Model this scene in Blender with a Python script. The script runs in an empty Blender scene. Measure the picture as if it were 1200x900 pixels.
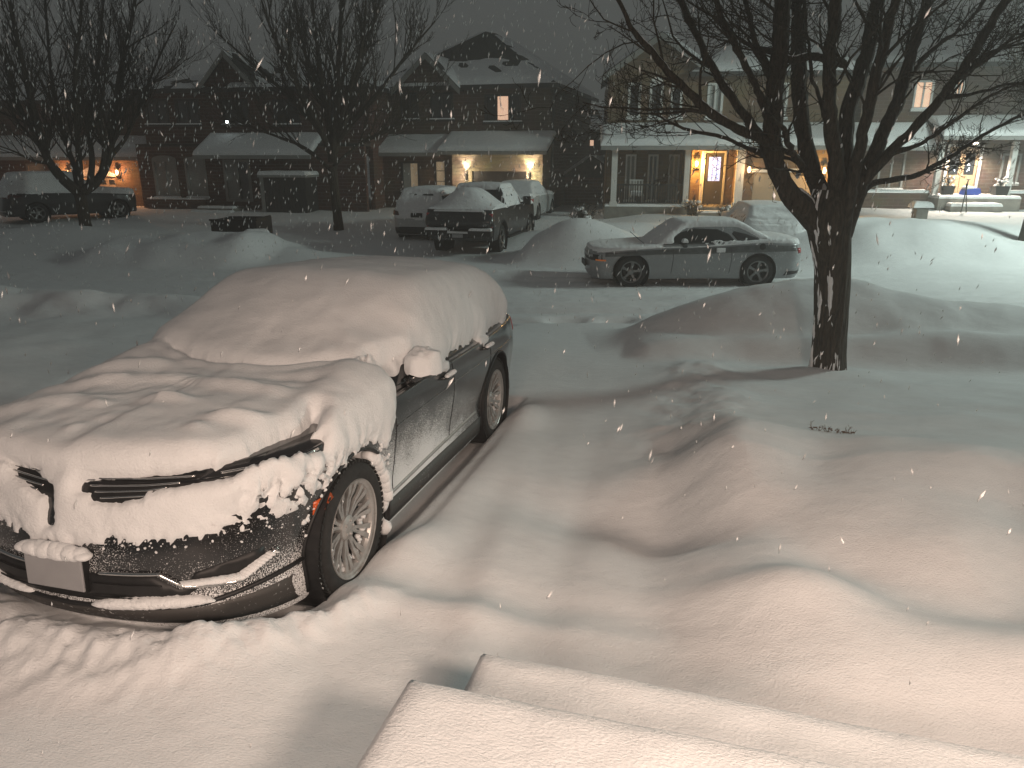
import bpy, bmesh, math, random
import numpy as np
from mathutils import Vector, Matrix
from mathutils.bvhtree import BVHTree
from mathutils.geometry import delaunay_2d_cdt

SC = bpy.context.scene
COL = SC.collection
R = math.radians

# ------------------------------------------------------------------ camera
CAM_H = 3.0                      # metres above the street
PITCH = math.atan((450 - 180) / 860)
cam_d = bpy.data.cameras.new('camera')
cam = bpy.data.objects.new('camera', cam_d)
COL.objects.link(cam)
cam.location = (0, 0, CAM_H)
cam.rotation_euler = (math.pi / 2 - PITCH, 0, 0)
cam_d.sensor_width = 36
cam_d.lens = 36 * 860 / 1200
cam_d.clip_start = 0.05
cam_d.clip_end = 600
SC.camera = cam

# ------------------------------------------------------------------ night sky
W = bpy.data.worlds.new('World')
SC.world = W
W.use_nodes = True
wn = W.node_tree
wn.nodes.clear()
w_out = wn.nodes.new('ShaderNodeOutputWorld')
w_bg = wn.nodes.new('ShaderNodeBackground')
w_tc = wn.nodes.new('ShaderNodeTexCoord')
w_sep = wn.nodes.new('ShaderNodeSeparateXYZ')
w_ramp = wn.nodes.new('ShaderNodeValToRGB')
w_ramp.color_ramp.elements[0].position = 0.0
w_ramp.color_ramp.elements[0].color = (0.098, 0.104, 0.100, 1)
w_ramp.color_ramp.elements[1].position = 0.6
w_ramp.color_ramp.elements[1].color = (0.070, 0.074, 0.074, 1)
wn.links.new(w_tc.outputs['Generated'], w_sep.inputs[0])
wn.links.new(w_sep.outputs['Z'], w_ramp.inputs[0])
wn.links.new(w_ramp.outputs[0], w_bg.inputs[0])
wn.links.new(w_bg.outputs[0], w_out.inputs[0])
w_bg.inputs[1].default_value = 1.0

SC.view_settings.view_transform = 'Standard'
SC.view_settings.look = 'None'
SC.view_settings.exposure = -0.08
SC.view_settings.gamma = 1.0
SC.render.engine = 'CYCLES'
SC.cycles.use_denoising = True
SC.cycles.max_bounces = 6
SC.cycles.diffuse_bounces = 3
SC.cycles.glossy_bounces = 3
SC.cycles.transmission_bounces = 3
SC.cycles.volume_bounces = 0
SC.cycles.sample_clamp_indirect = 4.0
SC.cycles.volume_step_rate = 4.0


def point_light(name, loc, power, color, radius=0.05):
    d = bpy.data.lights.new(name, 'POINT')
    d.energy = power
    d.color = color
    d.shadow_soft_size = radius
    o = bpy.data.objects.new(name, d)
    COL.objects.link(o)
    o.location = loc
    return o


def spot_light(name, loc, target, power, color, radius=0.1, size=150, blend=0.5):
    d = bpy.data.lights.new(name, 'SPOT')
    d.energy = power
    d.color = color
    d.shadow_soft_size = radius
    d.spot_size = R(size)
    d.spot_blend = blend
    o = bpy.data.objects.new(name, d)
    COL.objects.link(o)
    o.location = loc
    v = Vector(target) - Vector(loc)
    o.rotation_euler = v.to_track_quat('-Z', 'Y').to_euler()
    return o


# the porch lamps of the photographer's own house and the street lamp up the road
PORCH = spot_light('porch_lamp_light', (1.75, -0.35, 3.45), (0.6, 3.2, 0), 590, (1.0, 0.755, 0.60), 0.30, 118, 1.0)
GARAGE = spot_light('garage_lamp_light', (-0.9, -1.9, 3.6), (-0.4, 3.0, 0), 640, (1.0, 0.755, 0.61), 0.55, 114, 1.0)
STREET = spot_light('street_lamp_light', (21.5, 18.0, 9.0), (19.0, 17.3, 0), 9000, (0.83, 1.0, 0.91), 1.6, 159, 0.2)

# ------------------------------------------------------------------ numpy noise
_rng = np.random.RandomState(7)
_perm = _rng.permutation(512).astype(np.int64)
_perm = np.concatenate([_perm, _perm, _perm])
_grad = _rng.normal(size=(512, 3))
_grad /= np.linalg.norm(_grad, axis=1)[:, None]


def perlin(x, y, z=0.0):
    x, y, z = np.broadcast_arrays(np.asarray(x, float), np.asarray(y, float), np.asarray(z, float))
    xi, yi, zi = np.floor(x).astype(np.int64), np.floor(y).astype(np.int64), np.floor(z).astype(np.int64)
    xf, yf, zf = x - xi, y - yi, z - zi
    u, v, w = [t * t * t * (t * (t * 6 - 15) + 10) for t in (xf, yf, zf)]
    out = 0
    for dx in (0, 1):
        for dy in (0, 1):
            for dz in (0, 1):
                h = _perm[(_perm[((xi + dx) & 511)] + ((yi + dy) & 511)) & 511]
                h = _perm[(h + ((zi + dz) & 511)) & 511]
                g = _grad[h]
                d = g[..., 0] * (xf - dx) + g[..., 1] * (yf - dy) + g[..., 2] * (zf - dz)
                out = out + d * (u if dx else 1 - u) * (v if dy else 1 - v) * (w if dz else 1 - w)
    return out


def fbm(x, y, z=0.0, octaves=4, gain=0.5):
    a, s, o = 1.0, 1.0, 0.0
    for k in range(octaves):
        o = o + a * perlin(np.asarray(x) * s + 17.3 * k, np.asarray(y) * s + 5.1 * k, np.asarray(z) * s + 3.7 * k)
        a *= gain
        s *= 2.03
    return o


def sm(a, b, x):
    t = np.clip((np.asarray(x, float) - a) / (b - a), 0, 1)
    return t * t * (3 - 2 * t)


def smin(a, b, k):
    h = np.clip(0.5 + 0.5 * (b - a) / k, 0, 1)
    return b * (1 - h) + a * h - k * h * (1 - h)


def smax(a, b, k):
    return -smin(-a, -b, k)


def interp(x, xs, ys):
    return np.interp(x, xs, ys)


def spl(x, xs, ys):
    """monotone-ish smooth interpolation through points"""
    xs = np.asarray(xs, float)
    ys = np.asarray(ys, float)
    m = np.gradient(ys, xs)
    x = np.clip(np.asarray(x, float), xs[0], xs[-1])
    i = np.clip(np.searchsorted(xs, x) - 1, 0, len(xs) - 2)
    h = xs[i + 1] - xs[i]
    t = (x - xs[i]) / h
    return ((2 * t ** 3 - 3 * t ** 2 + 1) * ys[i] + (t ** 3 - 2 * t ** 2 + t) * h * m[i]
            + (-2 * t ** 3 + 3 * t ** 2) * ys[i + 1] + (t ** 3 - t ** 2) * h * m[i + 1])


# ------------------------------------------------------------------ materials
MATS = {}


def nodes_of(name):
    m = bpy.data.materials.new(name)
    m.use_nodes = True
    nt = m.node_tree
    return m, nt, nt.nodes['Principled BSDF']


def simple(name, color, rough=0.6, metal=0.0, noise=0.0, nscale=8.0, bump=0.0, bscale=40.0, spec=0.5, coat=0.0, emit=None, estr=0.0, stretch=None):
    m, nt, b = nodes_of(name)
    b.inputs['Base Color'].default_value = (*color, 1)
    b.inputs['Roughness'].default_value = rough
    b.inputs['Metallic'].default_value = metal
    b.inputs['Specular IOR Level'].default_value = spec
    b.inputs['Coat Weight'].default_value = coat
    tc = nt.nodes.new('ShaderNodeTexCoord')
    mp = nt.nodes.new('ShaderNodeMapping')
    if stretch:
        mp.inputs['Scale'].default_value = stretch
    nt.links.new(tc.outputs['Object'], mp.inputs[0])
    if noise > 0:
        n = nt.nodes.new('ShaderNodeTexNoise')
        n.inputs['Scale'].default_value = nscale
        n.inputs['Detail'].default_value = 5
        nt.links.new(mp.outputs[0], n.inputs['Vector'])
        r = nt.nodes.new('ShaderNodeValToRGB')
        r.color_ramp.elements[0].position = 0.3
        r.color_ramp.elements[1].position = 0.7
        r.color_ramp.elements[0].color = (*[c * (1 - noise) for c in color], 1)
        r.color_ramp.elements[1].color = (*[min(1, c * (1 + noise)) for c in color], 1)
        nt.links.new(n.outputs['Fac'], r.inputs[0])
        nt.links.new(r.outputs[0], b.inputs['Base Color'])
    if bump > 0:
        n = nt.nodes.new('ShaderNodeTexNoise')
        n.inputs['Scale'].default_value = bscale
        n.inputs['Detail'].default_value = 4
        nt.links.new(mp.outputs[0], n.inputs['Vector'])
        bp = nt.nodes.new('ShaderNodeBump')
        bp.inputs['Strength'].default_value = 1.0
        bp.inputs['Distance'].default_value = bump
        nt.links.new(n.outputs['Fac'], bp.inputs['Height'])
        nt.links.new(bp.outputs[0], b.inputs['Normal'])
    if emit:
        b.inputs['Emission Color'].default_value = (*emit, 1)
        b.inputs['Emission Strength'].default_value = estr
    MATS[name] = m
    return m


def snow_mat(name, color=(0.80, 0.81, 0.82), fine=0.004, coarse=0.02, dust=0.0):
    m, nt, b = nodes_of(name)
    tc = nt.nodes.new('ShaderNodeTexCoord')
    b.inputs['Roughness'].default_value = 0.75
    b.inputs['Specular IOR Level'].default_value = 0.25
    b.inputs['Sheen Weight'].default_value = 0.1
    n1 = nt.nodes.new('ShaderNodeTexNoise')
    n1.inputs['Scale'].default_value = 75
    n1.inputs['Detail'].default_value = 3
    n1.inputs['Roughness'].default_value = 0.65
    n2 = nt.nodes.new('ShaderNodeTexNoise')
    n2.inputs['Scale'].default_value = 6
    n2.inputs['Detail'].default_value = 5
    mp = nt.nodes.new('ShaderNodeMapping')
    mp.inputs['Rotation'].default_value = (0, 0, 0.5)
    mp.inputs['Scale'].default_value = (1.0, 1.7, 1.3)
    nt.links.new(tc.outputs['Object'], mp.inputs[0])
    for n in (n1, n2):
        nt.links.new(mp.outputs[0], n.inputs['Vector'])
    b1 = nt.nodes.new('ShaderNodeBump')
    b1.inputs['Distance'].default_value = fine
    b2 = nt.nodes.new('ShaderNodeBump')
    b2.inputs['Distance'].default_value = coarse
    nt.links.new(n1.outputs['Fac'], b1.inputs['Height'])
    nt.links.new(n2.outputs['Fac'], b2.inputs['Height'])
    nt.links.new(b1.outputs[0], b2.inputs['Normal'])
    nt.links.new(b2.outputs[0], b.inputs['Normal'])
    r = nt.nodes.new('ShaderNodeValToRGB')
    r.color_ramp.elements[0].position = 0.3
    r.color_ramp.elements[0].color = (*[c * 0.94 for c in color], 1)
    r.color_ramp.elements[1].position = 0.65
    r.color_ramp.elements[1].color = (*color, 1)
    nt.links.new(n2.outputs['Fac'], r.inputs[0])
    nt.links.new(r.outputs[0], b.inputs['Base Color'])
    MATS[name] = m
    return m


SNOW = snow_mat('snow', fine=0.0055, coarse=0.008)
SNOW_CAR = snow_mat('snow_on_car', fine=0.0050, coarse=0.007)
SNOW_FAR = snow_mat('snow_far', fine=0.0, coarse=0.03)


def frosted(name, color, rough, metal, thr_lo, thr_hi, scale=90, zlo=0.3, zhi=0.9, ylo=-9, yhi=-8, coat=0.6, amount=1.0, bump=0.0, yfront=None):
    """dark paint with powder snow sticking to it, densest low down and towards the front"""
    m, nt, b = nodes_of(name)
    b.inputs['Base Color'].default_value = (*color, 1)
    b.inputs['Roughness'].default_value = rough
    b.inputs['Metallic'].default_value = metal
    b.inputs['Coat Weight'].default_value = coat
    b.inputs['Coat Roughness'].default_value = 0.15
    s = nt.nodes.new('ShaderNodeBsdfPrincipled')
    s.inputs['Base Color'].default_value = (0.8, 0.81, 0.82, 1)
    s.inputs['Roughness'].default_value = 0.9
    tc = nt.nodes.new('ShaderNodeTexCoord')
    sep = nt.nodes.new('ShaderNodeSeparateXYZ')
    nt.links.new(tc.outputs['Object'], sep.inputs[0])
    n1 = nt.nodes.new('ShaderNodeTexNoise')
    n1.inputs['Scale'].default_value = scale
    n1.inputs['Detail'].default_value = 3
    n2 = nt.nodes.new('ShaderNodeTexNoise')
    n2.inputs['Scale'].default_value = 3.2
    n2.inputs['Detail'].default_value = 4
    nt.links.new(tc.outputs['Object'], n1.inputs['Vector'])
    nt.links.new(tc.outputs['Object'], n2.inputs['Vector'])
    mz = nt.nodes.new('ShaderNodeMapRange')
    mz.inputs['From Min'].default_value = zlo
    mz.inputs['From Max'].default_value = zhi
    mz.inputs['To Min'].default_value = 1
    mz.inputs['To Max'].default_value = 0
    mz.interpolation_type = 'SMOOTHSTEP'
    nt.links.new(sep.outputs['Z'], mz.inputs['Value'])
    my = nt.nodes.new('ShaderNodeMapRange')
    my.inputs['From Min'].default_value = ylo
    my.inputs['From Max'].default_value = yhi
    my.inputs['To Min'].default_value = 1
    my.inputs['To Max'].default_value = 0
    my.interpolation_type = 'SMOOTHSTEP'
    nt.links.new(sep.outputs['Y'], my.inputs['Value'])

    def mth(op, a, bb):
        q = nt.nodes.new('ShaderNodeMath')
        q.operation = op
        for i, v in enumerate((a, bb)):
            if isinstance(v, (int, float)):
                q.inputs[i].default_value = v
            else:
                nt.links.new(v, q.inputs[i])
        return q.outputs[0]
    grad = mth('MULTIPLY', mz.outputs[0], my.outputs[0])
    val = mth('ADD', mth('MULTIPLY', grad, 0.28 * amount), n1.outputs['Fac'])
    val = mth('ADD', val, mth('MULTIPLY', mth('SUBTRACT', n2.outputs['Fac'], 0.5), 0.45))
    if yfront:
        mf = nt.nodes.new('ShaderNodeMapRange')
        mf.inputs['From Min'].default_value = yfront[0]
        mf.inputs['From Max'].default_value = yfront[1]
        mf.inputs['To Min'].default_value = -0.24
        mf.inputs['To Max'].default_value = 0
        nt.links.new(sep.outputs['Y'], mf.inputs['Value'])
        val = mth('ADD', val, mf.outputs[0])
        mg = nt.nodes.new('ShaderNodeMapRange')
        mg.inputs['From Min'].default_value = .56
        mg.inputs['From Max'].default_value = .72
        mg.inputs['To Min'].default_value = 0
        mg.inputs['To Max'].default_value = .12
        nt.links.new(sep.outputs['Z'], mg.inputs['Value'])
        mh = nt.nodes.new('ShaderNodeMapRange')
        mh.inputs['From Min'].default_value = yfront[0]
        mh.inputs['From Max'].default_value = yfront[1]
        mh.inputs['To Min'].default_value = 1
        mh.inputs['To Max'].default_value = 0
        nt.links.new(sep.outputs['Y'], mh.inputs['Value'])
        val = mth('ADD', val, mth('MULTIPLY', mg.outputs[0], mh.outputs[0]))
    rr = nt.nodes.new('ShaderNodeMapRange')
    rr.inputs['From Min'].default_value = thr_lo
    rr.inputs['From Max'].default_value = thr_hi
    nt.links.new(val, rr.inputs['Value'])
    mix = nt.nodes.new('ShaderNodeMixShader')
    nt.links.new(rr.outputs[0], mix.inputs[0])
    nt.links.new(b.outputs[0], mix.inputs[1])
    nt.links.new(s.outputs[0], mix.inputs[2])
    bp = nt.nodes.new('ShaderNodeBump')
    bp.inputs['Distance'].default_value = 0.004
    nt.links.new(rr.outputs[0], bp.inputs['Height'])
    nt.links.new(bp.outputs[0], s.inputs['Normal'])
    out = nt.nodes['Material Output']
    nt.links.new(mix.outputs[0], out.inputs['Surface'])
    MATS[name] = m
    return m


# ------------------------------------------------------------------ object helpers
def link(name, me, parent=None, mat=None):
    o = bpy.data.objects.new(name, me)
    COL.objects.link(o)
    if parent is not None:
        o.parent = parent
    if mat is not None and not me.materials:
        me.materials.append(mat)
    return o


def mesh_from(name, verts, faces, smooth=True):
    """verts n x 3; faces: array of quads/tris (n x k) or a list of tuples"""
    me = bpy.data.meshes.new(name)
    verts = np.asarray(verts, dtype=np.float32)
    if isinstance(faces, np.ndarray):
        k = faces.shape[1]
        me.vertices.add(len(verts))
        me.vertices.foreach_set('co', verts.ravel())
        me.loops.add(faces.size)
        me.loops.foreach_set('vertex_index', faces.astype(np.int32).ravel())
        me.polygons.add(len(faces))
        me.polygons.foreach_set('loop_start', np.arange(0, faces.size, k, dtype=np.int32))
        me.polygons.foreach_set('loop_total', np.full(len(faces), k, dtype=np.int32))
        me.update(calc_edges=True)
    else:
        me.from_pydata([tuple(map(float, v)) for v in verts], [], [tuple(int(i) for i in f) for f in faces])
        me.update()
    if smooth:
        me.polygons.foreach_set('use_smooth', np.ones(len(me.polygons), dtype=bool))
    return me


def thing(name, label, cat, loc=(0, 0, 0), rz=0.0, group=None):
    o = bpy.data.objects.new(name, None)
    COL.objects.link(o)
    o.location = loc
    o.rotation_euler = (0, 0, rz)
    o.empty_display_size = 0.1
    o['label'] = label
    o['category'] = cat
    if group:
        o['group'] = group
    return o


def tag(o, label=None, cat=None, group=None, kind=None):
    for k, v in (('label', label), ('category', cat), ('group', group), ('kind', kind)):
        if v:
            o[k] = v
    return o


class MB:
    """collects boxes, tubes, lathes and prisms and links them as one mesh object"""

    def __init__(self):
        self.v = []
        self.f = []

    def add(self, verts, faces):
        n = len(self.v)
        self.v.extend([tuple(map(float, p)) for p in verts])
        self.f.extend([tuple(i + n for i in f) for f in faces])
        return self

    def box(self, x0, x1, y0, y1, z0, z1, bev=0.0):
        if bev > 0:
            bm = bmesh.new()
            bmesh.ops.create_cube(bm, size=1)
            for v in bm.verts:
                v.co = Vector(((x0 + x1) / 2 + v.co.x * (x1 - x0), (y0 + y1) / 2 + v.co.y * (y1 - y0), (z0 + z1) / 2 + v.co.z * (z1 - z0)))
            bmesh.ops.bevel(bm, geom=bm.edges[:], offset=bev, segments=2, affect='EDGES', profile=0.5)
            bm.verts.index_update()
            self.add([v.co for v in bm.verts], [[v.index for v in f.verts] for f in bm.faces])
            bm.free()
            return self
        p = [(x, y, z) for z in (z0, z1) for y in (y0, y1) for x in (x0, x1)]
        self.add(p, [(0, 2, 3, 1), (4, 5, 7, 6), (0, 1, 5, 4), (2, 6, 7, 3), (0, 4, 6, 2), (1, 3, 7, 5)])
        return self

    def prism(self, poly, y0, y1, axis='y'):
        """poly: list of (a, b) points; extruded along the axis"""
        n = len(poly)
        vs = []
        for yy in (y0, y1):
            for a, b in poly:
                vs.append((a, yy, b) if axis == 'y' else ((yy, a, b) if axis == 'x' else (a, b, yy)))
        fs = [tuple(range(n)), tuple(range(2 * n - 1, n - 1, -1))]
        for i in range(n):
            j = (i + 1) % n
            fs.append((i, i + n, j + n, j))
        self.add(vs, fs)
        return self

    def tube(self, pts, rad, sides=8, cap=True):
        pts = [Vector(p) for p in pts]
        if not hasattr(rad, '__len__'):
            rad = [rad] * len(pts)
        n = len(self.v)
        t0 = (pts[1] - pts[0]).normalized()
        ref = Vector((0, 0, 1)) if abs(t0.z) < 0.9 else Vector((1, 0, 0))
        nrm = t0.cross(ref).normalized()
        for i, p in enumerate(pts):
            a = pts[max(0, i - 1)]
            b = pts[min(len(pts) - 1, i + 1)]
            t = (b - a).normalized()
            nrm = (nrm - t * nrm.dot(t))
            nrm = nrm.normalized() if nrm.length > 1e-6 else t.orthogonal().normalized()
            bn = t.cross(nrm)
            for k in range(sides):
                an = 2 * math.pi * k / sides
                q = p + (nrm * math.cos(an) + bn * math.sin(an)) * rad[i]
                self.v.append((q.x, q.y, q.z))
        for i in range(len(pts) - 1):
            for k in range(sides):
                a = n + i * sides + k
                b = n + i * sides + (k + 1) % sides
                self.f.append((a, b, b + sides, a + sides))
        if cap:
            self.f.append(tuple(n + k for k in range(sides))[::-1])
            e = n + (len(pts) - 1) * sides
            self.f.append(tuple(e + k for k in range(sides)))
        return self

    def lathe(self, prof, axis='x', c=(0, 0, 0), seg=32):
        """prof: (radius, along)"""
        n = len(self.v)
        m = len(prof)
        for k in range(seg):
            a = 2 * math.pi * k / seg
            for r, h in prof:
                u, w = r * math.cos(a), r * math.sin(a)
                p = {'x': (h, u, w), 'y': (u, h, w), 'z': (u, w, h)}[axis]
                self.v.append((p[0] + c[0], p[1] + c[1], p[2] + c[2]))
        for k in range(seg):
            k2 = (k + 1) % seg
            for i in range(m - 1):
                self.f.append((n + k * m + i, n + k * m + i + 1, n + k2 * m + i + 1, n + k2 * m + i))
        return self

    def build(self, name, mat, parent=None, smooth=False, loc=None, rz=None, bevel=0.0):
        me = mesh_from(name, self.v, self.f, smooth=smooth)
        if mat is not None:
            me.materials.append(mat)
        if smooth == 'auto':
            pass
        o = link(name, me, parent)
        if loc is not None:
            o.location = loc
        if rz is not None:
            o.rotation_euler = (0, 0, rz)
        return o


def pt_in_poly(x, y, poly):
    x = np.asarray(x, float)
    y = np.asarray(y, float)
    inside = np.zeros(x.shape, bool)
    n = len(poly)
    for i in range(n):
        x1, y1 = poly[i]
        x2, y2 = poly[(i + 1) % n]
        c = ((y1 > y) != (y2 > y)) & (x < (x2 - x1) * (y - y1) / ((y2 - y1) + 1e-12) + x1)
        inside ^= c
    return inside


def poly_dist(x, y, poly):
    """signed distance, positive inside"""
    x = np.asarray(x, float)
    y = np.asarray(y, float)
    d = np.full(x.shape, 1e9)
    n = len(poly)
    for i in range(n):
        x1, y1 = poly[i]
        x2, y2 = poly[(i + 1) % n]
        dx, dy = x2 - x1, y2 - y1
        t = np.clip(((x - x1) * dx + (y - y1) * dy) / (dx * dx + dy * dy + 1e-12), 0, 1)
        d = np.minimum(d, np.hypot(x - x1 - t * dx, y - y1 - t * dy))
    return np.where(pt_in_poly(x, y, poly), d, -d)


def copy_tree(o, parent=None):
    c = o.copy()
    COL.objects.link(c)
    if parent is not None:
        c.parent = parent
    for ch in list(o.children):
        copy_tree(ch, c)
    return c


def polyfill(poly, res):
    """2-D polygon -> verts, triangles with inner points about res apart"""
    poly2 = []
    n = len(poly)
    for i in range(n):
        a = np.array(poly[i], float)
        b = np.array(poly[(i + 1) % n], float)
        k = max(1, int(np.linalg.norm(b - a) / res))
        for j in range(k):
            poly2.append(tuple(a + (b - a) * j / k))
    xs = [p[0] for p in poly2]
    ys = [p[1] for p in poly2]
    gx, gy = np.meshgrid(np.arange(min(xs), max(xs), res), np.arange(min(ys), max(ys), res))
    gx, gy = gx.ravel(), gy.ravel()
    d = poly_dist(gx, gy, poly)
    keep = d > res * 0.45
    pts = [Vector(p) for p in poly2] + [Vector((a, b)) for a, b in zip(gx[keep], gy[keep])]
    nb = len(poly2)
    edges = [(i, (i + 1) % nb) for i in range(nb)]
    vs, es, fs, _, _, _ = delaunay_2d_cdt(pts, edges, [list(range(nb))], 1, 1e-6)
    return [(v.x, v.y) for v in vs], [tuple(f) for f in fs], nb


def patch(name, bvh, poly, axis, mat, parent, off=0.006, thick=0.02, res=0.04, sign=1, smooth=True, far=5.0, dome=0.0, cen=(0, 0)):
    """a thin plate following the body surface.  axis 'x': poly in (y, z), projected from x=sign*far; axis 'y': poly in (x, z)
    projected from y=sign*far; axis 'z': poly in (x, y) projected from above"""
    pv, pf, nb = polyfill(poly, res)
    outer, inner = [], []
    dd = poly_dist(np.array([p[0] for p in pv]), np.array([p[1] for p in pv]), poly)
    for (a, b), dist in zip(pv, dd):
        if axis == 'x':
            o, d = Vector((sign * far, a, b)), Vector((-sign, 0, 0))
        elif axis == 'y':
            o, d = Vector((a, sign * far, b)), Vector((0, -sign, 0))
        else:
            o, d = Vector((a, b, far)), Vector((0, 0, -1))
        hit, nrm, idx, _ = bvh.ray_cast(o, d)
        if hit is None:
            hit, nrm, idx, _ = bvh.find_nearest(o + d * (far - 0.5))
        if nrm.dot(d) > 0:
            nrm = -nrm
        e = off + dome * (1 - math.exp(-max(dist, 0) / 0.06)) if dome else off
        outer.append(hit + nrm * e)
        inner.append(hit - nrm * thick)
    n = len(outer)
    faces = []
    for f in pf:
        p0, p1, p2 = [outer[i] for i in f[:3]]
        nn = (p1 - p0).cross(p2 - p0)
        dvec = {'x': Vector((sign, 0, 0)), 'y': Vector((0, sign, 0)), 'z': Vector((0, 0, 1))}[axis]
        if nn.dot(dvec) < 0:
            f = f[::-1]
        faces.append(f)
    ne = {}
    for f in faces:
        for i in range(len(f)):
            e = (f[i], f[(i + 1) % len(f)])
            ne[e] = 1
    rim = [e for e in ne if (e[1], e[0]) not in ne]
    allf = list(faces) + [(a, a + n, b + n, b) for a, b in rim]
    me = mesh_from(name, outer + inner, allf, smooth=smooth)
    me.materials.append(mat)
    return link(name, me, parent)

# ================================================================== vehicles
def contour(half, n):
    """half: (x, y) points from the middle of the nose round the +x side to the middle of the tail; n samples of the closed outline"""
    h = np.array(half, float)
    seg = np.r_[0, np.cumsum(np.hypot(np.diff(h[:, 0]), np.diff(h[:, 1])))]
    s = np.linspace(0, seg[-1], n // 2 + 1)
    x = spl(s, seg, h[:, 0])
    y = spl(s, seg, h[:, 1])
    x = np.maximum(x, 0)
    x[0] = x[-1] = 0
    X = np.r_[x, -x[-2:0:-1]]
    Y = np.r_[y, y[-2:0:-1]]
    tx = np.roll(X, -1) - np.roll(X, 1)
    ty = np.roll(Y, -1) - np.roll(Y, 1)
    L = np.hypot(tx, ty)
    N = np.stack([ty / L, -tx / L], 1)      # outward for nose -> +x -> tail
    return np.stack([X, Y], 1), N


def shell_grid(half, n, sh, zb, inset, T, spine, nsk, nld, lidpow=1.3, blend=0.07):
    C, N = contour(half, n)
    fr = np.clip(-N[:, 1], 0, 1) ** 2
    re = np.clip(N[:, 1], 0, 1) ** 2
    side = 1 - fr - re
    shz = sh(C[:, 1], np.abs(C[:, 0]))
    rows = []
    for j in range(nsk + 1):
        u = j / nsk
        z = zb + (shz - zb) * u
        ins = inset(z, fr, side, re, C[:, 1])
        p = C - N * ins[:, None]
        rows.append(np.stack([p[:, 0], p[:, 1], z], 1))
    top = rows[-1]
    S = np.stack([np.zeros(len(C)), np.clip(top[:, 1], *spine)], 1)
    L = np.hypot(*(S - top[:, :2]).T)
    for j in range(1, nld + 1):
        r = (j / nld) ** lidpow
        p = top[:, :2] + (S - top[:, :2]) * r
        d = L * r
        t = T(p[:, 0], p[:, 1])
        z = top[:, 2] + (t - top[:, 2]) * sm(0, blend, d)
        rows.append(np.stack([p[:, 0], p[:, 1], z], 1))
    return np.array(rows)                     # rows x n x 3


def grid_normals(G):
    du = np.gradient(G, axis=0)
    dv = (np.roll(G, -1, axis=1) - np.roll(G, 1, axis=1))
    nn = np.cross(dv, du)
    nn[-1] = nn[-2]
    L = np.linalg.norm(nn, axis=2, keepdims=True)
    nn = nn / np.maximum(L, 1e-9)
    return nn


def grid_faces(nr, n, keep=None):
    i = np.arange(nr - 1)[:, None]
    j = np.arange(n)[None, :]
    a = i * n + j
    b = i * n + (j + 1) % n
    f = np.stack([a, b, b + n, a + n], -1)
    if keep is not None:
        f = f[keep]
    return f.reshape(-1, 4)


def cut_arches(G, wheels, Ra, nsk, cell, xmin=0.4):
    """snap the grid to the wheel-arch circles; returns the keep mask of the faces"""
    for (wy, wz) in wheels:
        d = np.hypot(G[..., 1] - wy, G[..., 2] - wz)
        m = (np.abs(d - Ra) < cell * 0.75) & (np.abs(G[..., 0]) > xmin)
        m[nsk + 1:] = False
        k = np.where(m, Ra / np.maximum(d, 1e-6), 1.0)
        G[..., 1] = wy + (G[..., 1] - wy) * k
        G[..., 2] = wz + (G[..., 2] - wz) * k
    cen = (G[:-1] + G[1:] + np.roll(G, -1, 1)[:-1] + np.roll(G, -1, 1)[1:]) / 4
    keep = np.ones(cen.shape[:2], bool)
    for (wy, wz) in wheels:
        d = np.hypot(cen[..., 1] - wy, cen[..., 2] - wz)
        k = (d < Ra * 0.999) & (np.abs(cen[..., 0]) > xmin)
        k[nsk + 1:] = False
        keep &= ~k
    return keep


def shell_obj(name, G, keep, mat, parent, closed_bottom=True):
    nr, n = G.shape[:2]
    f = grid_faces(nr, n, keep)
    me = mesh_from(name, G.reshape(-1, 3), f)
    me.materials.append(mat)
    return link(name, me, parent)


def shell_bvh(G):
    nr, n = G.shape[:2]
    return BVHTree.FromPolygons([tuple(v) for v in G.reshape(-1, 3).tolist()], grid_faces(nr, n).tolist())


def arch_liner(name, sx, wy, wz, Ra, depth, xout, mat, parent):
    mb = MB()
    seg = 28
    vs, fs = [], []
    for k in range(seg + 1):
        a = math.pi * (-0.28 + 1.56 * k / seg)
        y, z = wy + Ra * math.cos(a), wz + Ra * math.sin(a)
        vs += [(sx * xout, y, z), (sx * (xout - depth), y, z)]
    for k in range(seg):
        fs.append((2 * k, 2 * k + 1, 2 * k + 3, 2 * k + 2))
    fs.append(tuple(2 * k + 1 for k in range(seg + 1)))
    mb.add(vs, fs)
    return mb.build(name, mat, parent)


def ring_pts(c, r, a0, a1, n, x):
    return [(x, c[0] + r * math.cos(a0 + (a1 - a0) * k / n), c[1] + r * math.sin(a0 + (a1 - a0) * k / n)) for k in range(n + 1)]


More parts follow.
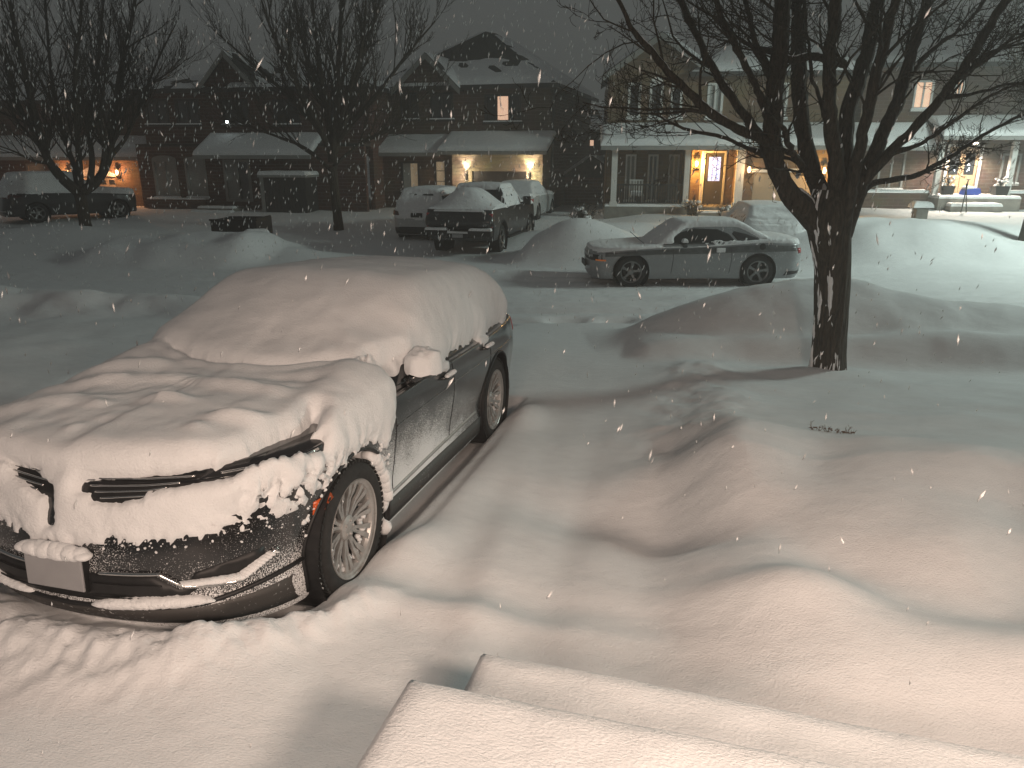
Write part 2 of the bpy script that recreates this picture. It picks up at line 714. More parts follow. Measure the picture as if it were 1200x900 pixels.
def make_wheel(parent, x, y, z, Rt, Rr, width, sx, tyre_m, rim_m, snow_m, spokes=10, detail=2, name='wheel', blade=True, turn=0.0, hub_m=None, snow=True):
    """a wheel as one part: tyre (with cut tread), rim, snow caught in the treads; sx = +1 when the outer face looks to +x"""
    hw = width / 2
    seg = 96 if detail >= 2 else (40 if detail == 1 else 24)
    prof = [(Rr - .01, -hw + .03), (Rr + .01, -hw + .008), (Rr + (Rt - Rr) * .5, -hw - .006), (Rt - .03, -hw + .006), (Rt - .012, -hw + .018), (Rt, -hw + .04), (Rt, hw - .04), (Rt - .012, hw - .018),
            (Rt - .03, hw - .006), (Rr + (Rt - Rr) * .5, hw + .006), (Rr + .01, hw - .008), (Rr - .01, hw - .03)]
    t = MB()
    t.lathe(prof, 'x', (0, 0, 0), seg)
    w = t.build(name, tyre_m, parent, smooth=True)
    w.location = (x, y, z)
    w.rotation_euler = (0, 0, turn)
    if detail >= 2:
        # tread blocks: rows of proud blocks with sloping grooves between
        tb = MB()
        nb = 64
        for k in range(nb):
            a0 = 2 * math.pi * k / nb
            for (xa, xb, sk) in ((-hw + .012, -hw * .38, .03), (-hw * .32, hw * .32, 0.0), (hw * .38, hw - .012, -.03)):
                da = 2 * math.pi / nb * 0.66
                vs = []
                for rr in (Rt - .006, Rt + .009):
                    for (xx, aa) in ((xa, a0 + sk), (xb, a0 - sk), (xb, a0 + da - sk), (xa, a0 + da + sk)):
                        vs.append((xx, rr * math.cos(aa), rr * math.sin(aa)))
                tb.add(vs, [(0, 1, 2, 3), (4, 7, 6, 5), (0, 4, 5, 1), (1, 5, 6, 2), (2, 6, 7, 3), (3, 7, 4, 0)])
        tb.build('tread', tyre_m, w)
        if snow:
            st = MB()
            for k in range(nb):
                a0 = 2 * math.pi * (k + .70) / nb
                for (xa, xb, sk) in ((-hw + .03, -hw * .38, .03), (-hw * .32, hw * .32, 0.0), (hw * .38, hw - .03, -.03)):
                    if random.random() < .2:
                        continue
                    da = 2 * math.pi / nb * 0.26
                    vs = []
                    for rr in (Rt - .006, Rt + .0105):
                        for (xx, aa) in ((xa, a0 + sk), (xb, a0 - sk), (xb, a0 + da - sk), (xa, a0 + da + sk)):
                            vs.append((xx, rr * math.cos(aa), rr * math.sin(aa)))
                    st.add(vs, [(0, 1, 2, 3), (4, 7, 6, 5), (0, 4, 5, 1), (1, 5, 6, 2), (2, 6, 7, 3), (3, 7, 4, 0)])
            st.build('tread_snow', snow_m, w)
    # rim
    r = MB()
    o = sx
    xo = o * (hw - .012)
    r.lathe([(Rr - .004, xo), (Rr + .004, xo + o * .006), (Rr + .006, xo), (Rr - .02, xo - o * .012), (Rr - .03, xo - o * .03), (Rr - .035, -o * hw * .6), (Rr - .035, -o * hw)], 'x', (0, 0, 0), seg)
    r.lathe([(0.001, xo - o * .028), (.045, xo - o * .03), (.07, xo - o * .04), (.075, xo - o * .07), (.08, -o * hw * .3)], 'x', (0, 0, 0), 24)
    ns = spokes
    for k in range(ns):
        a = 2 * math.pi * k / ns + .15
        if blade and detail >= 1:
            offs = (-.11, .11) if detail >= 2 else (0,)
        else:
            offs = (0,)
        for off in offs:
            vs = []
            # blade from the hub to the rim, slightly dished
            wi, wo = (.010, .0145) if len(offs) == 2 else (.026, .034)
            for (rad, ww, dx, th) in ((.06, wi, .045, .03), (.16, wi * .95, .034, .026), (Rr * .72, wo, .022, .024), (Rr - .018, wo * 1.15, .010, .03)):
                aa = a + off * (rad / Rr) * 0.9 + off * .35
                ca, sa = math.cos(aa), math.sin(aa)
                for (du, dd) in ((-ww, 0.006), (ww, 0.006), (ww * .8, th), (-ww * .8, th)):
                    yy, zz = rad * ca - du * sa, rad * sa + du * ca
                    vs.append((xo - o * (dx + dd), yy, zz))
            fs = [(0, 1, 2, 3), (12, 15, 14, 13)]
            for s_ in range(3):
                for q in range(4):
                    b0 = s_ * 4 + q
                    b1 = s_ * 4 + (q + 1) % 4
                    fs.append((b0, b0 + 4, b1 + 4, b1))
            r.add(vs, fs)
    if detail >= 2:
        for k in range(5):
            a = 2 * math.pi * k / 5
            r.lathe([(.001, xo - o * .022), (.009, xo - o * .024), (.010, xo - o * .045)], 'x', (0, .042 * math.cos(a), .042 * math.sin(a)), 6)
    r.build('rim', rim_m, w, smooth=False)
    # brake disc / dark well behind the spokes
    d = MB()
    d.lathe([(.001, -o * hw * .15), (Rr * .62, -o * hw * .15), (Rr * .62, -o * hw * .3)], 'x', (0, 0, 0), 24)
    d.build('brake_disc', MATS['disc'], w, smooth=False)
    if detail >= 2 and snow:
        # loose snow lying in the barrel of the rim and on the lower spokes
        s = MB()
        for k in range(46):
            a = math.pi * (1.5 - .55 + 1.1 * k / 45)
            rad = Rr - .045 - .03 * abs(math.sin(k * .7))
            cx = xo - o * (.06 + .015 * math.sin(k * 1.3))
            sz = .022 + .008 * math.sin(k * 2.1)
            blob(s, (cx, rad * math.cos(a), rad * math.sin(a)), (sz * .8, sz, sz * .7), k)
        s.build('wheel_snow', snow_m, w, smooth=True)
    return w


def blob(mb, c, r, seed=0, sub=1, rough=0.25):
    bm = bmesh.new()
    bmesh.ops.create_icosphere(bm, subdivisions=sub, radius=1)
    rnd = random.Random(seed * 7919 + 13)
    vs = []
    for v in bm.verts:
        k = 1 + rnd.uniform(-rough, rough)
        vs.append((c[0] + v.co.x * r[0] * k, c[1] + v.co.y * r[1] * k, c[2] + v.co.z * r[2] * k))
    bm.verts.index_update()
    mb.add(vs, [[v.index for v in f.verts] for f in bm.faces])
    bm.free()


simple('disc', (0.03, 0.028, 0.026), 0.6, 0.4)
TYRE = simple('tyre_rubber', (0.018, 0.018, 0.018), 0.85, noise=0.3, nscale=30)
RIM = simple('alloy', (0.42, 0.41, 0.40), 0.38, 0.45, noise=0.15, nscale=25)
RIM_DARK = simple('dark_alloy', (0.22, 0.22, 0.22), 0.4, 0.8)
CHROME = simple('chrome', (0.62, 0.61, 0.60), 0.16, 1.0)
TRIM = simple('black_trim', (0.012, 0.012, 0.013), 0.5, spec=0.4, noise=0.3, nscale=20)
SKIRT_M = frosted('lower_trim_dusted', (0.05, 0.047, 0.045), 0.6, 0.0, 0.66, 0.82, scale=70, zlo=0.1, zhi=0.5, coat=0.0, amount=0.5)
GLASS_DK = simple('dark_glass', (0.008, 0.009, 0.010), 0.08, spec=0.8)
PAINT_BLK = frosted('black_paint_dusted', (0.010, 0.010, 0.011), 0.22, 0.0, 0.68, 0.80, scale=170, zlo=0.25, zhi=1.0, ylo=0.6, yhi=3.2, coat=1.0, amount=1.9, yfront=(-.3, .35))
PLATE_M = simple('licence_plate', (0.30, 0.30, 0.31), 0.5, noise=0.08, nscale=6)
ORANGE = simple('orange_reflector', (0.55, 0.09, 0.015), 0.3)
RED_LENS = simple('red_lens', (0.35, 0.015, 0.02), 0.25)
HEAD_GLASS = simple('headlamp_glass', (0.02, 0.02, 0.022), 0.25, spec=0.5)

# ------------------------------------------------------------------ the snowed-in crossover
SUV = thing('parked_car', 'black sedan buried under thick snow on the near driveway, chrome grille slits showing', 'car', (-1.776, 3.82, 0.66))
SUV.rotation_euler = (-0.063, 0, -0.2517)
RW = 0.375
ARCH = 0.435

suv_half = [(0, -.975), (.2, -.965), (.42, -.925), (.62, -.845), (.78, -.71), (.885, -.54), (.94, -.3), (.957, 0), (.962, .4), (.962, 1.2), (.965, 2.2), (.965, 2.9), (.945, 3.35), (.88, 3.70),
            (.74, 3.87), (.45, 3.95), (0, 3.97)]


def suv_sh(y, x):
    return spl(y, [-1.0, -.85, -.5, 0, .6, 1.5, 2.6, 3.4, 3.9], [.89, .91, .94, .965, .975, .985, 1.00, 1.03, 1.04])


def suv_inset(z, fr, side, re, y):
    f = spl(z, [.1, .2, .28, .36, .50, .62, .72, .84, .95], [.16, .10, .03, .0, .005, .02, .045, .075, .13])
    s = spl(z, [.1, .2, .3, .42, .60, .78, .90, 1.0, 1.1], [.10, .05, .035, .045, .022, .004, .012, .035, .07])
    r = spl(z, [.1, .25, .45, .6, .8, 1.0, 1.1], [.1, .03, .0, .02, .05, .06, .09])
    return f * fr + s * side + r * re


def suv_T(x, y):
    ax = np.abs(x)
    hood = spl(y, [-1.0, -.8, -.5, 0, .5, .9, 2.6, 3.4, 3.95], [.94, .965, .995, 1.02, 1.035, 1.03, 1.06, 1.09, 1.07]) - .045 * (ax / .9) ** 3 + .010 * np.exp(-((ax - .5) / .06) ** 2)
    ws = 1.02 + (y - (.42 + .30 * (ax / .8) ** 2)) * .46
    side = .99 + (.915 - ax) * 1.75
    rear = 1.08 + (3.62 - .10 * (ax / .7) ** 2 - y) * .50
    roof = 1.445 - .030 * ((y - 1.95) / 1.1) ** 2 - .045 * (ax / .66) ** 2
    g = smin(smin(ws, rear, .06), smin(side, roof, .07), .07)
    return smax(hood, g, .035)


suvG = shell_grid(suv_half, 900, suv_sh, .17, suv_inset, suv_T, (0.15, 3.2), 46, 96, 1.15, .07)
suvN = grid_normals(suvG)
suv_bvh = shell_bvh(suvG)
keep = cut_arches(suvG, [(0, RW), (2.85, RW)], ARCH, 46, .016)
suv_body = shell_obj('body', suvG, keep, PAINT_BLK, SUV)
# underside
mb = MB()
C0 = suvG[0]
mb.add([(p[0] * .97, p[1] * .985, .20) for p in C0[::20]], [tuple(range(len(C0[::20])))])
mb.box(-.7, .7, .5, 2.4, .16, .26)
mb.build('underbody', TRIM, SUV)
for wy in (0, 2.85):
    for sx in (1, -1):
        arch_liner('wheel_arch_liner', sx, wy, RW, ARCH + .002, .36, .955, TRIM, SUV)
        # proud arch lip
        lip = MB()
        pts = []
        for k in range(31):
            a = math.pi * (-.12 + 1.24 * k / 30)
            y, z = wy + (ARCH + .008) * math.cos(a), RW + (ARCH + .008) * math.sin(a)
            h, nn, _, _ = suv_bvh.ray_cast(Vector((sx * 3, y, z)), Vector((-sx, 0, 0)))
            if h is None:
                continue
            pts.append((h.x + sx * .002, y, z))
        lip.tube(pts, .011, 6)
        lip.build('wheel_arch_trim', TRIM, SUV, smooth=True)
random.seed(3)
for wy in (0, 2.85):
    for sx in (1, -1):
        make_wheel(SUV, sx * .825, wy, RW, RW, .270, .245, sx, TYRE, RIM, SNOW_CAR, 10, 2 if sx > 0 else 1)

# glass, lamps, grille
patch('side_window', suv_bvh, [(.66, 1.00), (2.85, 1.03), (3.15, 1.08), (2.8, 1.36), (1.9, 1.40), (1.45, 1.36)], 'x', GLASS_DK, SUV, .004, .004, .06)
patch('side_window', suv_bvh, [(.66, 1.00), (2.85, 1.03), (3.15, 1.08), (2.8, 1.36), (1.9, 1.40), (1.45, 1.36)], 'x', GLASS_DK, SUV, .004, .004, .08, sign=-1)
patch('windscreen', suv_bvh, [(-.74, .75), (0, .50), (.74, .75), (.58, 1.38), (-.58, 1.38)], 'z', GLASS_DK, SUV, .004, .004, .08)
patch('headlight', suv_bvh, [(.57, .90), (.88, .91), (.925, .95), (.915, .985), (.80, .975), (.60, .945)], 'y', HEAD_GLASS, SUV, .004, .02, .02, sign=-1)
patch('headlight', suv_bvh, [(-.57, .90), (-.88, .91), (-.925, .95), (-.915, .985), (-.80, .975), (-.60, .945)], 'y', HEAD_GLASS, SUV, .004, .02, .03, sign=-1)


def front_strip(name, pts, rad, mat, off=.008, n=40, flat=1.0):
    """a bar following the nose: pts are (x, z) and are projected onto the body from the front"""
    P = np.array(pts, float)
    s = np.r_[0, np.cumsum(np.hypot(*np.diff(P, axis=0).T))]
    t = np.linspace(0, s[-1], n)
    xs, zs = np.interp(t, s, P[:, 0]), np.interp(t, s, P[:, 1])
    out = []
    for x, z in zip(xs, zs):
        h, nn, _, _ = suv_bvh.ray_cast(Vector((x, -5, z)), Vector((0, 1, 0)))
        if h is None or h.y > -.30:
            continue
        if nn.y > 0:
            nn = -nn
        out.append(h + nn * off)
    m = MB()
    m.tube(out, rad, 8)
    return m.build(name, mat, SUV, smooth=True)


for sx in (1, -1):
    g = patch('grille', suv_bvh, [(sx * .07, .80), (sx * .40, .815), (sx * .61, .885), (sx * .61, .93), (sx * .36, .915), (sx * .07, .90)], 'y', TRIM, SUV, .003, .01, .03, sign=-1)
    for k, dz in enumerate((0, .022, .044, .066)):
        front_strip('grille_bar', [(sx * (.08 + .03 * k), .892 - dz), (sx * .38, .906 - dz * .9), (sx * (.56 - .05 * k), .917 - dz * .85)], .0048, CHROME, .010)
    front_strip('headlight_trim', [(sx * .655, .922), (sx * .78, .932), (sx * .92, .942)], .007, CHROME, .012)
front_strip('bumper_chrome_strip', [(.17, .497), (.44, .503), (.54, .442), (.73, .425), (.83, .535)], .0095, CHROME, .010, 60)
front_strip('bumper_chrome_strip', [(-.17, .497), (-.44, .503), (-.54, .442), (-.73, .425), (-.83, .535)], .0095, CHROME, .010, 60)
patch('lower_intake', suv_bvh, [(-.50, .36), (.50, .36), (.60, .43), (.52, .425), (.42, .49), (-.42, .49), (-.52, .425), (-.60, .43)], 'y', TRIM, SUV, .002, .01, .05, sign=-1)
patch('fog_recess', suv_bvh, [(.58, .50), (.80, .56), (.80, .49), (.72, .45), (.56, .46)], 'y', TRIM, SUV, .002, .01, .03, sign=-1)
for zz in (.385, .445):
    front_strip('intake_bar', [(.14, zz), (.45, zz)], .004, TRIM, .008)
    front_strip('intake_bar', [(-.14, zz), (-.45, zz)], .004, TRIM, .008)
front_strip('bumper_lip', [(-.92, .42), (-.6, .345), (0, .325), (.6, .345), (.92, .42)], .012, TRIM, .004, 80)
patch('lower_skirt', suv_bvh, [(-.9, .21), (.9, .21), (.9, .36), (.6, .325), (0, .305), (-.6, .325), (-.9, .36)], 'y', SKIRT_M, SUV, .004, .01, .05, sign=-1)
patch('sill', suv_bvh, [(.46, .20), (2.40, .20), (2.40, .34), (.46, .34)], 'x', SKIRT_M, SUV, .004, .01, .06)
patch('sill', suv_bvh, [(.46, .20), (2.40, .20), (2.40, .34), (.46, .34)], 'x', SKIRT_M, SUV, .004, .01, .1, sign=-1)
patch('sill_trim', suv_bvh, [(.50, .365), (2.30, .40), (2.30, .425), (.50, .385)], 'x', RIM, SUV, .007, .01, .04)
patch('bumper_reflector', suv_bvh, [(.905, .60), (.93, .60), (.935, .685), (.915, .685)], 'y', ORANGE, SUV, .004, .01, .02, sign=-1)
patch('tail_light', suv_bvh, [(3.60, .90), (3.80, .92), (3.78, 1.03), (3.62, 1.05)], 'x', RED_LENS, SUV, .006, .01, .03)
# door seams
for pts in ([(.56, .36), (.54, .7), (.56, 1.04)], [(1.62, .40), (1.63, .75), (1.64, 1.05)], [(2.62, .95), (2.60, .80), (2.42, .60), (2.36, .42)]):
    m = MB()
    out = []
    P = np.array(pts)
    for y, z in zip(np.interp(np.linspace(0, 1, 24), np.linspace(0, 1, len(P)), P[:, 0]), np.interp(np.linspace(0, 1, 24), np.linspace(0, 1, len(P)), P[:, 1])):
        h, nn, _, _ = suv_bvh.ray_cast(Vector((3, y, z)), Vector((-1, 0, 0)))
        out.append(h + Vector((.0005, 0, 0)))
    m.tube(out, .0035, 4)
    m.build('door_seam', TRIM, SUV)
# character line along the doors
m = MB()
out = []
for k in range(60):
    y = .55 + 2.9 * k / 59
    z = .80 + .05 * (y - .5) / 3
    h, nn, _, _ = suv_bvh.ray_cast(Vector((3, y, z)), Vector((-1, 0, 0)))
    out.append(h - Vector((.008, 0, 0)))
m.tube(out, .012, 6)
m.build('body_crease', PAINT_BLK, SUV, smooth=True)
for y, z in ((1.48, .905), (2.50, .93)):
    m = MB()
    h, nn, _, _ = suv_bvh.ray_cast(Vector((3, y, z)), Vector((-1, 0, 0)))
    m.tube([(h.x - .01, y - .1, z), (h.x + .03, y - .075, z), (h.x + .038, y, z + .003), (h.x + .03, y + .075, z), (h.x - .01, y + .1, z)], .012, 8)
    hd = m.build('door_handle', PAINT_BLK, SUV, smooth=True)
    m = MB()
    for k in range(7):
        blob(m, (h.x + .035, y - .08 + .027 * k, z + .02), (.022, .02, .018), k)
    m.build('handle_snow', SNOW_CAR, hd, smooth=True)

# licence plate on its bracket, writing unreadable (blurred in the photograph)
m = MB()
m.box(-.195, .115, -1.005, -.993, .408, .560, .004)
pl = m.build('licence_plate', PLATE_M, SUV)
m = MB()
m.box(-.20, .12, -.994, -.96, .40, .568)
m.build('plate_bracket', TRIM, pl)

# mirrors
for sx in (1, -1):
    m = MB()
    bm = bmesh.new()
    bmesh.ops.create_uvsphere(bm, u_segments=24, v_segments=14, radius=1)
    vs = []
    for v in bm.verts:
        x, y, z = v.co
        y2 = y * .075 if y > 0 else y * .115
        vs.append((sx * (.985 + x * .075), 1.03 + y * .12, 1.07 + z * .075))
    bm.verts.index_update()
    m.add(vs, [[v.index for v in f.verts] for f in bm.faces])
    bm.free()
    mr = m.build('door_mirror', PAINT_BLK, SUV, smooth=True)
    m = MB()
    m.tube([(sx * .88, .90, .99), (sx * .94, .94, 1.02), (sx * .98, .98, 1.05)], [.035, .03, .03], 8)
    m.build('mirror_stalk', PAINT_BLK, mr, smooth=True)
    # thick cap of snow
    n1, n2 = 30, 18
    vs, fs = [], []
    for i in range(n2 + 1):
        for j in range(n1):
            a = 2 * math.pi * j / n1
            r = i / n2
            x, y = math.cos(a) * r, math.sin(a) * r
            h = math.sqrt(max(0, 1 - r ** 2.6))
            q = float(fbm(x * 2 + 9, y * 2, 2.0)) * .03
            z = 1.085 + h * .115 + q - (.045 if i == n2 else 0)
            vs.append((sx * (.955 + x * (.125 + q)), 1.02 + y * (.15 + q), z))
    for i in range(n2):
        for j in range(n1):
            a, b = i * n1 + j, i * n1 + (j + 1) % n1
            fs.append((a, b, b + n1, a + n1))
    m = MB()
    m.add(vs, fs)
    m.build('mirror_snow', SNOW_CAR, mr, smooth=True)

# ---- the snow lying on it: the body's own surface pushed out by its depth, absent where the depth is negative
def capsule_d(P, pts):
    """distance to a polyline with radius: min(dist - r)"""
    best = np.full(P.shape[:-1], 1e9)
    for (a, ra), (b, rb) in zip(pts[:-1], pts[1:]):
        a, b = np.array(a, float), np.array(b, float)
        ab = b - a
        t = np.clip(((P - a) @ ab) / (ab @ ab), 0, 1)
        d = np.linalg.norm(P - (a + t[..., None] * ab), axis=-1) - (ra + (rb - ra) * t)
        best = np.minimum(best, d)
    return best


SX, SY, SZ = suvG[..., 0], suvG[..., 1], suvG[..., 2]
nzs = suvN[..., 2]
for _ in range(6):
    nzs = (nzs + np.roll(nzs, 1, 1) + np.roll(nzs, -1, 1) + np.vstack([nzs[:1], nzs[:-1]]) + np.vstack([nzs[1:], nzs[-1:]])) / 5
clump = fbm(SX * 14, SY * 14, SZ * 14, 4, .6)
nsm = suvN.copy()
for _ in range(110):
    nsm = (nsm * 2 + np.roll(nsm, 2, 1) + np.roll(nsm, -2, 1) + np.concatenate([nsm[:2], nsm[:-2]]) + np.concatenate([nsm[2:], nsm[-2:]])) / 6
nsm /= np.linalg.norm(nsm, axis=2, keepdims=True)
clump2 = fbm(SX * 42 + 7, SY * 42, SZ * 42, 3, .6)
low = fbm(SX * 3 + 3, SY * 3, SZ * 3, 3)
# lower limit of the snow on the flank and on the nose
SYw = SY + .07 * fbm(SX * 8, SY * 8, SZ * 8, 3) * (SY > .2)
zb_side = interp(SYw, [-.9, -.5, -.3, -.05, .2, .36, .42, .47, .52, .60, .72, .97, 1.12, 1.22, 1.32, 1.52, 1.60, 1.75, 2.0, 2.3, 2.42, 2.56, 2.65, 3.0, 3.3, 3.5, 3.9],
                 [.66, .68, .73, .80, .80, .72, .70, .78, .88, .975, 1.02, 1.10, 1.10, 1.02, .95, .93, .99, 1.02, 1.01, 1.02, .95, .94, 1.02, 1.04, 1.02, 1.04, 1.10])
zb_front = interp(SX, [-1, -.5, -.25, -.2, .12, .17, .5, .75, .88, .95], [.66, .64, .63, .595, .60, .64, .645, .66, .69, .70])
frw = np.clip(-suvN[..., 1], 0, 1)
wf = sm(.25, .6, frw) * (SY < 0.2)
zb = zb_side * (1 - wf) + zb_front * wf
zb = np.where(SX < 0, np.where(wf > .5, zb_front, .9), zb)
edge = (SZ - zb) + .030 * clump + .020 * clump2 + .022 * wf * fbm(SX * 80, SY * 80, SZ * 80, 2)
top = sm(.30, .93, nsm[..., 2])
fade = sm(-.01, .22, SZ - zb)
t = np.clip(edge * 1.5, -.05, 1) * 0.0
calm = 1 - .75 * sm(.04, .30, SZ - zb) * sm(.35, .8, top)
thick_side = .012 + .034 * sm(0, .20, SZ - zb) + .022 * sm(0, .25, SZ - zb) * sm(.95, 1.05, SZ) * sm(.4, 1.0, SY) + (.016 * clump + .006 * clump2) * calm
tn = np.where(edge > 0, thick_side * sm(0, .035, edge) + .002, -.02 + edge * .2)
# breaks in the crust at the front corner
brk = fbm(SX * 15 + 4, SY * 15, SZ * 15, 5, .7)
corner = sm(.55, .80, SX) * sm(.35, -.1, SY) * sm(1.0, .9, SZ)
tn = tn - .042 * corner * sm(.06, .20, brk + .35 * clump2) - .03 * corner * sm(.0, .2, clump2) * sm(.78, .66, SZ)
bare = [
    [((.08, -.90, .868), .012), ((.30, -.865, .888), .019), ((.48, -.81, .910), .018), ((.61, -.74, .925), .017)],
    [((.14, -.91, .840), .012), ((.26, -.91, .845), .024), ((.36, -.88, .86), .010)],
    [((-.10, -.92, .835), .018), ((-.22, -.89, .872), .022), ((-.38, -.86, .915), .006)],
    [((-.14, -.92, .875), .006), ((-.30, -.9, .91), .010)],
    [((-.085, -.93, .70), .008), ((-.09, -.92, .80), .010)],
    [((.63, -.76, .935), .012), ((.70, -.66, .942), .020), ((.80, -.50, .955), .034), ((.90, -.30, .965), .034)],
    [((.75, -.56, .955), .034), ((.80, -.40, .985), .050), ((.82, -.24, .99), .022), ((.78, -.10, 1.00), .006)],
]
bd = np.full(SX.shape, 1e9)
for c in bare:
    bd = np.minimum(bd, capsule_d(suvG, c))
bd = bd + .006 * clump + .006 * clump2
openm = sm(.035, 0.0, bd)
# depth on the flat tops
deep = (.060 + .015 * low) * top
roofy = sm(.75, 1.5, SY) * sm(1.02, 1.32, SZ)
deep = deep + .045 * roofy * top + .03 * sm(.3, 1.0, SY) * sm(1.0, 1.1, SZ)
# lumps, slumps and the wiper furrow
yc = .40 + .30 * (np.abs(SX) / .8) ** 2
lid = (np.arange(suvG.shape[0]) > 46)[:, None]
furrow = np.exp(-((SY - yc - .05) / .030) ** 2) * .05 + np.exp(-((SY - yc + .11) / .022) ** 2) * .022
slab = sm(.03, .16, SY - yc - .03) * .008 * sm(.95, .80, np.abs(SX))


def bump(x0, y0, sx_, sy_, a, rot=0.0):
    c, s = math.cos(rot), math.sin(rot)
    u = (SX - x0) * c + (SY - y0) * s
    v = -(SX - x0) * s + (SY - y0) * c
    return a * np.exp(-(np.abs(u / sx_) ** 2.6) - (np.abs(v / sy_) ** 2.6))


lumps = (bump(.05, -.27, .13, .045, .035) + bump(.55, -.42, .14, .05, .038, .3) + bump(-.45, -.05, .35, .07, .032, .35) + bump(.25, .02, .34, .06, .028, -.1) + bump(-.25, -.42, .05, .04, .02)
         + bump(-.55, -.45, .30, .08, .028, .5) + bump(.75, .1, .12, .3, .02, .1) + bump(.45, -.58, .05, .04, .02) + bump(-.15, -.68, .03, .03, .025) + bump(-.62, .22, .25, .06, .03, .4) + bump(.42, .22, .30, .05, -.018))
fill = .085 * np.exp(-((np.abs(SX) - .74) / .22) ** 2 - ((SY - .50) / .34) ** 2) + .03 * np.exp(-((SY - yc - .06) / .22) ** 2)
lumps = np.where(lid & (SY < .6), lumps * 1.5, 0) + fill + .012 * fbm(SX * 2.2 + .5, SY * 3.5, 0.3, 3) * lid
deep = deep + np.where(lid, lumps + slab - furrow * sm(.72, .50, np.abs(SX)), 0) * sm(.2, .6, nzs)
tn = tn * (1 - openm) - .03 * openm
deep = deep * (1 - sm(.3, .9, openm)) * sm(0, .05, edge)
snowP = suvG + suvN * tn[..., None]
dirn = nsm + np.array([0, 0, .6])
dirn /= np.linalg.norm(dirn, axis=2, keepdims=True)
deep = deep * sm(-.005, .09, bd)
snowP += dirn * deep[..., None]
# smooth the draped sheet a little where it is thick
MIR = (-np.arange(suvG.shape[1])) % suvG.shape[1]
for it in range(20):
    mirror = snowP[-2:-1][:, MIR]
    av = (np.roll(snowP, 1, 1) + np.roll(snowP, -1, 1) + np.concatenate([snowP[:1], snowP[:-1]]) + np.concatenate([snowP[1:], mirror])) / 4
    k = (.5 * np.maximum(top, sm(.06, .16, SZ - zb)) * sm(.02, .06, bd) * np.where(lid, sm(.012, .05, np.abs(SY - yc - .05) + .5 * (np.abs(SX) > .8)), 1) * (1 - corner * sm(.93, .85, SZ)))[..., None]
    k[:3] = 0
    snowP = snowP * (1 - k) + av * k
vis = tn > -.012
kf = vis[:-1] | vis[1:] | np.roll(vis, -1, 1)[:-1] | np.roll(vis, -1, 1)[1:]
snow_on = shell_obj('snow_cover', snowP, kf, SNOW_CAR, SUV)
# snow on the plate, on the lip and on the chrome strip; loose clods on the nose
m = MB()
rnd = random.Random(5)
for k in range(30):
    x = -.20 + .32 * k / 29
    blob(m, (x, -.99 + .004 * math.sin(k), .585 + .004 * math.sin(k * 1.7)), (.045, .034, .040 * math.sin(math.pi * (k + 3) / 35) ** .5), k, 3, .03)
m.build('plate_snow', SNOW_CAR, pl, smooth=True)


def lip_snow(pts, th, dep, seed):
    m = MB()
    P = np.array(pts, float)
    s = np.r_[0, np.cumsum(np.hypot(*np.diff(P, axis=0).T))]
    n = int(s[-1] / .012)
    r2 = random.Random(seed)
    for t_ in np.linspace(0, s[-1], n):
        x, z = np.interp(t_, s, P[:, 0]), np.interp(t_, s, P[:, 1])
        h, nn, _, _ = suv_bvh.ray_cast(Vector((x, -5, z)), Vector((0, 1, 0)))
        if h is None:
            continue
        e = math.sin(math.pi * min(1, max(0, t_ / s[-1]))) ** .4
        blob(m, (h.x, h.y - .006, z + th * .45 * e), (.040, dep * (.5 + .5 * e), th * (.25 + .75 * e) * (1 + .22 * float(fbm(t_ * 9, seed, .3, 2)))), int(r2.random() * 999), 2, .1)
    m.build('bumper_snow', SNOW_CAR, SUV, smooth=True)


lip_snow([(.15, .335), (.62, .36)], .034, .035, 1)
lip_snow([(.53, .452), (.73, .437), (.82, .52)], .018, .022, 2)
lip_snow([(-.85, .42), (-.6, .36), (-.25, .34)], .028, .03, 3)
m = MB()
for k in range(70):
    x = rnd.uniform(.2, .95) if k % 3 else rnd.uniform(-.5, .95)
    z = rnd.uniform(.60, .74)
    if rnd.random() < .55 and x < .55:
        z = rnd.uniform(.60, .65)
    h, nn, _, _ = suv_bvh.ray_cast(Vector((x, -5, z)), Vector((0, 1, 0)))
    if h is None or abs(x + .04) < .17:
        continue
    s_ = rnd.choice([.003, .004, .005, .007]) * (1.0 if z > .55 else .6)
    blob(m, h - Vector((0, .002, 0)), (s_, s_, s_), k, 1, .3)
for k in range(60):
    y = rnd.uniform(-.5, .6)
    a = rnd.uniform(.05, .95) * math.pi
    rr = ARCH + abs(rnd.gauss(0, .05)) + .005
    y, z = rr * math.cos(a), RW + rr * math.sin(a)
    h, nn, _, _ = suv_bvh.ray_cast(Vector((3, y, z)), Vector((-1, 0, 0)))
    if h is None:
        continue
    s_ = rnd.choice([.005, .008, .011, .015])
    blob(m, h, (s_, s_, s_), k, 1, .3)
m.build('snow_clods', SNOW_CAR, SUV, smooth=True)
# snow plastered on the rear half of the front arch liner
m = MB()
for k in range(150):
    a = rnd.uniform(-.15, .30) * math.pi
    rr = ARCH - .02
    blob(m, (rnd.uniform(.72, .94), rr * math.cos(a), RW + rr * math.sin(a)), (.05, .035, .05), k, 2, .1)
m.build('arch_snow', SNOW_CAR, SUV, smooth=True)

# ================================================================== the ground, all under snow
YAW = -0.2517
CY, SYW = math.cos(0.2517), math.sin(0.2517)


def pq(X, Y):
    """coordinates across (p) and along (q) the driveway"""
    return X * CY - Y * SYW, X * SYW + Y * CY


def view_point(u, v, Y):
    """the point at distance Y in front of the porch in the direction of a spot in the photograph (used to survey the place)"""
    c, s = math.cos(PITCH), math.sin(PITCH)
    r, b = (u - 600) / 860, (450 - v) / 860
    k = Y / (c + b * s)
    return Vector((r * k, Y, CAM_H + (-s + b * c) * k))


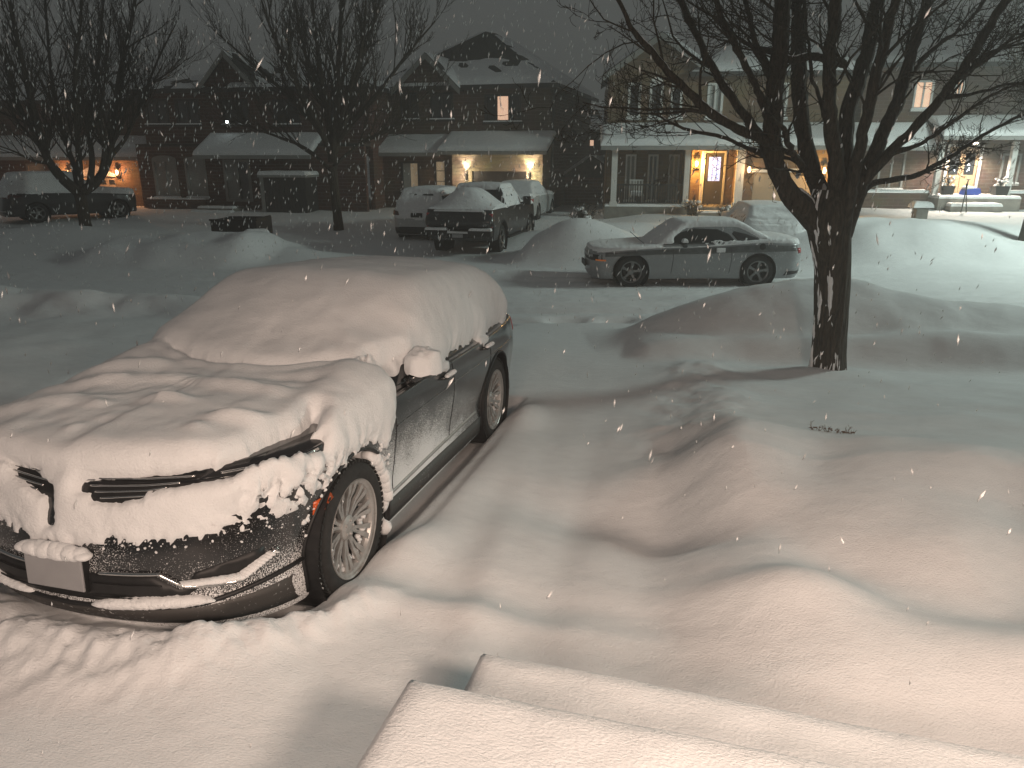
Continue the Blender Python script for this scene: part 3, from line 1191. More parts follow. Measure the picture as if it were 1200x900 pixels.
def ga(x, y, x0, y0, sx_, sy_, rot=0.0, pw=2.0):
    c, s = math.cos(rot), math.sin(rot)
    u = (x - x0) * c + (y - y0) * s
    v = -(x - x0) * s + (y - y0) * c
    return np.exp(-np.abs(u / sx_) ** pw - np.abs(v / sy_) ** pw)


def line_d(x, y, pts):
    best = np.full(np.shape(x), 1e9)
    for (ax, ay), (bx, by) in zip(pts[:-1], pts[1:]):
        dx, dy = bx - ax, by - ay
        t = np.clip(((x - ax) * dx + (y - ay) * dy) / (dx * dx + dy * dy), 0, 1)
        best = np.minimum(best, np.hypot(x - ax - t * dx, y - ay - t * dy))
    return best


def ground_h(X, Y):
    X = np.asarray(X, float)
    Y = np.asarray(Y, float)
    p, q = pq(X, Y)
    wob = fbm(X * .7, Y * .7, 1.5, 3)
    z = interp(q, [-6, 1.0, 3.23, 6.08, 10.0, 11.8, 13.2], [.85, .82, .66, .48, .20, .04, 0.0]) + .10
    z = z * sm(14.5, 11.0, Y) + .05 * sm(11.0, 14.5, Y)
    near = sm(12.6, 11.4, Y)
    z = z + (.030 * fbm(X * .7, Y * .7, .2, 2) + .005 * fbm(X * 2.6, Y * 2.0, .9, 2)) * near
    # ---- driveway: long drift lines and the hollow round the car
    cx, cy = X + 1.776, Y - 3.82
    lx = cx * math.cos(-YAW) - cy * math.sin(-YAW)
    ly = cx * math.sin(-YAW) + cy * math.cos(-YAW)
    inside = sm(.99, .84, np.abs(lx)) * sm(-.80, -.50, ly) * sm(4.1, 3.95, ly) * sm(1.15, .9, np.abs(lx) + .5 * sm(-.1, -.8, ly))
    z = z - .12 * inside
    z = z - .03 * ga(lx, ly, 1.0, 1.5, .10, 1.1, 0, 4)
    z = z + .10 * ga(lx, ly, 1.14, .30, .17, .34, -.2) + .05 * ga(lx, ly, 1.10, -.35, .16, .3) + .12 * ga(lx, ly, 1.14, 3.2, .16, .45) + .05 * ga(lx, ly, 1.2, 1.6, .2, 1.4)
    fc = ly + 1.10 - .42 * (np.abs(lx) / .95) ** 2.6
    z = z + (.085 + .08 * fbm(X * 4, Y * 4, 2, 4, .6)) * np.exp(-(np.abs(fc) / .17) ** 2) * sm(1.35, 1.0, np.abs(lx)) + .03 * fbm(X * 9, Y * 9, 4, 3) * np.exp(-(np.abs(fc + .04) / .2) ** 2) * sm(1.4, 1.0, np.abs(lx))
    z = z + .03 * ga(lx, ly, 1.7, -.2, .12, 2.5, .12) - .025 * ga(lx, ly, 2.0, .5, .15, 3.0, .05)
    z = z + .05 * ga(X, Y, -.35, 3.2, .9, .12, -.25) - .03 * ga(X, Y, -.2, 3.45, .9, .14, -.25)
    z = z + .075 * np.exp(-((ly + .95) / .30) ** 2) * sm(1.25, .8, np.abs(lx))
    # ---- lawn to the right of the driveway
    edge = .10 * fbm(q * 1.3 + 2, .3, .7, 3) + .10 * sm(6, 9, q) * fbm(q * 3.5, p * 2, .1, 3)
    L = sm(-.22, .42 + .4 * sm(4.6, 3.0, q), p + edge) * sm(2.2, 3.2, q)
    prof = interp(q, [2.2, 2.8, 3.6, 4.4, 5.0, 5.5, 6.4, 8.0, 9.2, 10.2, 11], [.05, .19, .28, .34, .43, .38, .20, .08, .02, .0, .0])
    lawn = L * prof * near
    z = z + lawn
    tr = line_d(X, Y, [(-.1, 4.7), (.75, 4.45), (1.3, 4.05), (1.62, 3.6), (1.95, 3.22), (2.35, 3.05), (2.9, 3.15), (3.8, 3.5), (6, 3.4)])
    z = z - .13 * np.exp(-(tr / .33) ** 2) * sm(-.8, 1.1, X) * near
    z = z + .10 * ga(X, Y, 1.25, 5.15, .45, .30, .3) + .09 * ga(X, Y, 3.1, 4.5, .7, .35, .25) - .08 * ga(X, Y, 2.15, 4.75, .25, .6, -.5) + .08 * ga(X, Y, 1.35, 3.15, .55, .22, -.35)
    z = z - .07 * ga(X, Y, 3.0, 3.9, .22, .7, -.6) + .05 * ga(X, Y, 2.6, 2.75, .4, .3)
    z = z + .06 * L * near * fbm(X * .8 + 4, Y * 1.4, .5, 2)
    # crumbly shovelled edge of the lawn further out
    rough = np.exp(-((p - .05) / .5) ** 2) * sm(5.0, 6.2, q) * sm(10.2, 9.0, q)
    z = z + rough * (.10 + .10 * fbm(X * 1.6, Y * 1.2, .3, 3) + .02 * fbm(X * 7, Y * 6, .3, 3))
    # mound round the foot of the tree
    z = z + .10 * ga(X, Y, 3.7, 8.9, .9, .5) - .04 * sm(2.5, 3.5, X) * ga(X, Y, 5, 9.2, 4, .8)
    # ---- ploughed bank on the near side of the road
    hb = spl(X, [1.2, 1.7, 2.3, 3.3, 4.3, 5.2, 6.2, 7.4, 9, 11, 14, 30], [0, .12, .42, .82, 1.02, .98, .80, .64, .56, .5, .5, .4])
    cr = 11.35 + .25 * fbm(X * .5, 0.1, .2, 2)
    across = np.where(Y < cr, sm(cr - 2.1, cr - .1, Y), sm(cr + 1.35, cr, Y))
    hb2 = spl(X, [1.4, 2.0, 3, 6, 9, 30], [0, .22, .30, .42, .45, .45]) * sm(9.3, 10.0, Y + .06 * wob) * sm(12.2, 11.0, Y)
    z = z + np.maximum(hb * across, hb2 * sm(1.3, 1.9, X)) * (1 + .10 * wob) + .02 * fbm(X * 2.5, Y * 2.5, .4, 3) * hb * across
    # ---- left of the driveway: neighbour's lawn and bank
    LL = sm(-5.4, -6.0, p + .2 * wob)
    z = z + LL * near * (.30 + .12 * fbm(X * .45, Y * .45, 3, 3))
    hl = spl(X, [-40, -14, -9, -6, -4.2, -3.5], [.5, .45, .6, .45, .15, 0])
    z = z + .6 * hl * sm(10.2, 11.4, Y + .5 * wob) * sm(13.2, 12.2, Y) * (1 + .4 * wob)
    # ---- road: wheel ruts, trodden hollows
    road = sm(12.6, 13.2, Y) * sm(20.2, 19.2, Y)
    curve = .12 * fbm(X * .25, 2.2, .4, 2) - .012 * (X - 2)
    for yy, dd, ww in ((13.25, .05, .16), (14.15, .09, .15), (14.75, .08, .13), (15.35, .065, .12), (16.1, .05, .14), (17.9, .08, .2), (18.4, .08, .15)):
        z = z - road * dd * np.exp(-((Y - yy - curve) / ww) ** 2) * (.8 + .5 * fbm(X * .9, yy, .3, 3))
        z = z + road * dd * .5 * np.exp(-((Y - yy - curve - ww * 1.9) / (ww * .8)) ** 2)
    z = z + road * (.018 * fbm(X * 1.3, Y * 5, .3, 3) + .010 * fbm(X * 5, Y * 7, .3, 3))
    for x0, y0, a_, b_ in ((1.02, 13.45, .40, .16), (1.93, 13.42, .36, .15), (.1, 13.2, .35, .12), (-.3, 12.8, .3, .1)):
        z = z - .13 * ga(X, Y, x0, y0, a_, b_, .1, 3)
    z = z + .10 * ga(X, Y, -.2, 18.6, 1.6, .3, .1) * road + .05 * fbm(X * 2, Y * 3, 1, 3) * ga(X, Y, -.2, 18.2, 2.2, .8, .1)
    z = z + .09 * ga(X, Y, 4.9, 15.3, 1.0, .22) + .05 * ga(X, Y, 3.6, 15.5, .4, .15)
    # ---- far side: banks and yards
    yard = interp(Y, [19.4, 22, 26, 31, 60, 250], [0, .05, .25, .50, .6, .6])
    yard = yard + sm(3, 6, X) * sm(23, 28, Y) * .25
    z = z + yard
    Yb = Y + .5 * fbm(X * .35, .3, .9, 2)
    dC = sm(-7.2, -6.2, X + .24 * (22 - Y)) * sm(.9, .2, X + .24 * (22 - Y) * 1.0)       # opening of the driveway with the pickup
    dA = sm(-17.5, -17, X) * sm(-11.5, -12.5, X)
    opening = 1 - np.clip(dC + dA * .8, 0, 1)
    bank = sm(19.5, 20.6, Yb) * sm(23.6, 21.4, Yb)
    amp = spl(X, [-45, -24, -12, -8, -4, 2, 7, 10, 13, 16, 30], [.4, .4, .45, .55, .4, .35, .3, .65, .65, .35, .35])
    z = z + bank * amp * opening * (1 + .5 * fbm(X * .6, Y * .6, .2, 2))
    z = z + .80 * ga(X, Y, 2.0, 20.9, 1.5, 1.1, -.1, 2.2) + .2 * ga(X, Y, 3.4, 22.0, 1.6, 1.2)
    z = z + .55 * ga(X, Y, 2.9, 24.6, 2.6, 1.6) + .30 * ga(X, Y, 6.0, 25.5, 1.8, 1.2)
    z = z + .55 * ga(X, Y, 10.3, 21.6, 2.4, 1.7, -.25, 2.2) + .4 * ga(X, Y, 13.2, 25.5, 4.5, 1.3, 0, 3)
    z = z + .45 * ga(X, Y, -9.8, 23.0, 2.2, 1.4) + .35 * ga(X, Y, -6.6, 21.3, 1.4, .9) + .35 * ga(X, Y, -15.5, 25.5, 3.0, 1.3) + .3 * ga(X, Y, -21, 22.5, 4, 1.5)
    far = sm(22, 26, Y)
    z = z + far * .08 * fbm(X * .4, Y * .4, .8, 3)
    return z


def gh(x, y):
    return float(ground_h(np.array([x]), np.array([y]))[0])


def build_ground():
    ny, nx = 760, 620
    ty = np.linspace(0, 1, ny)
    ys = -4 + 5.2 * ty + (258 - 4.2) * (np.exp(6.2 * ty ** 1.6) - 1) / (math.exp(6.2) - 1)
    # finer close by: geometric growth
    ys = np.concatenate([np.linspace(-4, .8, 24), .8 * np.exp(np.linspace(0, math.log(260 / .8), ny - 24) ** 1.0)])
    a = np.linspace(-1, 1, nx)
    a = a * 1.0
    Yg = np.repeat(ys[:, None], nx, 1)
    Xg = a[None, :] * (np.maximum(Yg, 0) * .95 + 3.2)
    Z = ground_h(Xg, Yg)
    P = np.stack([Xg, Yg, Z], -1)
    du = np.gradient(P, axis=1)
    dv = np.gradient(P, axis=0)
    N = np.cross(du, dv)
    N /= np.linalg.norm(N, axis=2, keepdims=True)
    i = np.arange(ny - 1)[:, None]
    j = np.arange(nx - 1)[None, :]
    A = i * nx + j
    F = np.stack([A, A + 1, A + nx + 1, A + nx], -1)
    cX = (Xg[:-1, :-1] + Xg[1:, 1:]) / 2
    cYy = (Yg[:-1, :-1] + Yg[1:, 1:]) / 2
    p, q = pq(cX, cYy)
    lab = np.full(cX.shape, 3)
    lab[(cYy < 12.6)] = 1                                  # near lawns
    lab[(cYy < 12.6) & (p > -5.6) & (p < -.05)] = 0        # driveway
    lab[(cYy < 12.6) & (p <= -5.6)] = 4
    lab[(cYy >= 12.6) & (cYy < 19.4)] = 2
    flatP, flatN = P.reshape(-1, 3), N.reshape(-1, 3)
    for k, nm in ((0, 'driveway'), (1, 'front_lawn'), (2, 'road'), (3, 'far_yards'), (4, 'neighbour_lawn')):
        f = F[lab == k].reshape(-1, 4)
        if not len(f):
            continue
        used, inv = np.unique(f.ravel(), return_inverse=True)
        me = mesh_from(nm, flatP[used], inv.reshape(-1, 4).astype(np.int32))
        me.materials.append(SNOW)
        me.normals_split_custom_set_from_vertices([tuple(n) for n in flatN[used].tolist()])
        o = link(nm, me)
        o['kind'] = 'structure'


build_ground()


def snow_slab(name, x0, x1, y0, y1, z0, th, parent=None, res=.05, amp=.012, rnd=.06, seed=0.0, mat=None, tilt=0.0, over=0.0, freq=2.5):
    """a layer of snow with rounded shoulders lying on a flat rectangle (z0 = top of what carries it); tilt = rise in z per metre of y"""
    nx = max(4, int((x1 - x0) / res))
    ny = max(4, int((y1 - y0) / res))

    def axis(a, b, n):
        t = np.linspace(0, 1, n)
        v = a + (b - a) * t
        k = min(rnd, (b - a) * .3)
        ext = a + k * np.array([0, .01, .08, .22, .45, .72])
        ext2 = (b - k * np.array([0, .01, .08, .22, .45, .72]))[::-1]
        mid = v[(v > a + k) & (v < b - k)]
        return np.concatenate([ext, mid, ext2])
    xs, ys = axis(x0 - over, x1 + over, nx), axis(y0 - over, y1 + over, ny)
    X, Y = np.meshgrid(xs, ys)
    d = np.minimum(np.minimum(X - xs[0], xs[-1] - X), np.minimum(Y - ys[0], ys[-1] - Y))
    k = min(rnd, (y1 - y0) * .3, (x1 - x0) * .3)
    t = np.clip(d / k, 0, 1)
    prof = np.sqrt(np.clip(1 - (1 - t) ** 2, 0, 1))
    h = th * prof + (amp * fbm(X * freq + seed, Y * freq, seed, 3) + amp * .3 * fbm(X * freq * 5 + seed, Y * freq * 5, seed, 2)) * prof
    Z = z0 + tilt * (Y - y0) + h
    Zb = z0 + tilt * (Y - y0) - .002
    n1, n2 = X.shape
    top = np.stack([X, Y, Z], -1).reshape(-1, 3)
    i = np.arange(n1 - 1)[:, None]
    j = np.arange(n2 - 1)[None, :]
    A = i * n2 + j
    F = np.stack([A, A + 1, A + n2 + 1, A + n2], -1).reshape(-1, 4)
    # bottom face closes the layer
    b = len(top)
    corners = [(xs[0], ys[0]), (xs[-1], ys[0]), (xs[-1], ys[-1]), (xs[0], ys[-1])]
    bot = [(cx_, cy_, z0 + tilt * (cy_ - y0) - .001) for cx_, cy_ in corners]
    verts = np.concatenate([top, np.array(bot)])
    F = np.concatenate([F, np.array([[b, b + 3, b + 2, b + 1]])])
    me = mesh_from(name, verts, F.astype(np.int32))
    me.materials.append(mat or SNOW)
    return link(name, me, parent)


# ---- the porch the photograph was taken from: its snowed-over slab and step
CONC = simple('concrete', (0.30, 0.29, 0.27), 0.85, noise=.2, nscale=5, bump=.004, bscale=60)
PORCH_T = thing('porch', 'snow-covered concrete porch landing with one lower step, nearest of everything', 'porch', (-.36, 2.08, 0), -.28)
m = MB()
m.box(0.03, 6.5, -3.6, -.03, .5, 1.22)
m.build('landing', CONC, PORCH_T)
ps = snow_slab('landing_snow', 0, 6.55, -3.6, 0, 1.22, .135, PORCH_T, .035, .016, .08, 3.0, SNOW, over=0, freq=1.3)
m = MB()
m.box(.15, 6.5, -.028, .36, .5, 1.08)
m.build('step', CONC, PORCH_T)
snow_slab('step_snow', .13, 6.55, -.026, .38, 1.08, .115, PORCH_T, .03, .018, .07, 8.0, SNOW, freq=1.3)

# ================================================================== trees
def bark_mat(name, c1, c2):
    m, nt, b = nodes_of(name)
    tc = nt.nodes.new('ShaderNodeTexCoord')
    mp = nt.nodes.new('ShaderNodeMapping')
    mp.inputs['Scale'].default_value = (1, 1, .16)
    nt.links.new(tc.outputs['Object'], mp.inputs[0])
    n = nt.nodes.new('ShaderNodeTexNoise')
    n.inputs['Scale'].default_value = 38
    n.inputs['Detail'].default_value = 6
    n.inputs['Roughness'].default_value = .65
    v = nt.nodes.new('ShaderNodeTexVoronoi')
    v.inputs['Scale'].default_value = 26
    nt.links.new(mp.outputs[0], n.inputs['Vector'])
    nt.links.new(mp.outputs[0], v.inputs['Vector'])
    r = nt.nodes.new('ShaderNodeValToRGB')
    r.color_ramp.elements[0].position = .35
    r.color_ramp.elements[0].color = (*c1, 1)
    r.color_ramp.elements[1].position = .68
    r.color_ramp.elements[1].color = (*c2, 1)
    nt.links.new(n.outputs['Fac'], r.inputs[0])
    nt.links.new(r.outputs[0], b.inputs['Base Color'])
    b.inputs['Roughness'].default_value = .85
    b.inputs['Specular IOR Level'].default_value = .25
    mx = nt.nodes.new('ShaderNodeMath')
    mx.operation = 'ADD'
    nt.links.new(n.outputs['Fac'], mx.inputs[0])
    nt.links.new(v.outputs['Distance'], mx.inputs[1])
    bp = nt.nodes.new('ShaderNodeBump')
    bp.inputs['Distance'].default_value = .035
    nt.links.new(mx.outputs[0], bp.inputs['Height'])
    nt.links.new(bp.outputs[0], b.inputs['Normal'])
    return m


BARK = bark_mat('bark', (0.022, 0.017, 0.012), (0.088, 0.068, 0.050))
BARK_FAR = bark_mat('bark_far', (0.03, 0.024, 0.018), (0.08, 0.065, 0.05))


def smooth_path(pts, n):
    P = np.array(pts, float)
    s = np.r_[0, np.cumsum(np.linalg.norm(np.diff(P[:, :3], axis=0), axis=1))]
    t = np.linspace(0, s[-1], n)
    return np.stack([spl(t, s, P[:, k]) for k in range(P.shape[1])], 1)


def twig(mb, rnd, p, d, length, rad, level, sides, up=.25, kink=.22, kids=3, minr=.002, spread=(.5, 1.0)):
    """a branch that forks again and again; thin, slightly kinked, turning upward at its end"""
    n = max(3, int(3 + length * 2.5))
    pts, rs = [p.copy()], [rad]
    q, dd = p.copy(), d.normalized()
    for i in range(n):
        dd = (dd + Vector((rnd.gauss(0, kink), rnd.gauss(0, kink), rnd.gauss(0, kink) + up / n * 2))).normalized()
        q = q + dd * (length / n)
        pts.append(q.copy())
        rs.append(max(minr, rad * (1 - .72 * (i + 1) / n)))
    mb.tube(pts, rs, sides, cap=False)
    if level <= 0:
        return
    k = kids + (1 if rnd.random() < .5 else 0)
    for c in range(k):
        f = (c + 1 + rnd.uniform(-.4, .4)) / (k + .4)
        f = min(.97, max(.12, f))
        i = int(f * n)
        a = pts[i].lerp(pts[min(n, i + 1)], f * n - i)
        t = (pts[min(n, i + 1)] - pts[i]).normalized()
        side = t.orthogonal().normalized()
        side.rotate(Matrix.Rotation(rnd.uniform(0, 2 * math.pi), 3, t))
        ang = rnd.uniform(*spread)
        nd = (t * math.cos(ang) + side * math.sin(ang))
        twig(mb, rnd, a, nd, length * rnd.uniform(.38, .68) * (1.15 - .5 * f), max(minr, rs[i] * rnd.uniform(.5, .68)), level - 1, 3 if level <= 2 else max(3, sides - 2), up, kink * 1.15, kids, minr, spread)


def big_tree():
    random.seed(11)
    rnd = random.Random(21)
    Y0 = 9.0
    T = thing('maple_tree', 'big bare tree with snow on its bark, on the mound beside the near driveway', 'tree', (0, 0, 0))
    base = view_point(970, 446, Y0)
    base.z = gh(base.x, Y0) - .15
    T.location = base

    def vp(u, v, dy=0.0):
        return view_point(u, v, Y0 + dy) - base
    # trunk
    tp = [(*(vp(970, 470)), .25), (*vp(970, 440), .215), (*vp(972, 400), .20), (*vp(975, 350), .205), (*vp(976, 310), .215), (*vp(973, 280), .245), (*vp(972, 258), .27), (*vp(974, 238), .25), (*vp(976, 222), .20)]
    P = smooth_path(tp, 60)
    sides = 40
    vs = []
    for i, (x, y, z, r) in enumerate(P):
        for k in range(sides):
            a = 2 * math.pi * k / sides
            rr = r * (1 + .06 * math.sin(3 * a + 1) + .10 * float(fbm(math.cos(a) * 2.5, math.sin(a) * 2.5, z * 1.2, 3)) + .05 * float(fbm(math.cos(a) * 7, math.sin(a) * 7, z * 1.5, 2)))
            rr *= 1 + .35 * math.exp(-i / 5.0)
            vs.append((x + rr * math.cos(a), y + rr * .95 * math.sin(a), z))
    fs = [(i * sides + k, i * sides + (k + 1) % sides, (i + 1) * sides + (k + 1) % sides, (i + 1) * sides + k) for i in range(len(P) - 1) for k in range(sides)]
    m = MB()
    m.add(vs, fs)
    trunk = m.build('trunk', BARK, T, smooth=True)
    # limbs surveyed along the tree: (u, v, depth offset, radius)
    L = [
        [(966, 268, 0, .17), (940, 243, -.05, .14), (922, 222, -.1, .125), (908, 189, -.15, .115), (906, 132, -.2, .11), (914, 57, -.2, .10), (917, 0, -.2, .09), (920, -110, -.3, .06), (915, -220, -.3, .02)],
        [(972, 262, .1, .14), (962, 230, .2, .12), (949, 189, .3, .105), (939, 143, .4, .10), (936, 75, .5, .095), (936, 0, .6, .085), (945, -120, .9, .05), (950, -230, 1.1, .02)],
        [(978, 255, 0, .15), (979, 220, -.1, .11), (977, 170, -.2, .09), (972, 113, -.3, .08), (973, 57, -.4, .075), (980, 0, -.5, .07), (996, -110, -.7, .04), (1000, -200, -.8, .015)],
        [(982, 262, .1, .15), (988, 225, .2, .12), (990, 170, .3, .10), (994, 130, .4, .10), (1009, 87, .45, .095), (1021, 38, .5, .09), (1028, 0, .55, .08), (1048, -120, .8, .04), (1060, -220, 1, .015)],
        [(985, 262, -.1, .13), (996, 222, -.2, .085), (1010, 165, -.35, .07), (1024, 100, -.5, .065), (1039, 38, -.6, .06), (1050, 0, -.7, .05), (1075, -100, -.9, .03), (1090, -180, -1, .012)],
        [(985, 275, 0, .16), (1000, 235, .05, .12), (1015, 200, .1, .095), (1030, 168, .15, .085), (1054, 113, .25, .08), (1070, 57, .35, .07), (1086, 0, .45, .06), (1118, -120, .7, .03), (1130, -200, .8, .012)],
        [(1000, 240, 0, .10), (1014, 211, -.1, .075), (1042, 180, -.2, .06), (1081, 140, -.35, .055), (1127, 83, -.5, .052), (1164, 23, -.6, .046), (1185, -10, -.7, .04), (1240, -90, -.9, .02), (1270, -150, -1, .01)],
        [(1000, 245, 0, .09), (1015, 219, .1, .05), (1043, 211, .2, .040), (1072, 206, .3, .034), (1106, 188, .4, .03), (1142, 165, .5, .025), (1200, 134, .7, .018), (1260, 118, .8, .008)],
        [(906, 185, -.1, .10), (900, 170, -.2, .065), (866, 152, -.4, .055), (830, 130, -.55, .05), (795, 97, -.7, .042), (765, 63, -.8, .035), (742, 35, -.9, .028), (722, -5, -1.0, .02), (700, -70, -1.1, .01)],
        [(906, 195, 0, .09), (893, 165, .15, .06), (866, 125, .3, .056), (840, 88, .45, .052), (820, 50, .55, .046), (798, 0, .7, .04), (775, -80, .9, .02), (760, -140, 1, .01)],
        [(906, 150, 0, .08), (890, 110, -.1, .045), (870, 70, -.2, .04), (848, 26, -.25, .035), (836, -8, -.3, .03), (815, -90, -.4, .012)],
        [(908, 185, .1, .07), (880, 175, .2, .03), (845, 160, .3, .024), (806, 152, .4, .02), (775, 138, .5, .014), (750, 120, .55, .006)],
        [(910, 100, .2, .08), (890, 60, .35, .04), (878, 20, .45, .032), (868, -30, .6, .02), (860, -90, .7, .01)],
        [(955, 215, .1, .08), (944, 200, 0, .05), (925, 172, -.2, .04), (918, 150, -.3, .03)],
        [(990, 75, 0, .05), (950, 66, -.1, .045), (925, 70, -.2, .04), (915, 66, -.2, .03)],
        [(977, 160, -.2, .05), (965, 130, -.1, .028), (952, 90, 0, .022), (947, 40, .1, .018), (940, -30, .2, .01)],
        [(1040, 181, -.2, .04), (1080, 168, -.3, .024), (1120, 140, -.5, .02), (1165, 110, -.6, .015), (1210, 92, -.7, .008)],
        [(1060, 95, .3, .05), (1090, 60, .4, .03), (1130, 30, .5, .022), (1170, -20, .6, .012)],
        [(1100, 115, -.4, .035), (1140, 110, -.5, .018), (1185, 98, -.6, .012), (1230, 96, -.7, .006)],
        [(1127, 83, -.5, .035), (1160, 62, -.6, .02), (1200, 50, -.7, .012)],
    ]
    limbs = MB()
    tw = MB()
    snowcap = MB()
    for li, lp in enumerate(L):
        Q = smooth_path([(*vp(u, v, dy), r) for u, v, dy, r in lp], 10 + 5 * len(lp))
        # slight natural kinks
        pts = []
        for i, (x, y, z, r) in enumerate(Q):
            k = .018 * min(1, i / 4)
            pts.append(Vector((x + k * float(fbm(i * .45, li * 3.3, 0, 2)) * 2, y + k * float(fbm(i * .45, li * 3.3, 9, 2)) * 2, z)))
        limbs.tube(pts, [float(r) * .93 * (1 + .08 * rnd.uniform(-1, 1)) for r in Q[:, 3]], 14 if lp[1][3] > .06 else 9)
        run, rr_ = [], []
        for i in range(1, len(pts) - 1):
            t = (pts[i + 1] - pts[i - 1]).normalized()
            on = abs(t.z) < .80 and float(fbm(i * .5, li * 2.7, 4.0, 2)) > -.12
            if on:
                r = float(Q[i, 3])
                run.append(pts[i] + (Vector((0, 0, 1)) - t * t.z).normalized() * r * .80)
                rr_.append(max(.006, r * .34))
            if (not on or i == len(pts) - 2):
                if len(run) > 2:
                    rr_[0] = rr_[-1] = .002
                    snowcap.tube(run, rr_, 7)
                run, rr_ = [], []
        n = len(pts)
        # secondary branches with twigs
        total = sum((pts[i + 1] - pts[i]).length for i in range(n - 1))
        big = lp[1][3] > .055
        nb = int(total * (3.1 if big else 5.0)) + 3
        for b in range(nb):
            f = rnd.uniform(.16 if not big else .24, 1.0) ** .8
            i = min(n - 2, int(f * (n - 1)))
            t = (pts[i + 1] - pts[i]).normalized()
            side = t.orthogonal().normalized()
            side.rotate(Matrix.Rotation(rnd.uniform(0, 2 * math.pi), 3, t))
            # the crown spreads outward: bias away from the trunk axis
            out = Vector((pts[i].x - .05, pts[i].y, 0))
            if out.length > .2:
                side = (side + out.normalized() * 1.0).normalized()
            ang = rnd.uniform(.55, 1.15)
            d = t * math.cos(ang) + side * math.sin(ang)
            r0 = min(float(Q[i, 3]) * .42, .022) * rnd.uniform(.6, 1)
            le = rnd.uniform(.55, 1.55) * (1 if big else .8)
            twig(tw, rnd, pts[i], d, le, max(.005, r0), 3, 5, up=.18, kink=.20, kids=3, minr=.0028)
        # tip
        twig(tw, rnd, pts[-1], pts[-1] - pts[-3], .9, max(.004, float(Q[-1, 3])), 2, 4, minr=.0028)
    limb_o = limbs.build('limbs', BARK, T, smooth=True)
    snowcap.build('limb_snow', SNOW_CAR, limb_o, smooth=True)
    tw.build('crown', BARK, T, smooth=True)
    # snow plastered on the weather side of the trunk: its own shell pushed out where it sticks
    sp, sfs = [], []
    sides2, rows2 = 110, 230
    P2 = smooth_path(tp, rows2)
    keep = np.zeros((rows2, sides2))
    A = 2 * np.pi * np.arange(sides2) / sides2
    V = np.array(vs).reshape(len(P), sides, 3)
    for i in range(rows2):
        fi = i / (rows2 - 1) * (len(P) - 1)
        i0 = min(len(P) - 2, int(fi))
        w = fi - i0
        ring = V[i0] * (1 - w) + V[i0 + 1] * w
        fk = A / (2 * np.pi) * sides
        k0 = fk.astype(int) % sides
        k1 = (k0 + 1) % sides
        wk = fk - fk.astype(int)
        pos = ring[k0] * (1 - wk[:, None]) + ring[k1] * wk[:, None]
        z = P2[i, 2]
        nz = 1.15 * fbm(np.cos(A) * 3.0, np.sin(A) * 3.0, z * 1.7, 4, .55) + .25 * fbm(np.cos(A) * 12, np.sin(A) * 12, z * 9, 2)
        # sticks mostly to the side towards -x/-y
        bias = np.cos(A - math.radians(205)) * .42 - .63
        t = (nz + bias) * .075
        keep[i] = t
        ctr = P2[i, :3]
        dirn = pos - ctr
        dirn[:, 2] = 0
        dirn /= np.linalg.norm(dirn, axis=1)[:, None]
        pos = pos + dirn * np.clip(t, -.02, .022)[:, None]
        sp.append(pos)
    sp = np.array(sp)
    kk = keep > -.005
    K = kk[:-1] | kk[1:]
    K = K | np.roll(K, -1, 1)
    f = grid_faces(rows2, sides2, K)
    me = mesh_from('bark_snow', sp.reshape(-1, 3), f)
    me.materials.append(SNOW_CAR)
    link('bark_snow', me, T)
    # snow in the forks
    for (u, v, dy, rx, rz, n) in ((960, 256, -.10, .085, .09, 5), (966, 262, -.16, .07, .06, 4), (944, 236, .02, .035, .10, 3), (1001, 237, -.02, .025, .08, 3), (984, 172, -.25, .03, .04, 2), (936, 205, .12, .025, .05, 2), (966, 224, .10, .03, .08, 3)):
        m = MB()
        c = vp(u, v, dy)
        for k in range(n):
            blob(m, (c.x + rnd.uniform(-rx, rx) * .5, c.y + rnd.uniform(-.02, .03), c.z + rnd.uniform(-rz, rz) * .5), (rx * .6, .06, rz * .75), k + int(u), 3, .06)
        m.build('fork_snow', SNOW_CAR, T, smooth=True)
    return T


big_tree()


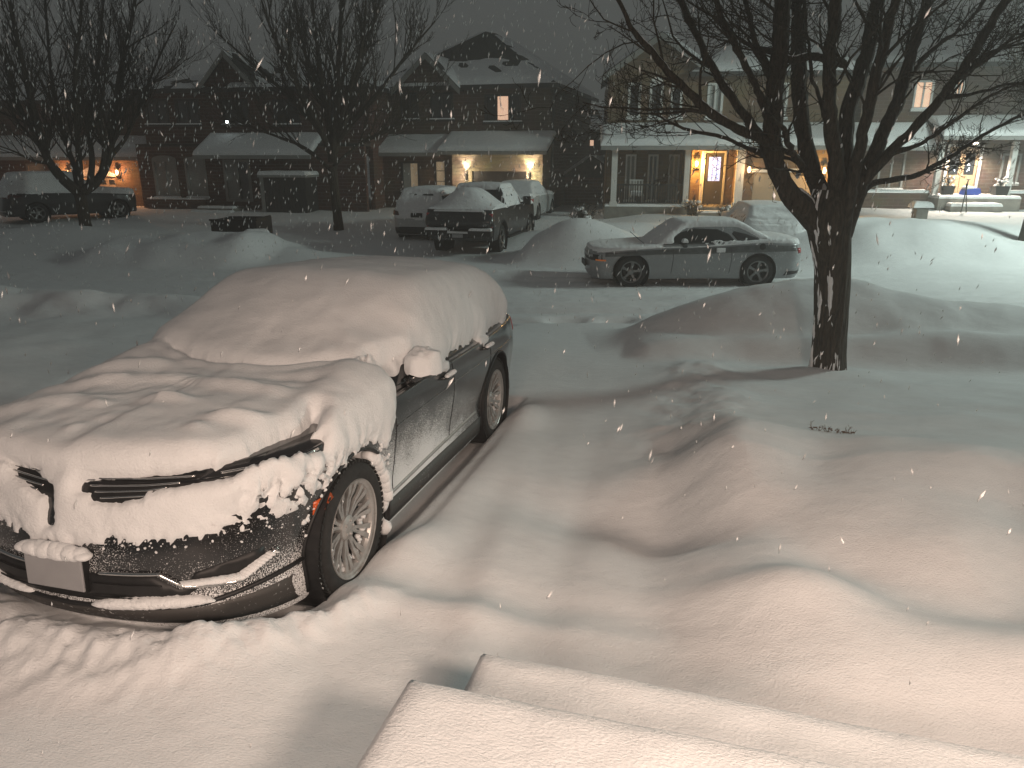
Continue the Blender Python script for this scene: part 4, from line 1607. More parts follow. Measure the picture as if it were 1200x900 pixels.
def street_tree(u, v, Y, label, limbs, seed, trunk_px, fork_v, spreadpx, height):
    rnd = random.Random(seed)
    base = view_point(u, v, Y)
    base.z = gh(base.x, Y) - .1
    T = thing('street_tree', label, 'tree', base, 0, 'bare trees across the road')
    k = 860 / (Y * .954)
    fork = view_point(fork_v[0], fork_v[1], Y) - base
    rt = trunk_px / 2 / k
    m = MB()
    m.tube(smooth_path([(0, 0, -.2, rt * 1.35), (0, 0, .1, rt * 1.1), (fork.x * .4, 0, fork.z * .5, rt), (fork.x, 0, fork.z, rt * 1.1)], 10)[:, :3].tolist(), [rt * 1.3, rt * 1.2, rt * 1.1, rt, rt, rt, rt, rt, rt, rt * 1.05], 12)
    m.build('trunk', BARK_FAR, T, smooth=True)
    m = MB()
    tw = MB()
    for (pts, r0) in limbs:
        Q = []
        for i, (uu, vv, dy) in enumerate(pts):
            pnt = view_point(uu, vv, Y + dy) - base
            Q.append((*pnt, r0 * (1 - .8 * i / (len(pts) - 1))))
        Q = smooth_path(Q, 6 * len(pts))
        P = [Vector(q[:3]) for q in Q]
        m.tube(P, [float(q[3]) for q in Q], 8)
        n = len(P)
        total = sum((P[i + 1] - P[i]).length for i in range(n - 1))
        for b in range(int(total * 3.9)):
            f = rnd.uniform(.15, 1)
            i = min(n - 2, int(f * (n - 1)))
            t = (P[i + 1] - P[i]).normalized()
            side = t.orthogonal().normalized()
            side.rotate(Matrix.Rotation(rnd.uniform(0, 6.28), 3, t))
            ang = rnd.uniform(.3, .75)
            d = t * math.cos(ang) + side * math.sin(ang) + Vector((0, 0, .15))
            twig(tw, rnd, P[i], d, rnd.uniform(1.0, 2.4) * (1.1 - .3 * f), max(.012, float(Q[i][3]) * .45), 2, 4, up=.35, kink=.10, kids=4, minr=.006, spread=(.3, .7))
        twig(tw, rnd, P[-1], P[-1] - P[-3], 1.6, .012, 2, 4, up=.3, kink=.1, kids=3, minr=.006, spread=(.3, .7))
    m.build('limbs', BARK_FAR, T, smooth=True)
    tw.build('crown', BARK_FAR, T, smooth=True)
    return T


street_tree(101, 269, 27.0, 'bare tree with a low fork in front of the glowing garage lamps', [
    ([(93, 226, 0), (72, 208, -.3), (58, 190, -.5), (45, 150, -.9), (30, 90, -1.3), (15, 20, -1.6), (0, -60, -1.8)], .19),
    ([(94, 226, 0), (112, 214, .3), (124, 195, .5), (132, 150, .8), (140, 90, 1.1), (155, 20, 1.3), (165, -50, 1.4)], .19),
    ([(92, 222, .1), (88, 200, .4), (75, 160, .9), (62, 100, 1.3), (55, 30, 1.7), (50, -50, 2)], .12),
    ([(94, 222, .1), (93, 195, -.3), (90, 140, -.7), (88, 80, -1.0), (95, 10, -1.2), (92, -60, -1.3)], .13),
    ([(105, 217, 0), (108, 190, .2), (104, 150, .5), (112, 100, .9), (118, 40, 1.1), (125, -40, 1.3)], .12),
    ([(118, 205, .3), (122, 180, .2), (118, 140, .1), (125, 80, -.2), (130, 10, -.5)], .10),
    ([(60, 192, -.5), (38, 188, -.8), (18, 178, -1.0), (-10, 168, -1.3)], .06),
    ([(50, 170, -.7), (25, 130, -1.1), (5, 70, -1.5), (-25, 20, -1.8)], .09),
    ([(128, 185, .6), (145, 165, .8), (165, 120, 1.2), (185, 70, 1.5), (205, 30, 1.8)], .09),
    ([(133, 150, .8), (160, 110, 1), (190, 90, 1.2), (212, 75, 1.4)], .06),
], 5, 13, (94, 228), 90, 8)
street_tree(397, 270, 27.0, 'bare tree with a tall straight fan of twigs beyond the parked sedan roof', [
    ([(389, 190, 0), (386, 150, 0), (378, 100, .2), (370, 40, .4), (362, -50, .6)], .14),
    ([(390, 190, 0), (394, 140, -.2), (396, 80, -.5), (400, 10, -.8), (402, -70, -1)], .14),
    ([(390, 185, 0), (405, 140, .3), (420, 80, .7), (440, 20, 1.1), (455, -50, 1.4)], .12),
    ([(388, 180, 0), (370, 140, -.4), (345, 90, -.8), (320, 40, -1.2), (300, -20, -1.5)], .12),
    ([(388, 172, 0), (360, 135, .5), (325, 100, .9), (290, 70, 1.3), (250, 35, 1.7)], .10),
    ([(391, 172, 0), (420, 135, -.5), (450, 100, -1.0), (480, 60, -1.4), (510, 25, -1.8)], .10),
    ([(388, 200, 0), (360, 175, .3), (325, 160, .6), (285, 145, .9), (250, 120, 1.1)], .07),
    ([(391, 195, 0), (420, 170, .3), (455, 150, .5), (490, 120, .7), (515, 95, .8)], .07),
    ([(388, 165, .2), (375, 110, 1.0), (355, 50, 1.5), (340, -20, 1.9)], .09),
    ([(391, 165, .2), (410, 105, -1.0), (425, 50, -1.4), (430, -30, -1.8)], .09),
], 8, 11, (389, 195), 140, 9)


# the edge of one more trunk, at the right border, and dry stalks poking out of the lawn
def small_bits():
    rnd = random.Random(3)
    base = view_point(1199, 300, 24)
    base.z = gh(base.x, 24) - .1
    T = thing('street_tree', 'dark bare tree at the far right edge, rising from the snow before the lit porch', 'tree', base, 0, 'bare trees across the road')
    m = MB()
    m.tube([(0, 0, -.2), (.02, 0, 1), (.05, 0, 2.2), (.1, 0, 3.2)], [.26, .19, .17, .16], 12)
    m.build('trunk', BARK_FAR, T, smooth=True)
    m = MB()
    for k in range(9):
        a = rnd.uniform(0, 6.28)
        d = Vector((math.cos(a) * .5, math.sin(a) * .5, 1))
        if k < 3:
            d.x = abs(d.x)
        twig(m, rnd, Vector((.1, 0, 2.9)), d, rnd.uniform(3, 4), .08, 3, 6, up=.3, kink=.08, kids=4, minr=.008, spread=(.3, .7))
    m.build('crown', BARK_FAR, T, smooth=True)
    DRY = simple('dry_stem', (0.09, 0.045, 0.02), .8)
    base = view_point(975, 507, 6.0)
    for it in range(20):
        g = gh(base.x, base.y)
        Yn = base.y + (base.z - g) * (-1.8) * -1 * .9
        base = view_point(975, 507, base.y + (base.z - g) * 1.9)
    S = thing('garden_plant', 'dry brown stalks poking out of the lawn snow below the big tree', 'plant', (base.x, base.y, gh(base.x, base.y)))
    m = MB()
    for (dx, dy, n) in ((-.10, .06, 6), (-.04, .03, 4), (.02, .0, 3), (.10, -.05, 6), (.07, -.03, 3)):
        for k in range(n):
            a = rnd.uniform(0, 6.28)
            p = Vector((dx + rnd.uniform(-.03, .03), dy, -.02))
            twig(m, rnd, p, Vector((math.cos(a) * .9, math.sin(a) * .6, 1)), rnd.uniform(.04, .09), .003, 1, 4, kink=.4, kids=3, minr=.0014)
            blob(m, (p.x + rnd.uniform(-.02, .02), p.y, .02), (.009, .006, .006), k, 1)
    m.build('stalks', DRY, S)


small_bits()

# ================================================================== the houses across the road
def brick_mat(name, c1, c2, mortar, scale=1.0):
    m, nt, b = nodes_of(name)
    tc = nt.nodes.new('ShaderNodeTexCoord')
    sep = nt.nodes.new('ShaderNodeSeparateXYZ')
    nt.links.new(tc.outputs['Object'], sep.inputs[0])
    add = nt.nodes.new('ShaderNodeMath')
    nt.links.new(sep.outputs['X'], add.inputs[0])
    nt.links.new(sep.outputs['Y'], add.inputs[1])
    cmb = nt.nodes.new('ShaderNodeCombineXYZ')
    nt.links.new(add.outputs[0], cmb.inputs['X'])
    nt.links.new(sep.outputs['Z'], cmb.inputs['Y'])
    br = nt.nodes.new('ShaderNodeTexBrick')
    br.inputs['Color1'].default_value = (*c1, 1)
    br.inputs['Color2'].default_value = (*c2, 1)
    br.inputs['Mortar'].default_value = (*mortar, 1)
    br.inputs['Scale'].default_value = 1.0
    br.inputs['Brick Width'].default_value = .42 * scale
    br.inputs['Row Height'].default_value = .15 * scale
    br.inputs['Mortar Size'].default_value = .012
    nt.links.new(cmb.outputs[0], br.inputs['Vector'])
    n = nt.nodes.new('ShaderNodeTexNoise')
    n.inputs['Scale'].default_value = 1.3
    n.inputs['Detail'].default_value = 4
    nt.links.new(tc.outputs['Object'], n.inputs['Vector'])
    mx = nt.nodes.new('ShaderNodeMix')
    mx.data_type = 'RGBA'
    mx.blend_type = 'MULTIPLY'
    mx.inputs[0].default_value = .5
    nt.links.new(br.outputs['Color'], mx.inputs[6])
    nt.links.new(n.outputs['Color'], mx.inputs[7])
    nt.links.new(mx.outputs[2], b.inputs['Base Color'])
    bp = nt.nodes.new('ShaderNodeBump')
    bp.inputs['Distance'].default_value = .01
    bp.invert = True
    nt.links.new(br.outputs['Fac'], bp.inputs['Height'])
    nt.links.new(bp.outputs[0], b.inputs['Normal'])
    b.inputs['Roughness'].default_value = .85
    return m


BR_RED = brick_mat('dark_red_brick', (.13, .055, .04), (.09, .04, .03), (.16, .14, .12))
BR_BROWN = brick_mat('brown_brick', (.14, .085, .055), (.10, .06, .045), (.18, .15, .12))
BR_BUFF = brick_mat('buff_brick', (.46, .38, .26), (.38, .31, .21), (.36, .32, .27))
BR_TAN = brick_mat('tan_brick', (.22, .14, .075), (.16, .10, .055), (.20, .16, .12))
WHITE = simple('white_paint', (.62, .62, .60), .55, noise=.06, nscale=3)
GREYW = simple('grey_frame', (.26, .26, .25), .55, noise=.1)
DKFRAME = simple('dark_frame', (.03, .03, .03), .5)
SHING = simple('dark_shingles', (.03, .03, .03), .95, noise=.5, nscale=7, bump=.02, bscale=12)
DOORG = simple('tan_garage_door', (.34, .29, .22), .55, noise=.06, nscale=2)
DOORD = simple('dark_garage_door', (.025, .02, .018), .5, noise=.2, nscale=2)
DOORB = simple('dark_front_door', (.05, .045, .04), .4)
WOOD = simple('warm_wood_door', (.42, .30, .18), .5, noise=.15, nscale=4, stretch=(8, 8, 1))
PANE = simple('night_window_glass', (.02, .024, .028), .12, spec=.9)
CURT = simple('pale_blind', (.30, .31, .30), .8, noise=.2, nscale=10, stretch=(1, 1, 6))
LIT_WARM = simple('lit_window_warm', (.5, .4, .3), .7, emit=(1.0, .62, .42), estr=.9, noise=.2, nscale=3)
LIT_DIM = simple('lit_window_dim', (.4, .36, .3), .7, emit=(1.0, .72, .42), estr=.16, noise=.3, nscale=2)
LIT_BLUE = simple('lit_door_glass_blue', (.4, .45, .6), .5, emit=(.42, .55, 1.0), estr=1.7, noise=.3, nscale=6)
LIT_SIDE = simple('lit_sidelight_blue', (.4, .45, .6), .5, emit=(.38, .36, .85), estr=.8, noise=.3, nscale=6)
BULB = simple('lamp_glow', (1, .8, .5), .5, emit=(1.0, .62, .25), estr=20)
BULB_W = simple('lamp_glow_white', (1, .9, .75), .5, emit=(1.0, .82, .60), estr=18)
METAL_BK = simple('black_metal', (.02, .02, .02), .5, .6)
STONE = simple('porch_stone', (.20, .19, .17), .9, noise=.3, nscale=3, bump=.02, bscale=6)


class House:
    def __init__(self, name, label, u, Y, yaw, ybase=None):
        c, s = math.cos(PITCH), math.sin(PITCH)
        r = (u - 600) / 860
        X = r * (Y * c)
        self.O = Vector((X, Y, 0))
        self.yaw = yaw
        self.T = thing(name, label, 'house', (X, Y, 0), yaw)
        self.cnt = 0

    def at(self, u, v, y=0.0):
        """facade coordinates (x along it, z up) of a surveyed point, on the plane y metres behind the front"""
        c, s = math.cos(PITCH), math.sin(PITCH)
        cy, sy = math.cos(self.yaw), math.sin(self.yaw)
        ox, oy = self.O.x - sy * y, self.O.y + cy * y
        r, b = (u - 600) / 860, (450 - v) / 860
        z = 3.0
        for _ in range(6):
            lx = (r * (oy * c + (3 - z) * s) - ox) / (cy - r * sy * c)
            Y = oy + lx * sy
            z = 3 + Y * (b * c - s) / (c + b * s)
        return lx, z

    def world(self, x, y, z):
        cy, sy = math.cos(self.yaw), math.sin(self.yaw)
        return Vector((self.O.x + x * cy - y * sy, self.O.y + x * sy + y * cy, z))

    def wall(self, name, x0, x1, z0, z1, mat, y=0.0, holes=(), th=.22, side=None):
        """a wall with real openings; holes: (x0, x1, z0, z1)"""
        xs = sorted({x0, x1, *[min(max(h[0], x0), x1) for h in holes], *[min(max(h[1], x0), x1) for h in holes]})
        zs = sorted({z0, z1, *[min(max(h[2], z0), z1) for h in holes], *[min(max(h[3], z0), z1) for h in holes]})
        nx, nz = len(xs) - 1, len(zs) - 1
        solid = [[not any(h[0] - 1e-6 <= (xs[i] + xs[i + 1]) / 2 <= h[1] + 1e-6 and h[2] - 1e-6 <= (zs[j] + zs[j + 1]) / 2 <= h[3] + 1e-6 for h in holes) for j in range(nz)] for i in range(nx)]
        m = MB()

        def q(a, b_, c_, d):
            m.add([a, b_, c_, d], [(0, 1, 2, 3)])
        for i in range(nx):
            for j in range(nz):
                if not solid[i][j]:
                    continue
                a, b_, lo, hi = xs[i], xs[i + 1], zs[j], zs[j + 1]
                q((a, y, lo), (b_, y, lo), (b_, y, hi), (a, y, hi))
                q((a, y + th, lo), (a, y + th, hi), (b_, y + th, hi), (b_, y + th, lo))
                if i == 0 or not solid[i - 1][j]:
                    q((a, y, lo), (a, y, hi), (a, y + th, hi), (a, y + th, lo))
                if i == nx - 1 or not solid[i + 1][j]:
                    q((b_, y, lo), (b_, y + th, lo), (b_, y + th, hi), (b_, y, hi))
                if j == 0 or not solid[i][j - 1]:
                    q((a, y, lo), (a, y + th, lo), (b_, y + th, lo), (b_, y, lo))
                if j == nz - 1 or not solid[i][j + 1]:
                    q((a, y, hi), (b_, y, hi), (b_, y + th, hi), (a, y + th, hi))
        return m.build(name, mat, self.T)

    def window(self, x0, x1, z0, z1, y=0.0, frame=None, pane=None, cols=1, rows=1, fw=.07, proud=.03, arch=0.0, sill=True, name='window', curtain=None, snow=True, panes=None):
        frame = frame or WHITE
        pane = pane or PANE
        m = MB()
        ya, yb = y - proud, y + .12
        m.box(x0, x0 + fw, ya, yb, z0, z1)
        m.box(x1 - fw, x1, ya, yb, z0, z1)
        m.box(x0 + fw, x1 - fw, ya, yb, z0, z0 + fw)
        m.box(x0 + fw, x1 - fw, ya, yb, z1 - fw, z1)
        for c_ in range(1, cols):
            xc = x0 + (x1 - x0) * c_ / cols
            m.box(xc - fw * .4, xc + fw * .4, ya + .012, yb - .01, z0 + fw, z1 - fw)
        for r_ in range(1, rows):
            zc = z0 + (z1 - z0) * r_ / rows
            m.box(x0 + fw, x1 - fw, ya + .02, yb - .02, zc - fw * .25, zc + fw * .25)
        if arch:
            pts = [(x0 + (x1 - x0) * .5 + (x1 - x0) * .5 * math.cos(a), z1 + arch * math.sin(a)) for a in [math.pi * k / 10 for k in range(11)]]
            m.prism(pts, ya, yb - .05)
        f = m.build(name, frame, self.T)
        if panes:
            for k, pm in enumerate(panes):
                a = x0 + fw * .5 + (x1 - x0 - fw) * k / len(panes)
                b_ = x0 + fw * .5 + (x1 - x0 - fw) * (k + 1) / len(panes)
                mm = MB()
                mm.box(a + .002, b_ - .002, y + .05, y + .07, z0 + fw * .5, z1 - fw * .5)
                mm.build('pane', pm, f)
        else:
            mm = MB()
            mm.box(x0 + fw * .5, x1 - fw * .5, y + .05, y + .07, z0 + fw * .5, z1 - fw * .5)
            mm.build('pane', pane, f)
        if sill:
            mm = MB()
            mm.box(x0 - .06, x1 + .06, y - .10, y - .002, z0 - .09, z0 - .005)
            sl = mm.build('sill', frame, f)
            if snow:
                sn = snow_slab('sill_snow', x0 - .05, x1 + .05, y - .10, y - .005, z0 - .006, .06, f, .15, .01, .04, x0, SNOW_FAR)
        return f

    def shed(self, x0, x1, y0, z0, y1, z1, th=.14, snow=.2, name='porch_roof'):
        """sloping roof strip from (y0, z0) at the eave up to (y1, z1), with snow"""
        m = MB()
        dz = -th
        pts = [(y0, z0), (y1, z1), (y1, z1 + dz), (y0, z0 + dz)]
        m.prism(pts, x0, x1, axis='x')
        r = m.build(name, SHING, self.T)
        m = MB()
        m.box(x0 - .02, x1 + .02, y0 - .10, y0 - .002, z0 - .15, z0 - .01)
        m.build('gutter', GREYW, r)
        snow_slab('roof_snow', x0 - .04, x1 + .04, y0 - .06, y1 - .01, z0 + .001, snow, r, .2, .03, .14, x0 * 1.7, SNOW_FAR, tilt=(z1 - z0) / (y1 - y0), freq=1.1)
        return r


def roof_plane(verts, thick, name, mat, parent, res=.25, amp=.03, seed=0.0, bare=None, rnd=.25):
    """snow lying on a sloping polygon (verts: 3-D points of a planar polygon), with rounded borders; bare(x, y, z) removes snow"""
    P = [Vector(v) for v in verts]
    n = (P[1] - P[0]).cross(P[2] - P[0]).normalized()
    if n.z < 0:
        n = -n
    e1 = (P[1] - P[0]).normalized()
    e2 = n.cross(e1)
    poly = [((p - P[0]).dot(e1), (p - P[0]).dot(e2)) for p in P]
    pv, pf, nb = polyfill(poly, res)
    a = np.array(pv)
    d = poly_dist(a[:, 0], a[:, 1], poly)
    h = thick * np.sqrt(np.clip(1 - (1 - np.clip(d / rnd, 0, 1)) ** 2, 0, 1))
    out = []
    W = [P[0] + e1 * x + e2 * y for x, y in pv]
    WX = np.array([tuple(w) for w in W])
    nz = fbm(WX[:, 0] * .9 + seed, WX[:, 1] * .9, WX[:, 2], 3)
    h = h + amp * nz * (d > 0.01)
    if bare is not None:
        h = np.where(bare(WX, nz), -.05, h)
    for w, hh in zip(W, h):
        out.append(w + n * float(hh) + n * .004)
    faces = []
    for f in pf:
        p0, p1, p2 = [out[i] for i in f[:3]]
        faces.append(f if (p1 - p0).cross(p2 - p0).dot(n) > 0 else f[::-1])
    me = mesh_from(name, out, faces)
    me.materials.append(mat)
    return link(name, me, parent)


def hip_roof(H, x0, x1, y0, y1, ze, zr, ridge, name='roof', bare=None, over=.35, snow=.16):
    """hipped roof: ridge = (xa, ya, xb, yb)"""
    a, b_, c_, d = (x0 - over, y0 - over, ze), (x1 + over, y0 - over, ze), (x1 + over, y1 + over, ze), (x0 - over, y1 + over, ze)
    r0, r1 = (ridge[0], ridge[1], zr), (ridge[2], ridge[3], zr)
    m = MB()
    m.add([a, b_, c_, d, r0, r1], [(0, 1, 5, 4), (1, 2, 5), (2, 3, 4, 5), (3, 0, 4), (0, 3, 2, 1)])
    r = m.build(name, SHING, H.T)
    m = MB()
    m.box(x0 - over - .06, x1 + over + .06, y0 - over - .06, y0 - over + .02, ze - .18, ze - .005)
    m.box(x1 + over - .02, x1 + over + .06, y0 - over + .03, y1 + over, ze - .18, ze - .005)
    m.box(x0 - over - .06, x0 - over + .02, y0 - over + .03, y1 + over, ze - .18, ze - .005)
    m.build('gutter', DKFRAME, r)
    for i, f in enumerate(((a, b_, r1, r0), (b_, c_, r1), (d, a, r0))):
        roof_plane(f, snow, 'roof_snow', SNOW_FAR, r, .3, .03, i * 3.0 + x0, bare)
    return r


def gable(H, x0, x1, xa, ze, zr, y0, y1, mat, over=.25, name='gable', snow=.16, bare=None, wall=True):
    g = None
    if wall:
        m = MB()
        m.prism([(x0, ze), (x1, ze), (xa, zr)], y0, y0 + .2)
        g = m.build(name, mat, H.T)
    k0 = (zr - ze) / (xa - x0)
    k1 = (zr - ze) / (x1 - xa)
    L, Rr, A = (x0 - over, ze - over * k0), (x1 + over, ze - over * k1), (xa, zr)
    th = .12
    m = MB()
    for p, q in ((L, A), (A, Rr)):
        m.prism([(p[0], p[1] + .03), (q[0], q[1] + .03), (q[0], q[1] + .03 + th), (p[0], p[1] + .03 + th)], y0 - over, y1)
    r = m.build('roof', SHING, H.T)
    m = MB()
    for p, q in ((L, A), (A, Rr)):
        m.prism([(p[0], p[1] - .12), (q[0], q[1] - .12), (q[0], q[1] + .12), (p[0], p[1] + .12)], y0 - over - .04, y0 - over - .003)
    m.build('fascia', GREYW, r)
    for p, q in ((L, A), (A, Rr)):
        z = .04 + th
        f = [(p[0], y0 - over, p[1] + z), (q[0], y0 - over, q[1] + z), (q[0], y1, q[1] + z), (p[0], y1, p[1] + z)]
        roof_plane(f, snow, 'roof_snow', SNOW_FAR, r, .25, .03, p[0], bare, .2)
    return r


def wall_lantern(H, x, z, y, power, color, bulb, label, group, body=METAL_BK, updown=False):
    """a lamp on a facade: its own thing"""
    w = H.world(x, y, z)
    T = thing('wall_lamp', label, 'lamp', w, H.yaw, group)
    m = MB()
    if updown:
        m.lathe([(.001, -.16), (.055, -.16), (.055, -.05), (.03, -.05), (.03, .05), (.055, .05), (.055, .16), (.001, .16)], 'z', (0, -.10, 0), 14)
        m.box(-.04, .04, -.06, -.004, -.06, .06)
        m.build('housing', body, T)
        for zz in (-.162, .162):
            m = MB()
            m.lathe([(.001, zz), (.045, zz)], 'z', (0, -.10, 0), 14)
            m.build('bulb', bulb, T)
        wu = w + Vector((0, 0, 0))
        for s_ in (1, -1):
            p = H.world(x, y - .12, z + s_ * .20)
            t = H.world(x, y - .10, z + s_ * 2)
            o = spot_light('wall_lamp_light', p, t, power * (1.0 if s_ < 0 else .5), color, .03, 88, .8)
        point_light('wall_lamp_light', H.world(x, y - .45, z + .1), power * .10, color, .08)
    else:
        m = MB()
        m.prism([(-.09, .16), (.09, .16), (.03, .26), (-.03, .26)], -.20, -.05)
        m.box(-.085, .085, -.20, -.04, -.17, -.14)
        for sx in (-.08, .07):
            for yy in (-.195, -.055):
                m.box(sx, sx + .012, yy, yy + .012, -.14, .16)
        m.box(-.04, .04, -.045, -.004, -.10, .20)
        m.build('housing', body, T)
        m = MB()
        m.lathe([(.001, -.10), (.045, -.08), (.06, 0), (.045, .09), (.001, .12)], 'z', (0, -.125, 0), 12)
        m.build('bulb', bulb, T, smooth=True)
        o = point_light('wall_lamp_light', H.world(x, y - .42, z), power, color, .06)
    return T


# ------------------------------------------------ house C: lit garage, pickup on its driveway
HC = House('brick_house', 'two-storey brick house behind the pickup, garage lit by two up-and-down lamps', 636, 33.0, -.28)
at = HC.at
gz = .25
UP = 1.3                      # upper storey stands back behind the lower roof
xl = at(432, 200)[0]
g0, g1, gt = at(553, 200)[0], at(617, 200)[0], at(617, 201)[1]
d0, d1 = at(468, 225), at(487, 190)
s0, s1 = at(507, 225), at(519, 188)
xb = at(530, 200)[0]
HC.wall('garage_wall', xb, 0, 0, 3.25, BR_BUFF, 0, [(g0, g1, 0, gt)])
HC.wall('front_wall', xl, xb - .002, 0, 3.25, BR_BROWN, .35, [(d0[0], d1[0], d0[1], d1[1]), (s0[0], s1[0], s0[1], s1[1])])
HC.wall('return_wall', xb - .001, xb + .2, 0, 3.2, BR_BUFF, .225, th=.3)
m = MB()
m.box(g0 + .003, g1 - .003, .10, .16, 0, gt - .003)
for r_ in range(1, 4):
    m.box(g0 + .02, g1 - .02, .085, .099, gt * r_ / 4 - .01, gt * r_ / 4 + .01)
for r_ in range(4):
    for c_ in range(4):
        xa = g0 + (g1 - g0) * (c_ + .14) / 4
        xe = g0 + (g1 - g0) * (c_ + .86) / 4
        m.box(xa, xe, .09, .099, gt * (r_ + .2) / 4, gt * (r_ + .8) / 4)
m.build('garage_door', DOORD, HC.T)
HC.window(d0[0], d1[0], d0[1], d1[1], .35, DKFRAME, None, 1, 1, .06, panes=[CURT, LIT_DIM])
HC.window(s0[0], s1[0], s0[1], s1[1], .35, DKFRAME, LIT_DIM, 1, 3, .06)
ze = at(600, 99, UP)[1]
w0, w1 = at(568, 143, UP), at(611, 110, UP)
wa0, wa1 = at(505, 140, UP), at(531, 108, UP)
wb0, wb1 = at(470, 140, UP), at(490, 108, UP)
HC.wall('upper_wall', xl, 0, 3.2, ze, BR_BROWN, UP, [(w0[0], w1[0], w0[1], w1[1]), (wa0[0], wa1[0], wa0[1], wa1[1]), (wb0[0], wb1[0], wb0[1], wb1[1])])
HC.window(w0[0], w1[0], w0[1], w1[1], UP, DKFRAME, None, 3, 1, .08, panes=[PANE, LIT_WARM, PANE])
HC.window(wa0[0], wa1[0], wa0[1], wa1[1], UP, DKFRAME, PANE, 2, 1, .08)
HC.window(wb0[0], wb1[0], wb0[1], wb1[1], UP, DKFRAME, PANE, 2, 1, .08)
m = MB()
m.box(-.24, 0, UP + .222, 11, 0, ze)
m.build('side_wall', BR_BROWN, HC.T)
m = MB()
m.box(xl, xl + .24, .6, 11, 0, ze)
m.build('side_wall', BR_BROWN, HC.T)
m = MB()
m.box(xl, 0, 11, 11.24, 0, ze)
m.build('side_wall', BR_BROWN, HC.T)
m = MB()
m.box(-.21, 0.0, .222, UP + .22, 0, 3.25)
m.build('garage_side_wall', BR_BUFF, HC.T)
HC.shed(xb - .5, .25, -.35, at(600, 177)[1], UP - .003, at(600, 158, UP)[1])
HC.shed(xl - .2, xb - .55, -.1, at(480, 179)[1], UP - .003, at(480, 162, UP)[1])


def bareC(W, nz):
    # wind-scoured patches beside the ridge lines
    return ((W[:, 2] > zr - .35) & (nz < -.10)) | ((W[:, 2] > ze + .5) & (nz < -.30))


zr = at(568, 40, 4.5)[1] + .25
hip_roof(HC, xl, 0, UP, 11, ze, zr, (at(566, 50, 5.0)[0], 5.4, at(574, 50, 5.0)[0], 6.2), bare=bareC)
ga0, ga1, gap = at(466, 96, UP - .3), at(534, 94, UP - .3), at(500, 66, UP - .3)
gable(HC, ga0[0], ga1[0], gap[0], ze - .05, gap[1], UP - .25, 5, BR_BROWN, bare=lambda W, nz: nz < -.12)
gb0, gb1, gbp = at(545, 82, UP + 1.2), at(612, 82, UP + 1.2), at(568, 46, UP + 1.2)
wall_lantern(HC, at(547, 207)[0], at(547, 207)[1], 0, 380, (1, .80, .55), BULB_W, 'left one of the two up-and-down lamps beside the dark garage door', 'garage lamps of the house behind the pickup', updown=True)
wall_lantern(HC, at(621, 207)[0], at(621, 207)[1], 0, 500, (1, .80, .55), BULB_W, 'right one of the two up-and-down lamps, at the corner past the dark garage door', 'garage lamps of the house behind the pickup', updown=True)
# downpipe at the corner, low white shelf beside the garage
m = MB()
m.tube([(.34, UP - .4, ze - .1), (.10, UP + .3, ze - .35), (.06, UP + .35, ze - .6), (.06, UP + .35, .2)], .045, 6)
m.build('downpipe', DKFRAME, HC.T)
pw = HC.world(.05, -1.0, 0)
B = thing('garden_table', 'small pale table with snow on top beside the right-hand garage lamp', 'table', (pw.x, pw.y, gh(pw.x, pw.y)), -.28)
m = MB()
m.box(-.35, .35, -.3, .3, .86, .91)
m.build('table_top', WHITE, B)
for sx in (-.31, .27):
    for sy in (-.27, .23):
        m = MB()
        m.box(sx, sx + .04, sy, sy + .04, -.1, .859)
        m.build('leg', WHITE, B)
snow_slab('snow_cap', -.36, .36, -.31, .31, .911, .10, B, .08, .01, .05, 2, SNOW_FAR)

# ------------------------------------------------ the dark house in the gap
HG = House('distant_house', 'dark distant house in the gap, one small lit upper window', 676, 47.0, -.2)
at = HG.at
a0, a1 = at(672, 240), at(706, 152)
ww0, ww1 = at(690, 172), at(697, 163)
HG.wall('front_wall', a0[0], a1[0], 0, a1[1], BR_RED, 0, [(ww0[0], ww1[0], ww0[1], ww1[1])])
HG.window(ww0[0], ww1[0], ww0[1], ww1[1], 0, DKFRAME, LIT_WARM, 1, 1, .06, sill=False)
m = MB()
m.box(a1[0] - .2, a1[0], .222, 9, 0, a1[1])
m.build('side_wall', BR_RED, HG.T)
hip_roof(HG, a0[0], a1[0], 0, 9, a1[1], a1[1] + 1.4, (a0[0] + .8, 4, a1[0] - .8, 5), bare=lambda W, nz: nz < -.1)
HG2 = thing('garden_shed', 'low dark snow-roofed shed between the two brick houses', 'shed', view_point(690, 230, 37) * Vector((1, 1, 0)), -.2)
m = MB()
m.box(-1.2, 1.5, 0, 2.5, 0, 1.9)
m.build('wall', BR_RED, HG2)
m = MB()
m.prism([(-1.35, 1.9), (1.65, 1.9), (.1, 2.9)], -.2, 2.7)
m.build('roof', SHING, HG2)
roof_plane([(-1.35, -.2, 1.92), (.1, -.2, 2.92), (.1, 2.7, 2.92), (-1.35, 2.7, 1.92)], .14, 'roof_snow', SNOW_FAR, HG2)
roof_plane([(.1, -.2, 2.92), (1.65, -.2, 1.92), (1.65, 2.7, 1.92), (.1, 2.7, 2.92)], .14, 'roof_snow', SNOW_FAR, HG2)

